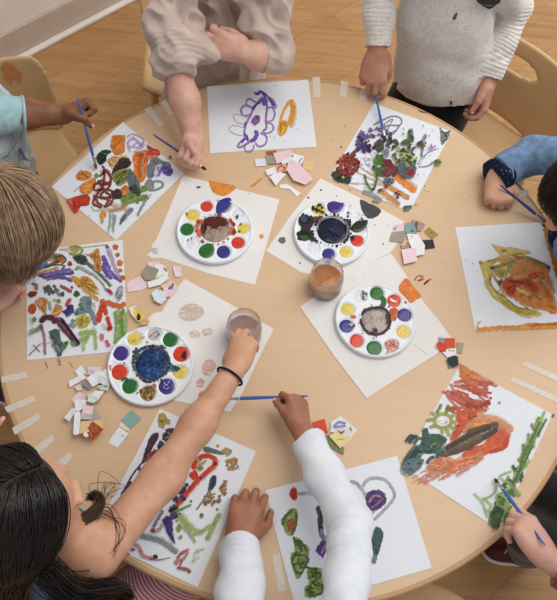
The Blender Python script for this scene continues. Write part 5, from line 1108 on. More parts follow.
def add_nails(nails, mat, root):
    V = []; F = []
    for (p, dd, up, r) in nails:
        dd = nrm(dd); up = nrm(up-dd*np.dot(up, dd)); sx = np.cross(dd, up); c = p-dd*r*.1+up*r*.62; b = len(V)
        for i in range(5):
            for j in range(5):
                x, y = (j-2)/2, (i-2)/2; V.append(c+sx*x*r*.62*math.sqrt(1-.3*y*y)+dd*y*r*.85+up*(r*.36*(1-x*x*.8)-.02*r*y*y))
        for i in range(4):
            for j in range(4): F.append((b+i*5+j, b+i*5+j+1, b+i*5+j+6, b+i*5+j+5))
    o = fixn(mesh_obj('fingernails', V, F, mat, root)); tag(o, 'small pink fingernails'); return o
class Head:
    def __init__(s, c, f, u, k=1.0):
        s.c = np.array(c, float); s.f = nrm(f); s.u = nrm(np.array(u)-s.f*np.dot(u, s.f)); s.r = np.cross(s.f, s.u); s.k = k
        s.R = np.stack([s.r, s.f, s.u], 1)
    def P(s, x, y, z): return s.c+s.R@(np.array([x, y, z])*s.k)
    def flesh(s, B, neck_to):
        k = s.k; R = s.R
        B.ell(s.P(0, -.012, .012), np.array((.070, .084, .080))*k, R, .01)
        B.ell(s.P(0, .022, -.030), np.array((.056, .056, .062))*k, R, .03)
        B.ell(s.P(0, .048, -.068), np.array((.024, .020, .018))*k, R, .026)                          # chin
        for sx in (-1, 1):
            B.ell(s.P(sx*.034, .050, -.034), np.array((.026, .022, .024))*k, R, .02)                # cheeks
            B.ell(s.P(sx*.074, -.010, -.010), np.array((.007, .017, .024))*k, R, .006)              # ears
            B.ell(s.P(sx*.079, -.006, -.008), np.array((.004, .009, .013))*k, R, .004, '-')
            B.ell(s.P(sx*.027, .079, .000), np.array((.017, .012, .011))*k, R, .010, '-')           # eye sockets
            B.ell(s.P(sx*.027, .064, -.001), np.array((.0150, .012, .0105))*k, R, .003)             # lids
            B.cone(s.P(sx*.012, .078, .017), s.P(sx*.040, .068, .017), .006*k, .005*k, .008)        # brows
            B.ell(s.P(sx*.0085, .088, -.024), np.array((.0065, .007, .006))*k, R, .005)             # nostrils
        B.cone(s.P(0, .074, .002), s.P(0, .094, -.019), .006*k, .0085*k, .010)                      # nose
        B.ell(s.P(0, .0800, -.045), np.array((.019, .008, .0045))*k, R, .004); B.ell(s.P(0, .0785, -.053), np.array((.015, .008, .005))*k, R, .004)
        B.ell(s.P(0, .0905, -.0490), np.array((.016, .006, .0009))*k, R, .002, '-')
        B.cone(s.P(0, -.022, -.050), neck_to, .036*k, .040*k, .022)
    def eyes(s, root, iris):
        for sx in (-1, 1):
            c = s.P(sx*.027, .0660, -.001); V, F = lathe([(.0001, .0103), (.003, .0099), (.006, .0084), (.009, .005), (.0103, 0), (.009, -.005), (.0001, -.0103)], 20)
            R = np.stack([s.r, s.u, s.f], 1); V = [c+R@np.array(v)*s.k for v in V]; e = fixn(mesh_obj('eye', V, F, EYE_M, root))
            V, F = lathe([(.0001, .0108), (.0024, .0106), (.0052, .0094), (.0056, .0088)], 20); V = [c+R@np.array(v)*s.k for v in V]
            mesh_obj('iris', V, F, iris, e)
EYE_M = mottled('eye_white', (226, 222, 216), .03, 10, .2); IRIS_M = mottled('brown_iris', (66, 42, 30), .1, 60, .2)
def skin_mat(name, c, c2):
    t = NT(name); f = t.noise(t.coord('Object'), 28, 4, .6); m = t.noise(t.coord('Object'), 420, 2, .5)
    t.base(t.ramp(f, [(.28, lin(c2)), (.68, lin(c))])).set(Roughness=.5, Specular_IOR_Level=.3, Subsurface_Weight=.12, Subsurface_Radius=(.01, .004, .002), Subsurface_Scale=.5)
    t.bump(m, .12, .0006); return t.m
def fabric(name, c, c2, var=30, weave=1400, rough=.85, bump=.25, flecks=None):
    t = NT(name); co = t.coord('Object'); f = t.noise(co, var, 4, .6)
    col_ = t.ramp(f, [(.3, lin(c2)), (.7, lin(c))])
    if flecks:
        fl = t.noise(t.coord('Object', (1, 1, 3.2)), flecks[1], 3, .7); col_ = t.mix(t.mapr(fl, flecks[2], flecks[2]+.07, 0, flecks[3]), col_, lin(flecks[0]))
    t.base(col_).set(Roughness=rough, Specular_IOR_Level=.15, Sheen_Weight=.25)
    t.bump(t.noise(co, weave, 2, .6), bump, .0006); return t.m
NAIL_M = mottled('nails', (222, 176, 164), .03, 30, .3)
def strands(paths, r, mat, name, root, parent=None):
    """hair: every path a thin three sided strand, all in one mesh"""
    Vs = []; Fs = []; b = 0
    for P in paths:
        P = np.asarray(P); n = len(P); T = np.gradient(P, axis=0); T /= np.linalg.norm(T, axis=1)[:, None]+1e-9
        A = np.cross(T, np.array([.3, .5, .8])); A /= np.linalg.norm(A, axis=1)[:, None]+1e-9; Bq = np.cross(T, A)
        w_ = r*np.linspace(1, .45, n)[:, None]
        Vs.append(np.stack([P+A*w_, P+(-.5*A+.866*Bq)*w_, P+(-.5*A-.866*Bq)*w_], 1).reshape(-1, 3))
        i = np.arange(n-1)
        for j in range(3):
            k = (j+1) % 3; Fs.append(np.stack([i*3+j, i*3+k, (i+1)*3+k, (i+1)*3+j], 1)+b)
        b += 3*n
    return mesh_obj(name, np.concatenate(Vs), np.concatenate(Fs), mat, root)
def parted_paths(H, n, length, seed, a0=57, a1=150, lift=(1.06, 1.16), grav=(0, 0, -1), out=.16, step=.010, curl=.003, front=78):
    rg = np.random.RandomState(seed); res = []; rad = np.array((.0735, .0875, .084))*H.k
    for i in range(n):
        w_ = rg.uniform(0, 1); al = math.radians(a0+(a1-a0)*w_); sd = 1 if rg.uniform() < .5 else -1
        c0 = v3(.03*sd, math.cos(al), math.sin(al)); c0 = nrm(c0)
        p = sd*math.radians(front+(172-front)*min(1, max(0, w_+rg.uniform(-.16, .16)))); el = -.35+rg.uniform(-.15, .1)
        E = v3(math.sin(p)*math.cos(el), math.cos(p)*math.cos(el), math.sin(el)); om = math.acos(np.clip(np.dot(c0, E), -1, 1))+1e-3
        t0 = rg.uniform(0, .6)**1.3; lf = rg.uniform(*lift); P = []; ph = rg.uniform(0, 6.3, 3)
        for t in np.arange(t0, 1.001, max(.02, step/(om*.085))):
            d = nrm((math.sin((1-t)*om)*c0+math.sin(t*om)*E)/math.sin(om)); P.append(H.c+H.R@(d*rad*(1+(lf-1)*min(1, t*2.5+.3)))+H.R@v3(0, -.014, .013)*H.k)
        if len(P) < 2: continue
        v = nrm(P[-1]-P[-2]); q = P[-1]
        for k_ in range(int(length*rg.uniform(.75, 1.1)/step)): v = nrm(v*(1-out)+np.asarray(grav)*out); q = q+v*step; P.append(q)
        P = np.array(P); j = np.arange(len(P)); P += curl*np.stack([np.sin(j*.35+ph[0]), np.sin(j*.31+ph[1]), np.sin(j*.27+ph[2])], 1)*np.linspace(.1, 1, len(P))[:, None]; res.append(P)
    return res
def v3(*a): return np.array(a, float)
def hair_mat(name, c1, c2, c3, rough=.38):
    t = NT(name); f = t.noise(t.coord('Object'), 55, 4, .7); ff = t.noise(t.coord('Object'), 12, 2, .5)
    t.base(t.ramp(t.math('ADD', t.math('MULTIPLY', f, .6), t.math('MULTIPLY', ff, .4)), [(.32, lin(c1)), (.5, lin(c2)), (.7, lin(c3))])).set(Roughness=rough, Specular_IOR_Level=.4); return t.m

# ---------------------------------------------------------------- a paint brush
FERR = mottled('brush_ferrule', (190, 192, 196), .08, 60, .25); FERR.node_tree.nodes['Principled BSDF'].inputs['Metallic'].default_value = .9
BRUSH_BLUE = mottled('blue_brush_lacquer', (64, 104, 168), .10, 40, .3)
BRUSH_NAVY = mottled('navy_brush_lacquer', (48, 70, 130), .10, 40, .3)
def brush(tip, tail, label, bristle=(60, 50, 60), mat=None, w=.0030):
    tip, tail = np.array(tip, float), np.array(tail, float); u = nrm(tail-tip); L = np.linalg.norm(tail-tip)
    root = empty('paint_brush', tip, label, 'brush', 'thin blue paint brushes')
    def seg(name, ss, rs, m, lb=None):
        V, F = tube([tip+u*x for x in ss], rs, 14); o = fixn(mesh_obj(name, V, F, m, root)); return tag(o, lb)
    seg('bristles', [0, .002, .006, .011, .0135], [w*.15, w*.7, w*1.25, w*1.1, w*.95], mottled('bristle_%d' % (id(root) % 9999), bristle, .2, 200, .8), 'bristles wet with paint')
    seg('ferrule', [.0125, .0135, .020, .0215, .030, .0315], [w*.9, w*1.02, w*1.0, w*1.12, w*1.05, w*1.0], FERR, 'silver metal ferrule')
    seg('handle', [.030, .033, .045, .06, L*.55, L*.85, L-.003, L], [w*.9, w*1.05, w*1.2, w*1.2, w*.95, w*.72, w*.55, w*.1], mat or BRUSH_BLUE)
    return root
# ================================================================ the children
def v3(*a): return np.array(a, float)
def rotz(v, deg): a = math.radians(deg); return np.array([v[0]*math.cos(a)-v[1]*math.sin(a), v[0]*math.sin(a)+v[1]*math.cos(a), v[2]])
class Kid:
    """joints of a child about 1.1 m tall; f: the way it faces; pel: pelvis; lean: how far the shoulders are ahead of the pelvis"""
    def __init__(s, pel, f, label, lean=.03, shz=.82, shw=.112, seated=False, feet=None):
        s.pel = v3(*pel); s.f = nrm((f[0], f[1], 0)); s.r = np.cross(s.f, (0, 0, 1.)); s.seated = seated
        base = feet if feet is not None else (s.pel[0], s.pel[1])
        s.root = empty('person', (base[0], base[1], 0), label, 'person'); s.base = v3(base[0], base[1], 0)
        s.shc = v3(s.pel[0], s.pel[1], shz)+s.f*lean; s.R = s.shc+s.r*shw; s.L = s.shc-s.r*shw
        s.chest = s.pel*.35+s.shc*.65+v3(0, 0, -.03); s.B = Flesh(); s.nails = []
    def torso(s, B, g=0.0, hem=None, k=.03, rp=.098, rc=.098, sr=.040):
        lo = s.pel if hem is None else hem
        B.cone(lo, s.chest, rp+g, rc+g, k, (s.f, .72), (1 if hem is not None else 0, 0))
        B.cone(s.chest, s.shc+v3(0, 0, -.035), rc+g, .072+g, k, (s.f, .72))
        B.cone(s.R*.8+s.shc*.2, s.L*.8+s.shc*.2, sr+g, sr+g, .03)
    def arm(s, B, sh, el, wr, g=0.0, upto=1.0, cut=True, r=(.037, .033, .0285, .0215), k=.018, gc=0.0):
        """g: thickness of cloth over the arm; upto: where along the forearm the sleeve ends (up to 2 = whole arm)"""
        m = el*.55+wr*.45
        if upto <= 1.0:
            e = sh+(el-sh)*upto; B.cone(sh, e, r[0]+g, r[0]+(r[1]-r[0])*upto+g+gc, k, None, (0, 1 if cut else 0)); return e
        B.cone(sh, el, r[0]+g, r[1]+g, k)
        t = upto-1; e = el+(wr-el)*t
        if t <= .45: B.cone(el, e, r[1]+g, r[1]+(r[2]-r[1])*t/.45+g+gc, k, None, (0, 1 if cut else 0))
        else:
            B.cone(el, m, r[1]+g, r[2]+g, k); q = (t-.45)/.55
            B.cone(m, e, r[2]+g, r[2]+(r[3]-r[2])*q+g+gc, k, None, (0, 1 if cut else 0))
        return e
    def body(s, mat, h=.0021, legs=False):
        V, F = s.B.mesh(h); V = smooth_v(V, F, 1, .4); N = vnorm(V, F); V = V+N*(.00025*wob(V, 160, 3)+.0004*wob(V, 60, 5))[:, None]
        o = mesh_obj('body', V, F, mat, s.root); tag(o, 'bare skin'); add_nails(s.nails, NAIL_M, s.root); return o
    def legs(s, mat, shoe_mat, sole_mat, knee=None, ank=None, lbl='trousers', name='trousers', g=0.0, toe=None, h=.0035, top=None):
        W = Flesh(); sides = (1, -1); toes = toe or s.f
        top = top or s.pel[2]+.05
        W.cone(s.pel+v3(0, 0, -.03), v3(*s.pel[:2], top), .104+g, .100+g, .03, (s.f, .76), (0, 1))
        for i, sg in enumerate(sides):
            hp = s.pel+s.r*.052*sg+v3(0, 0, -.04)
            kn = knee[i] if knee else v3(hp[0], hp[1], .27)+s.f*.012+s.r*.012*sg
            an = ank[i] if ank else v3(hp[0], hp[1], .055)+s.r*.018*sg
            W.cone(hp, kn, .066+g, .050+g, .03); W.cone(kn, an, .050+g, .042+g, .02, None, (0, 1))
            td = nrm((toes[0], toes[1], 0)); td = rotz(td, -12*sg); R_ = np.stack([td, np.cross((0, 0, 1.), td), v3(0, 0, 1)], 1)
            S_ = Flesh(); b = v3(an[0], an[1], 0)
            S_.ell(b+td*.020+v3(0, 0, .034), (.060, .029, .026), R_, .012); S_.ell(b+td*.060+v3(0, 0, .026), (.040, .031, .019), R_, .012); S_.cone(b+v3(0, 0, .03), b+v3(0, 0, .072), .031, .029, .014, None, (0, 1)); S_.plane(b+v3(0, 0, .011), (0, 0, -1), rad=.2)
            V, F = S_.mesh(.0025); sh_ = mesh_obj('shoe', V, F, shoe_mat, s.root)
            S_ = Flesh(); S_.ell(b+td*.020+v3(0, 0, .010), (.064, .032, .016), R_, .02); S_.ell(b+td*.062+v3(0, 0, .010), (.042, .0345, .015), R_, .02); S_.plane(b+v3(0, 0, .0165), (0, 0, 1), rad=.2); S_.plane(b+v3(0, 0, .0015), (0, 0, -1), rad=.2)
            V, F = S_.mesh(.0025); mesh_obj('sole', V, F, sole_mat, sh_); lacs = []
            for q in range(4):
                a = b+td*(.034+.013*q)+v3(0, 0, .062-.006*q); y = R_[:, 1]
                P = [a-y*.014+v3(0, 0, -.004), a+v3(0, 0, .001), a+y*.014+td*.006+v3(0, 0, -.004)]; lacs.append(tube(catmull(P, .004), .0018, 6))
            V, F = join(*lacs); mesh_obj('laces', V, F, sole_mat, sh_)
        return tag(cloth(W, h, name, mat, s.root, [], .0009, 4), lbl)
    def hair_cap(s, H, mat, lift=1.055, low=-.055, name='hair_cap'):
        W = Flesh(); k = H.k; R = H.R
        W.ell(H.P(0, -.014, .013), np.array((.0735, .0875, .084))*k*lift/1.03, R, .01)
        W.ell(H.P(0, -.045, -.030), np.array((.064, .052, .055))*k, R, .02)
        W.ell(H.P(0, .085, -.035), np.array((.062, .062, .078))*k, R, .012, '-'); W.ell(H.P(0, .02, -.115), np.array((.09, .10, .06))*k, R, .012, '-')
        for sx in (-1, 1): W.ell(H.P(sx*.078, .0, -.022), np.array((.014, .022, .026))*k, R, .008, '-')
        V, F = W.mesh(.0025); V = V+vnorm(V, F)*(.0016*wob(V, 120, 2)+.001*wob(V, 300, 4))[:, None]
        return mesh_obj(name, V, F, mat, s.root)
def hair_paths(H, crown, n, length, phi=(0, 360), low=lambda p: -.1, grav=v3(0, 0, -1), seed=1, lift=(1.06, 1.14), curl=.002, step=.010, out=.3, tmax=.55, back=0.0, long_front=False):
    """strands from a crown (local direction) combed outwards over the skull, then hanging"""
    rg = np.random.RandomState(seed); res = []; c0 = nrm(crown); rad = np.array((.0735, .0875, .084))*H.k
    for _ in range(n):
        p = math.radians(rg.uniform(*phi)); el = low(p)+rg.uniform(-.12, .12); E = v3(math.sin(p)*math.cos(el), math.cos(p)*math.cos(el), math.sin(el))
        om = math.acos(np.clip(np.dot(c0, E), -1, 1))+1e-3; t0 = rg.uniform(0, tmax)**.8; lf = rg.uniform(*lift)
        ts = np.arange(t0, 1.001, max(.02, step/(om*.085))); ph = rg.uniform(0, 6.3, 3); P = []
        jt = rg.uniform(-.05, .05)
        for t in ts:
            d = (math.sin((1-t)*om)*c0+math.sin(t*om)*E)/math.sin(om); d = nrm(d)
            q = H.c+H.R@(d*rad*(1+(lf-1)*min(1, (t-t0)*3+.35)))+H.R@v3(0, -.014, .013)*H.k
            P.append(q)
        if len(P) < 2: continue
        L = length*rg.uniform(.75, 1.1)*(1 if (long_front or math.cos(p) < .45) else .12); v = nrm(P[-1]-P[-2]); q = P[-1]
        for i in range(int(L/step)):
            v = nrm(v*(1-out)+np.asarray(grav)*out); q = q+v*step; P.append(q)
        P = np.array(P); i = np.arange(len(P)); P += curl*np.stack([np.sin(i*.35+ph[0])+jt*30*0, np.sin(i*.31+ph[1]), np.sin(i*.27+ph[2])], 1)*np.linspace(.2, 1, len(P))[:, None]
        res.append(P)
    return res
SHOE_GREY = mottled('shoe_canvas', (70, 70, 78), .1, 60, .8, .1); SHOE_RED = mottled('shoe_red_black', (34, 28, 30), .25, 26, .6, .1, c2=(110, 34, 34)); SOLE_W = mottled('shoe_rubber', (222, 218, 212), .05, 40, .6)
BLACK_TR = fabric('black_trousers', (30, 30, 36), (22, 22, 28)); GREY_TR = fabric('grey_trousers', (62, 60, 62), (48, 46, 50)); NAVY_TR = fabric('navy_trousers', (44, 52, 76), (34, 40, 62))
def low_std(p): c = math.cos(p); return .62 if c > .82 else (.62-(.82-c)*2.2 if c > .45 else -.28)
def simple_hair(K, H, cols, seed, n=420, length=.05, crown=(0, -.35, .95), thick=.0011):
    m = hair_mat('hair_%d' % seed, *cols); K.hair_cap(H, m); tag(strands(hair_paths(H, crown, n, length, seed=seed, low=low_std, out=.25, step=.012), thick, m, 'hair', K.root), 'hair')

# ---- oatmeal sweater, upper right
K = Kid((.335, .712, .50), (-.30, -.78), 'standing child in an oatmeal long-sleeved sweater and black trousers', .0, .83, .108)
K.shc = v3(.288, .735, .83); K.R = K.shc+K.r*.108; K.L = K.shc-K.r*.108; K.chest = K.pel*.35+K.shc*.65+v3(0, 0, -.03)
SK = skin_mat('skin_tan', (190, 140, 116), (166, 116, 94)); B = K.B
K.torso(B); H = Head(v3(.275, .70, .985), (-.30, -.78, -.35), (-.1, -.2, 1)); H.flesh(B, K.shc+v3(0, 0, .0)); H.eyes(K.root, IRIS_M)
elR, wrR = at(379, -14, .755), at(377, 52, .655); elL, wrL = at(515, 6, .70), at(487.5, 84, .565)
K.arm(B, K.R, elR, wrR, upto=2, cut=False); K.arm(B, K.L, elL, wrL, upto=2, cut=False)
kd = at(371, 92, .592)-wrR
hand(B, wrR, kd, v3(.25, .7, -.7), 1, .132, ((16, 44, 16), (26, 54, 26), (36, 60, 30), (44, 64, 34)), ((.85, .3, .6), (.9, -.1, .35)), 2, K.nails, 1.10)
hand(B, wrL, at(481, 118, .500)-wrL, v3(-.75, .1, -.15), -1, .126, ((30, 45, 30), (38, 50, 30), (44, 52, 30), (48, 54, 30)), ((.8, .5, .3), (.9, .1, .4)), 4, K.nails, 1.0)
K.body(SK)
OAT = fabric('oatmeal_knit', (230, 227, 221), (214, 210, 203), 60, 900, .9, .45, ((120, 114, 108), 150, .57, .6))
G_ = Flesh(); K.torso(G_, .012, v3(.340, .700, .492), rp=.116, rc=.098); K.arm(G_, K.R, elR, wrR, .006, 1.93, gc=.003); K.arm(G_, K.L, elL, wrL, .005, 1.92, gc=.004); G_.plane(K.shc+v3(0, 0, .044), (0, 0, 1), rad=.066)
tag(cloth(G_, .0026, 'sweater', OAT, K.root, [(elR, wrR, .0014, .019, .04), (elL, wrL, .0016, .018, .04), (K.L, elL, .0012, .022, .045), (K.pel, K.shc, .0014, .07, .13)], .0008, 2), 'oatmeal flecked knit sweater with small paint spots'); SW = K.root.children[-1]
CHAR = mottled('charcoal_print', (62, 60, 58), .15, 200, .8)
decal(SW, [(478, -2), (498, -2), (499, 3), (488, 5), (479, 3)], CHAR, 'shirt_print', K.root, 'charcoal print on the chest')
decal(SW, [(481, 4.5), (489, 6), (496, 4.5), (490, 8.5), (487, 8)], CHAR, 'shirt_print', K.root, 'charcoal print on the chest')
decal(SW, [(453, 18), (455, 13.5), (457.5, 13), (456, 18), (454, 20)], mottled('green_spot', (70, 92, 60), .1, 80, .6), 'paint_spot', K.root, 'green paint spot')
decal(SW, [(450, 101), (452, 101), (451.5, 104.5), (450, 104)], CHAR, 'paint_spot', K.root, 'dark paint spot')
fw = v3(-.045, -.085, 0)
K.legs(BLACK_TR, SHOE_GREY, SOLE_W, top=.545, knee=[K.pel+fw+K.r*.05*q+v3(0, 0, -.22) for q in (1, -1)], ank=[K.pel+fw+K.r*.06*q+v3(0, 0, -.445) for q in (1, -1)]); tag(K.root.children[-1], 'black trousers')
simple_hair(K, H, ((26, 18, 14), (44, 30, 24), (66, 46, 36)), 31)
brush(at(385.5, 141, TZ+.006), at(373, 84, .592), 'bright blue brush standing upright in the hand of the oatmeal sweater child', (60, 56, 70))

# ---- beige dress, top
K = Kid((-.262, .715, .50), (.12, -1), 'standing child in a beige dress with gathered puffy sleeves', .015, .83, .088)
SK = skin_mat('skin_fair_rose', (214, 172, 154), (196, 148, 130)); B = K.B
K.torso(B, rp=.085, rc=.074, sr=.026); H = Head(v3(-.25, .68, .985), (.12, -1, -.4), (0, -.2, 1)); H.flesh(B, K.shc); H.eyes(K.root, IRIS_M)
elR, wrR = at(177, 66, .705), at(194, 141, .603); elL, wrL = at(273, 58, .690), at(243, 52, .722)
AR = (.027, .029, .033, .0225)
K.arm(B, K.R, elR, wrR, upto=2, cut=False, r=AR); K.arm(B, K.L, elL, wrL, upto=2, cut=False, r=AR)
hand(B, wrR, at(186, 170, .592)-wrR, v3(.62, -.25, .5), 1, .116, ((72, 84, 40), (76, 86, 40), (80, 88, 40), (82, 88, 40)), ((.75, .25, .7), (.8, -.3, .7)), 3, K.nails, 1.08)
hand(B, wrL, at(222, 45, .735)-wrL, v3(-.1, .8, -.5), -1, .122, ((30, 60, 30), (30, 62, 30), (30, 62, 30), (32, 64, 30)), ((.75, .2, .8), (.8, -.1, .7)), 6, K.nails, 1.08)
K.body(SK)
BEI = fabric('beige_cotton', (200, 182, 172), (180, 161, 151), 24, 1200, .85, .2)
G_ = Flesh(); K.torso(G_, .014, v3(-.262, .715, .44), rp=.108, rc=.088)
G_.cone(v3(-.262, .715, .48), v3(-.262, .715, .34), .118, .150, .05, (K.f, .75), (0, 1))
G_.chain([K.R, K.R*.5+elR*.5+v3(-.004, -.006, .004), K.R*.12+elR*.88], (.053, .057, .055), .03); G_.cone(K.R*.12+elR*.88, elR*.86+wrR*.14, 0.050, .043, .02, None, (0, 1))
G_.chain([K.L, K.L*.5+elL*.5+v3(.012, 0, 0), K.L*.14+elL*.86], (.050, .052, .050), .03); G_.cone(elL+v3(.004, .0, .0), elL*.62+wrL*.38, .046, .042, .02, None, (0, 1)); G_.plane(K.shc+v3(0, 0, .044), (0, 0, 1), rad=.066)
pull = at(208, 52, .735); G_.chain([elR*.75+K.R*.25+v3(.02, -.02, .01), pull+v3(-.03, .01, -.005), pull], (.030, .020, .012), .035)
tag(cloth(G_, .003, 'dress', BEI, K.root, [(K.R*.7+elR*.3, elR*.86+wrR*.14, .0072, 0, .085), (K.L*.7+elL*.3, elL, .0064, 0, .08), (elL, elL*.6+wrL*.4, .0058, 0, .075), (elR*.8+K.R*.2, elR*.84+wrR*.16, .0018, .03, .08), (K.pel+v3(0, 0, .02), K.pel+v3(.06, -.05, .30), .0030, 0, .12)], .0011, 3), 'beige cotton dress with gathered sleeves')
K.legs(fabric('beige_tights', (186, 170, 158), (170, 152, 140)), SHOE_GREY, SOLE_W, lbl='pale tights', name='tights', g=-.008)
simple_hair(K, H, ((70, 48, 34), (104, 74, 52), (140, 104, 76)), 32, 420, .16)
brush(at(206.5, 170, TZ+.025), at(153, 134.5, TZ+.060), 'navy blue brush with maroon bristles in the fist of the beige dress child', (84, 24, 34), BRUSH_NAVY)

# ---- pale blue shirt, upper left
K = Kid((-.762, .305, .48), (.85, -.42), 'child in a pale blue printed shirt by the chair in the upper left corner', .02, .755, .112)
SK = skin_mat('skin_brown', (142, 94, 68), (112, 70, 50)); B = K.B; K.L = at(-34, 108, .745)
K.torso(B); H = Head(v3(-.775, .30, .93), (.85, -.42, -.4), (.2, -.1, 1)); H.flesh(B, K.shc); H.eyes(K.root, IRIS_M)
elL, wrL = at(-6, 113, .695), at(64, 114.5, .655); elR, wrR = v3(-.80, .19, .66), v3(-.67, .20, .585)
K.arm(B, K.L, elL, wrL, upto=2, cut=False, r=(.037, .034, .031, .0215)); K.arm(B, K.R, elR, wrR, upto=2, cut=False)
hand(B, wrL, at(80, 107, .658)-wrL, v3(.1, -.75, -.55), -1, .116, ((74, 88, 40), (78, 88, 44), (80, 88, 44), (82, 88, 44)), ((.62, .30, .7), (.30, -.55, .78)), 3, K.nails, 1.05)
hand(B, wrR, v3(.8, .0, -.25), v3(.1, 0, -1), 1, .112, ((20, 25, 15),)*4, nails=K.nails)
K.body(SK)
def print_shirt():
    t = NT('pale_blue_print'); co = t.coord('Object'); f = t.noise(co, 24, 3, .6)
    base_ = t.ramp(f, [(.3, lin((150, 170, 176))), (.7, lin((178, 196, 202)))])
    v = t.n('ShaderNodeTexVoronoi', feature='DISTANCE_TO_EDGE'); v.inputs['Scale'].default_value = 17; t.l(co, v.inputs['Vector'])
    wv = t.noise(co, 38, 2, .5); line = t.mapr(t.math('ADD', v.outputs['Distance'], t.mapr(wv, .3, .7, -.04, .04)), .0, .045, 1, 0)
    area_ = t.mapr(t.noise(co, 6.5, 1, .4), .30, .40, 0, 1)
    white = t.mapr(t.noise(co, 22, 1, .4), .56, .60, 0, .75)
    c = t.mix(t.math('MULTIPLY', white, area_), base_, lin((226, 228, 234))); c = t.mix(t.math('MULTIPLY', t.math('MULTIPLY', line, area_), .8, True), c, lin((62, 84, 130)))
    t.base(c).set(Roughness=.85, Specular_IOR_Level=.15, Sheen_Weight=.2); t.bump(t.noise(co, 1200, 2), .2, .0006); return t.m
PALE = fabric('pale_aqua_jersey', (166, 202, 206), (140, 180, 188), 26)
G_ = Flesh(); K.torso(G_, .014, v3(-.762, .305, .45), rp=.116, rc=.106); G_.plane(K.shc+v3(0, 0, .044), (0, 0, 1), rad=.066)
tag(cloth(G_, .003, 'shirt', print_shirt(), K.root, [(K.pel, K.shc, .0016, .06, .14)], .001, 5), 'pale blue shirt front with navy line print and white patches')
for sh_, el_, wr_, up in ((K.L, elL, wrL, 1.42), (K.R, elR, wrR, 1.5)):
    G_ = Flesh(); K.arm(G_, sh_, el_, wr_, .006, up, gc=.001)
    tag(cloth(G_, .0026, 'sleeve', PALE, K.root, [(sh_, el_*.7+wr_*.3, .0028, .024, .06)], .001, 6), 'pale aqua sleeve')
    e = el_+(wr_-el_)*(up-1); u = nrm(wr_-el_); a = np.arange(0, 6.29, .2618); n1 = nrm(np.cross(u, (0, 0, 1.))); n2 = np.cross(u, n1)
    V, F = tube([e-u*.002+(n1*math.cos(q)+n2*math.sin(q))*.0355 for q in a], .0036, 8, False); tag(mesh_obj('cuff', V, F, PALE, K.root), 'rolled pale aqua cuff')
K.legs(NAVY_TR, SHOE_GREY, SOLE_W)
simple_hair(K, H, ((18, 14, 12), (30, 22, 18), (46, 34, 28)), 33)
brush(at(96.5, 169, TZ+.005), at(77.5, 97, .705), 'light blue brush in the brown hand of the pale blue shirt child', (120, 90, 80))

# ---- denim shirt, right
K = Kid((.735, .275, .47), (-.9, -.12), 'child in a blue denim shirt bent over the orange leaf painting', .10, .76, .118)
SK = skin_mat('skin_light_warm', (208, 162, 138), (186, 138, 114)); B = K.B
K.torso(B); H = Head(at(592, 201, .81), (-.70, -.05, -.75), (-.5, 0, .8)); H.flesh(B, K.shc+v3(-.01, 0, .02)); H.eyes(K.root, IRIS_M)
K.R = at(586, 158, .70); elR, wrR = at(531, 155, .628), at(497, 176, .603); elL, wrL = v3(.60, .10, .63), at(568, 232, .585)
K.arm(B, K.R, elR, wrR, upto=2, cut=False); K.arm(B, K.L, elL, wrL, upto=2, cut=False)
hand(B, wrR, at(499, 203, .588)-wrR, v3(.15, -.1, -1), 1, .118, ((70, 88, 50), (74, 88, 50), (76, 88, 50), (78, 88, 50)), ((.75, .6, .15), (.85, -.45, .4)), 3, K.nails, 1.12)
hand(B, wrL, v3(.3, .6, -.5), v3(0, 0, -1), -1, .112, ((60, 70, 40),)*4, nails=K.nails)
K.body(SK)
def denim():
    t = NT('denim'); co = t.coord('Object'); f = t.noise(co, 45, 4, .65); wv = t.noise(t.coord('Object', (1, 1, .2)), 900, 2, .6)
    c = t.ramp(f, [(.28, lin((72, 102, 142))), (.52, lin((100, 132, 170))), (.74, lin((134, 160, 190)))]); t.base(t.mix(t.mapr(wv, .4, .6, 0, .25), c, lin((178, 196, 214)))).set(Roughness=.9, Specular_IOR_Level=.1); t.bump(wv, .3, .0006); return t.m
DEN = denim()
G_ = Flesh(); K.torso(G_, .013, v3(.735, .275, .43), rp=.115, rc=.106); K.arm(G_, K.R, elR, wrR, .010, 1.80, gc=.004); K.arm(G_, K.L, elL, wrL, .010, 1.80, gc=.004); G_.plane(K.shc+v3(0, 0, .044), (0, 0, 1), rad=.066)
tag(cloth(G_, .0026, 'shirt', DEN, K.root, [(K.R, elR, .0030, .024, .06), (elR, wrR, .0026, .017, .055), (elL, wrL, .003, .018, .05)], .001, 7), 'washed blue denim shirt')
def navy_print():
    t = NT('navy_print'); v = t.n('ShaderNodeTexVoronoi'); v.inputs['Scale'].default_value = 110; t.l(t.coord('Object'), v.inputs['Vector'])
    t.base(t.ramp(v.outputs['Distance'], [(.12, lin((120, 140, 164))), (.22, lin((30, 42, 66))), (.8, lin((24, 34, 56)))])).set(Roughness=.85, Specular_IOR_Level=.15); return t.m
NPR = navy_print()
for el_, wr_ in ((elR, wrR), (elL, wrL)):
    G_ = Flesh(); u = nrm(wr_-el_); e = el_+(wr_-el_)*.80
    G_.cone(e-u*.010, e+u*.020, .0385, .0425, .004, None, (1, 1)); G_.cone(e+u*.006, e+u*.024, .042, .0435, .005, None, (1, 1))
    tag(cloth(G_, .002, 'cuff', NPR, K.root, [(e-u*.02, e+u*.03, .003, .02, .06)], .0018, 8), 'turned back cuff in dark navy print')
K.legs(NAVY_TR, SHOE_GREY, SOLE_W)
hm = hair_mat('hair_dark_brown', (26, 18, 13), (44, 30, 21), (68, 48, 34), .5); K.hair_cap(H, hm, 1.09)
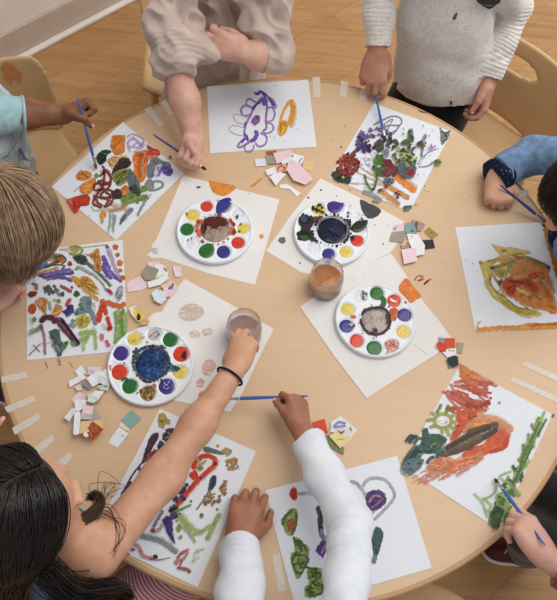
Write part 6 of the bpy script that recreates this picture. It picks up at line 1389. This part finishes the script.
tag(strands(hair_paths(H, (0, -.3, .95), 2600, .02, seed=41, low=lambda p: low_std(p)-.1, out=.12, step=.008, lift=(1.08, 1.20), curl=.0022, tmax=.8), .0009, hm, 'hair', K.root), 'short dark brown hair')
brush(at(546, 222.5, TZ+.006), at(499.5, 184.5, TZ+.062), 'dark blue brush with an orange tip in the fist of the denim shirt child', (150, 84, 40), BRUSH_NAVY)

# ---- rust sleeves, lower right
K = Kid((.735, -.455, .50), (-.93, .2), 'child with a rust coloured sleeve and dark trousers by the red blaze painting', .02, .82, .112)
SK = skin_mat('skin_light_pink', (206, 162, 146), (184, 138, 122)); B = K.B
K.torso(B); H = Head(v3(.73, -.45, .98), (-.9, .2, -.4), (-.2, 0, 1)); H.flesh(B, K.shc); H.eyes(K.root, IRIS_M)
elL, wrL = v3(.625, -.60, .665), at(545, 557, .640); elR, wrR = v3(.66, -.30, .655), v3(.63, -.20, .60)
K.arm(B, K.L, elL, wrL, upto=2, cut=False); K.arm(B, K.R, elR, wrR, upto=2, cut=False)
hand(B, wrL, at(524, 527, .634)-wrL, v3(-.25, -.30, -.9), -1, .124, ((28, 52, 16), (40, 60, 28), (50, 64, 36), (56, 66, 40)), ((.95, .30, .12), (.92, -.25, .25)), 2, K.nails, 1.05)
hand(B, wrR, v3(-.5, .5, -.3), v3(0, 0, -1), 1, .116, ((40, 50, 30),)*4, nails=K.nails)
K.body(SK)
RUST = fabric('rust_jersey', (134, 72, 34), (108, 54, 24), 26); MAR = fabric('maroon_jersey', (70, 26, 26), (44, 20, 22), 20)
G_ = Flesh(); K.torso(G_, .013, v3(.735, -.455, .47), rp=.114, rc=.106); G_.plane(K.shc+v3(0, 0, .044), (0, 0, 1), rad=.066)
tag(cloth(G_, .003, 'top', MAR, K.root, [(K.pel, K.shc, .002, .05, .14)], .001, 9), 'dark maroon top')
for sh_, el_, wr_ in ((K.L, elL, wrL), (K.R, elR, wrR)):
    G_ = Flesh(); K.arm(G_, sh_, el_, wr_, .010, 1.86, gc=.003); tag(cloth(G_, .0026, 'sleeve', RUST, K.root, [(sh_, el_, .002, .026, .06), (el_, wr_, .002, .02, .05)], .001, 9), 'rust coloured sleeve')
s_ = at(502, 543, .03); kA, kB = at(556, 496, .30), at(530, 534, .29)
K.legs(GREY_TR, SHOE_RED, SOLE_W, knee=[kA, kB], ank=[at(560, 478, .06)+v3(.05, 0, 0), v3(s_[0]+.052, s_[1]-.02, .06)], toe=(-.93, .3, 0)); tag(K.root.children[-1], 'dark grey trousers')
simple_hair(K, H, ((36, 26, 18), (60, 42, 30), (90, 66, 48)), 35)
brush(at(494.5, 478.5, TZ+.006), at(545.5, 546, TZ+.108), 'blue brush with dark green bristles in the hand with the rust sleeve', (36, 58, 40))

# ---- white sleeves, bottom
K = Kid((-.005, -.845, .50), (.06, 1), 'child below the frame reaching in with two white sleeves, one hand flat on the table', .14, .80, .118)
SK = skin_mat('skin_warm_brown', (172, 118, 92), (142, 92, 70)); B = K.B
K.torso(B); H = Head(v3(.03, -.80, .975), (.03, 1, -.45), (0, .3, 1)); H.flesh(B, K.shc+v3(0, -.02, .0)); H.eyes(K.root, IRIS_M)
K.R = at(343, 668, .80); elR, wrR = at(350, 523, .675), at(301, 428, .618); elL, wrL = at(241, 632, .665), at(240, 540, .590)
K.arm(B, K.R, elR, wrR, upto=2, cut=False, r=(.026, .025, .0245, .0205)); K.arm(B, K.L, elL, wrL, upto=2, cut=False, r=(.026, .026, .026, .0215))
hand(B, wrR, at(294, 392, .614)-wrR, v3(-.62, .1, -.6), 1, .112, ((46, 70, 30), (62, 74, 36), (70, 76, 40), (74, 76, 40)), ((.9, .3, .35), (.85, .0, .5)), 3, K.nails, 1.0)
hand(B, wrL, at(247, 507, .586)-wrL, v3(0, -.05, -1), -1, .120, ((18, 38, 22), (16, 36, 22), (18, 38, 22), (24, 40, 22)), ((.75, .6, .15), (.95, .05, .15)), 8, K.nails, 1.12)
K.body(SK)
WHT = fabric('white_jersey', (222, 226, 233), (206, 212, 222), 22, 1100, .85, .2)
G_ = Flesh(); K.torso(G_, .013, v3(-.005, -.845, .46), rp=.116, rc=.106); G_.plane(K.shc+v3(0, 0, .044), (0, 0, 1), rad=.066)
RW = (.031, .0295, .0265, .0235)
K.arm(G_, K.R, elR, wrR, .006, 1.86, r=RW, gc=.002); K.arm(G_, K.L, elL, wrL, .008, 1.94, r=RW, gc=.005)
tag(cloth(G_, .0026, 'shirt', WHT, K.root, [(K.R*.3+elR*.7, elR, .0020, .024, .06), (elR, wrR, .0010, .03, .05), (elL, wrL, .0020, .022, .05)], .0011, 11), 'white long-sleeved shirt')
K.legs(GREY_TR, SHOE_GREY, SOLE_W)
simple_hair(K, H, ((18, 14, 12), (32, 24, 20), (50, 38, 30)), 36)
brush(at(224, 399, TZ+.028), at(308.5, 396, TZ+.062), 'blue brush held level in the hand with the white sleeve', (50, 50, 80), BRUSH_BLUE)

# ---- the dark-haired girl, lower left
K = Kid((-.455, -.67, .40), (.62, .62), 'dark-haired girl reaching a bare arm into the glass jar', .12, .745, .112, True)
SK = skin_mat('skin_light_tan', (206, 160, 132), (184, 134, 106)); B = K.B
K.R = at(96, 556, .735); K.L = v3(-.50, -.46, .74); K.shc = (K.R+K.L)/2; K.chest = K.pel*.35+K.shc*.65
K.torso(B); H = Head(at(18, 513, .835), (.62, .66, -.42), (.20, .30, .90), 1.07); H.flesh(B, K.shc+v3(0, 0, .01))
elR, wrR = at(163, 477, .685), at(236, 367, .672); elL, wrL = v3(-.56, -.36, .65), at(-36, 438, .60)
K.arm(B, K.R, elR, wrR, upto=2, cut=False, r=(.036, .0305, .0265, .0210), k=.03); K.arm(B, K.L, elL, wrL, upto=2, cut=False)
hand(B, wrR, at(248, 332, .670)-wrR, v3(.2, .35, -.9), 1, .114, ((24, 44, 12), (30, 46, 14), (56, 34, 12), (62, 34, 12)), ((.75, .25, .65), (.6, -.1, .8)), -3, K.nails, 1.0)
hand(B, wrL, at(-26, 410, .585)-wrL, v3(.1, .1, -1), -1, .112, ((24, 40, 30),)*4, nails=K.nails)
K.body(SK); H.eyes(K.root, IRIS_M)
TANK = fabric('slate_blue_jersey', (96, 112, 136), (76, 90, 114), 24)
G_ = Flesh(); K.torso(G_, .009, K.pel+v3(0, 0, -.09), rp=.112, rc=.102)
for q, o_ in ((K.R, 1), (K.L, -1)): G_.ell(q+K.r*.012*o_+v3(0, 0, .012), (.046, .046, .055), None, .012, '-')
G_.ell(K.shc+v3(0, 0, .05)+K.f*.01, (.105, .105, .09), None, .012, '-')
tag(cloth(G_, .003, 'tank_top', TANK, K.root, [], .001, 12), 'slate blue sleeveless top')
def stripes(name, c1, c2, sc):
    t = NT(name); w_ = t.n('ShaderNodeTexWave', wave_type='BANDS', bands_direction='DIAGONAL'); w_.inputs['Scale'].default_value = sc; w_.inputs['Distortion'].default_value = 1.2; w_.inputs['Detail Scale'].default_value = .6
    t.l(t.coord('Object'), w_.inputs['Vector']); t.base(t.ramp(w_.outputs['Fac'], [(.4, lin(c1)), (.6, lin(c2))])).set(Roughness=.85, Specular_IOR_Level=.1); return t.m
STR = stripes('pink_white_stripes', (190, 104, 118), (226, 206, 206), 62)
kn = [at(176, 586, .40)+v3(.03, .05, 0), v3(-.34, -.44, .40)]; an = [kn[0]+v3(.0, .03, -.34), kn[1]+v3(0, .03, -.34)]
K.pel = K.pel+v3(.03, -.02, .02)
K.legs(STR, SHOE_GREY, SOLE_W, knee=kn, ank=an, lbl='pink and white striped trousers', g=.012, top=.47)
hm = hair_mat('hair_near_black', (12, 8, 7), (24, 17, 14), (42, 31, 25), .34)
W = Flesh(); W.ell(H.P(0, -.016, .016), np.array((.0765, .088, .086))*1.03, H.R, .01); W.ell(H.P(0, -.05, -.03), np.array((.066, .05, .06)), H.R, .02); W.ell(H.P(0, .078, -.022), np.array((.080, .082, .108)), H.R, .012, '-'); W.ell(H.P(0, .02, -.115), np.array((.09, .10, .06)), H.R, .012, '-')
V, F = W.mesh(.0025); mesh_obj('hair_cap', V, F, hm, K.root)
PA = parted_paths(H, 4600, .27, 51, 60, 155, (1.07, 1.16), (-.10, -.22, -1), front=96)
tag(strands(PA, .0010, hm, 'hair', K.root), 'long straight near black hair with a parting')
hm2 = hair_mat('hair_curl_brown', (40, 26, 18), (66, 46, 32), (100, 74, 52), .4); rg = np.random.RandomState(8); PA = []
for i in range(150):
    j = lambda s_: rg.uniform(-s_, s_, 3); o_ = j(.008); PA.append(catmull([at(62, 536, .775)+j(.008), at(74, 528, .77)+o_+j(.003), at(87, 519, .765)+o_+j(.003), at(97, 509, .757)+o_+j(.003), at(100, 500, .75)+o_*.8+j(.003), at(95, 495, .745)+o_*.7+j(.004), at(89, 498, .745)+j(.006)], .006))
for i in range(7):
    j = lambda s_: rg.uniform(-s_, s_, 3); PA.append(catmull([at(98, 504, .745)+j(.01), at(104+rg.uniform(-6, 8), 486+rg.uniform(-6, 6), .74)+j(.015), at(113+rg.uniform(-4, 6), 488, .73)+j(.01), at(106+rg.uniform(-8, 4), 500, .72)+j(.01)], .006))
for i in range(7):
    j = lambda s_: rg.uniform(-s_, s_, 3); PA.append(catmull([at(95, 512, .755)+j(.008), at(110, 508+rg.uniform(-6, 12), .758)+j(.004), at(122+rg.uniform(-6, 4), 530+rg.uniform(-8, 12), .757)+j(.003), at(112+rg.uniform(-6, 6), 556, .762)+j(.003)], .008))
tag(strands(PA, .0007, hm2, 'loose_curls', K.root), 'loose brown curl and flyaway strands over the shoulder')
PA = []
for i in range(420):
    j = lambda s_: rg.uniform(-s_, s_, 3); o_ = rg.normal(0, .0085, 3); PA.append(catmull([at(46, 570, .83)+o_, at(70, 592, .79)+o_+j(.003), at(96, 592, .735)+o_+j(.003), at(116, 590, .68)+o_*.9+j(.003), at(126, 600, .62)+o_*.7+j(.005)], .01))
tag(strands(PA, .0010, hm, 'hair_end', K.root), 'dark ends of hair hanging under the arm')
u = nrm(wrR-elR); e = wrR-u*.022; n1 = nrm(np.cross(u, (0, 0, 1.))); n2 = np.cross(u, n1)
V, F = tube([e+(n1*math.cos(q)+n2*math.sin(q))*.0255 for q in np.arange(0, 6.29, .1745)], .0022, 10, False)
ht = mesh_obj('hair_tie', V, F, mottled('black_elastic', (22, 20, 24), .2, 300, .8), loc=e); tag(ht, 'black elastic hair tie round the wrist above the jar', 'hair tie')

# ---- the fair-haired child, left
K = Kid((-.765, -.02, .46), (1, -.05), 'fair-haired child bent low over the crowded painting at the left edge', .13, .755, .112)
SK = skin_mat('skin_fair_pink', (212, 164, 148), (190, 138, 122)); B = K.B
H = Head(at(5, 224, .80), (.62, -.12, -.75), (.75, .12, .62), 1.02)
K.torso(B); H.flesh(B, K.shc+v3(.01, 0, .02)); H.eyes(K.root, IRIS_M)
elR, wrR = v3(-.70, -.16, .64), at(-10, 306, .602); elL, wrL = v3(-.76, .12, .62), v3(-.64, .05, .585)
K.arm(B, K.R, elR, wrR, upto=2, cut=False); K.arm(B, K.L, elL, wrL, upto=2, cut=False)
hand(B, wrR, at(10, 283, .600)-wrR, v3(.15, .3, -.9), 1, .122, ((38, 56, 26), (44, 60, 30), (48, 62, 34), (52, 64, 36)), ((.85, .45, .2), (.95, -.1, .3)), 5, K.nails, 1.08)
hand(B, wrL, v3(.8, -.3, -.15), v3(0, 0, -1), -1, .114, ((20, 30, 20),)*4, nails=K.nails)
K.body(SK)
LIL_ = fabric('lilac_grey_jersey', (150, 146, 166), (130, 126, 148), 26)
G_ = Flesh(); K.torso(G_, .013, v3(-.765, -.02, .40), rp=.122, rc=.106); K.arm(G_, K.R, elR, wrR, .010, 1.55, gc=.002); K.arm(G_, K.L, elL, wrL, .010, 1.7, gc=.002); G_.plane(K.shc+v3(0, 0, .044), (0, 0, 1), rad=.066)
cloth(G_, .003, 'shirt', LIL_, K.root, [(elR, wrR, .002, .02, .05)], .001, 13)
K.legs(NAVY_TR, SHOE_GREY, SOLE_W)
hm = hair_mat('hair_dark_blond', (116, 90, 68), (160, 132, 104), (200, 174, 144), .42); K.hair_cap(H, hm, 1.08)
PA = hair_paths(H, (-.3, -.75, .6), 4600, .085, seed=61, low=lambda p: -.25, out=.10, step=.010, lift=(1.07, 1.20), curl=.0026, tmax=.7, long_front=True)
tag(strands(PA, .0009, hm, 'hair', K.root), 'straight dark blond hair falling forward')
brush(at(58.5, 258.5, TZ+.006), at(22, 275, TZ+.05)-0*v3(0, 0, 1), 'blue brush lying over the crowded painting under the fair hair', (110, 90, 60))
# ================================================================ moulded children's chairs
CHAIR_M = mottled('chair_ply', (214, 178, 132), .05, 4, .4, .03, .35, (1, 1, 6))
def chair(loc, ang, label, hole=False, spot=False, wide=.36):
    """a bent plywood shell on four legs; local +y is where the sitter faces"""
    a = math.radians(ang); c, s = math.cos(a), math.sin(a)
    def W(V): return [(loc[0]+c*x-s*y, loc[1]+s*x+c*y, z) for x, y, z in V]
    root = empty('child_chair', (loc[0], loc[1], 0), label, 'chair', 'moulded wooden children\'s chairs')
    # seat
    nx, ny = 25, 21; V = []; hw = wide/2
    def outline(u): return 1.0
    for k_ in (0, 1):
        for i in range(ny):
            v = i/(ny-1)
            for j in range(nx):
                u = j/(nx-1)*2-1; y = -.15+.31*v; x = u*hw*(.98-.06*(1-v)); 
                if v > .8: y -= (abs(u)**4)*.03*(v-.8)/.2
                z = .300+.010*u*u-.014*max(0, (v-.75)/.25)**2+.012*max(0, (.25-v)/.25)**2-.011*k_
                V.append((x, y, z))
    F = []; m = nx*ny
    for k_ in (0, 1):
        for i in range(ny-1):
            for j in range(nx-1):
                q = (k_*m+i*nx+j, k_*m+i*nx+j+1, k_*m+(i+1)*nx+j+1, k_*m+(i+1)*nx+j); F.append(q if k_ == 0 else q[::-1])
    bd = [j for j in range(nx)]+[i*nx+nx-1 for i in range(1, ny)]+[(ny-1)*nx+j for j in range(nx-2, -1, -1)]+[i*nx for i in range(ny-2, 0, -1)]
    for i in range(len(bd)): a_, b_ = bd[i], bd[(i+1) % len(bd)]; F.append((b_, a_, a_+m, b_+m))
    fixn(mesh_obj('seat', W(V), F, CHAIR_M, root))
    # curved back with rounded top corners and a hand hole
    nu, nv = 60, 40; V = []; idx = {}; z0, z1 = .315, .555
    def pt(u, v, off):
        ww = hw*(1.0+.03*v); x = math.sin(u*1.05)/math.sin(1.05)*ww; y = -.165-.03*v+.10*(1-math.cos(u*1.05))*1.3+off*math.cos(u); return (x-off*math.sin(u)*.6, y, z0+(z1-z0)*v)
    def inside(u, v):
        if v > .72 and abs(u) > .80 and ((abs(u)-.80)/.20)**2+((v-.72)/.28)**2 > 1: return False
        if v < .15 and abs(u) > .86 and ((abs(u)-.86)/.14)**2+((.15-v)/.15)**2 > 1: return False
        if hole and ((u-.10)/.30)**2+((v-.70)/.095)**2 < 1: return False
        return True
    F = []
    def vid(i, j, k_):
        if (i, j, k_) not in idx: idx[(i, j, k_)] = len(V); V.append(pt(i/nu*2-1, j/nv, .005 if k_ else -.005))
        return idx[(i, j, k_)]
    cells = {(i, j) for i in range(nu) for j in range(nv) if inside((i+.5)/nu*2-1, (j+.5)/nv)}
    for (i, j) in cells:
        for k_ in (0, 1):
            q = (vid(i, j, k_), vid(i+1, j, k_), vid(i+1, j+1, k_), vid(i, j+1, k_)); F.append(q if k_ == 0 else q[::-1])
        for (di, dj, e) in ((-1, 0, ((i, j), (i, j+1))), (1, 0, ((i+1, j), (i+1, j+1))), (0, -1, ((i, j), (i+1, j))), (0, 1, ((i, j+1), (i+1, j+1)))):
            if (i+di, j+dj) not in cells: p_, q_ = e; F.append((vid(*p_, 0), vid(*q_, 0), vid(*q_, 1), vid(*p_, 1)))
    bk = fixn(mesh_obj('backrest', W(V), F, CHAIR_M, root)); sm = bk.modifiers.new('round', 'SMOOTH'); sm.iterations = 4; sm.factor = .5
    if spot:
        q = []
        for (u0, v0, du, dv) in ((-.50, .86, .08, .10), (-.57, .78, .06, .09), (-.46, .76, .05, .08)):
            n = 18; vs = [pt(u0+du*math.cos(t)*(1+.2*math.sin(3*t)), min(.97, v0+dv*math.sin(t)*(1+.2*math.cos(4*t))), .0066) for t in np.arange(n)*2*math.pi/n]; q.append((W(vs), [tuple(range(n))]))
        Vv, Ff = join(*q); tag(mesh_obj('paint_smudge', Vv, Ff, mottled('orange_smudge', (206, 140, 90), .12, 60, .6), bk, loc=None), 'orange paint smudge')
    for sx in (-1, 1):
        for sy, zt, yy in ((1, .292, .11), (-1, .292, -.12)):
            x0 = sx*(hw-.035); P = [(x0+sx*.02, yy+sy*.03, .004), (x0+sx*.012, yy+sy*.018, .12), (x0, yy, zt)]
            V2, F2 = tube(W([(p[0], p[1], 0) for p in P]), .012, 4); P3 = [(w_[0], w_[1], p[2]) for w_, p in zip(W(P), P)]
            V2, F2 = tube(P3, [.0115, .0135, .0155], 14); mesh_obj('leg', V2, F2, CHAIR_M, root)
    for sx in (-1, 1):
        x0 = sx*(hw-.06); P = W([(x0, -.10, .290), (x0, -.155, .300), (x0, -.178, .34), (x0, -.186, .42)]); V2, F2 = tube(catmull(P, .01), .009, 10); mesh_obj('back_post', V2, F2, CHAIR_M, root)
    return root
_f = nrm((.62, -.78, 0)); _l = v3(.78, .62, 0); _c = at(56, 116, .31)-_l*.18+_f*.165
chair((_c[0], _c[1]), -141.5, 'wooden chair with an orange paint smudge behind the pale blue shirt child', False, True)
chair((.455, .650), 140, 'wooden chair with a hand hole behind the oatmeal sweater child', True, wide=.36)
chair((-.33, .93), 187, 'wooden chair behind the beige dress child, only a sliver of its edge showing')
chair((-.48, -.74), -44, 'wooden chair under the dark-haired girl')
chair((.24, -.66), -8, 'wooden chair whose seat corner shows below the edge of the caterpillar painting')
# ================================================================ light
w = bpy.data.worlds.new('room_light'); SC.world = w; w.use_nodes = True
bg = w.node_tree.nodes['Background']; bg.inputs[0].default_value = (.98, .97, 1.0, 1); bg.inputs[1].default_value = .52
def area(name, loc, to, sx, sy, power, c):
    l = bpy.data.lights.new(name, 'AREA'); l.shape = 'RECTANGLE'; l.size = sx; l.size_y = sy; l.energy = power; l.color = c
    o = bpy.data.objects.new(name, l); COL.objects.link(o); o.location = loc
    o.rotation_euler = (Vector(to)-Vector(loc)).to_track_quat('-Z', 'Y').to_euler(); return o
area('ceiling_panel', (.9, .5, 3.0), (0.1, 0, .5), 1.8, 1.8, 42, (1, .95, .88))
area('window_daylight', (2.5, 1.7, 2.1), (0, 0, .6), 1.6, 1.8, 32, (.88, .94, 1))
SC.view_settings.view_transform = 'Standard'; SC.view_settings.look = 'None'; SC.view_settings.exposure = 0; SC.view_settings.gamma = 1
SC.cycles.use_denoising = True
SC.cycles.max_bounces = 8; SC.cycles.transparent_max_bounces = 24
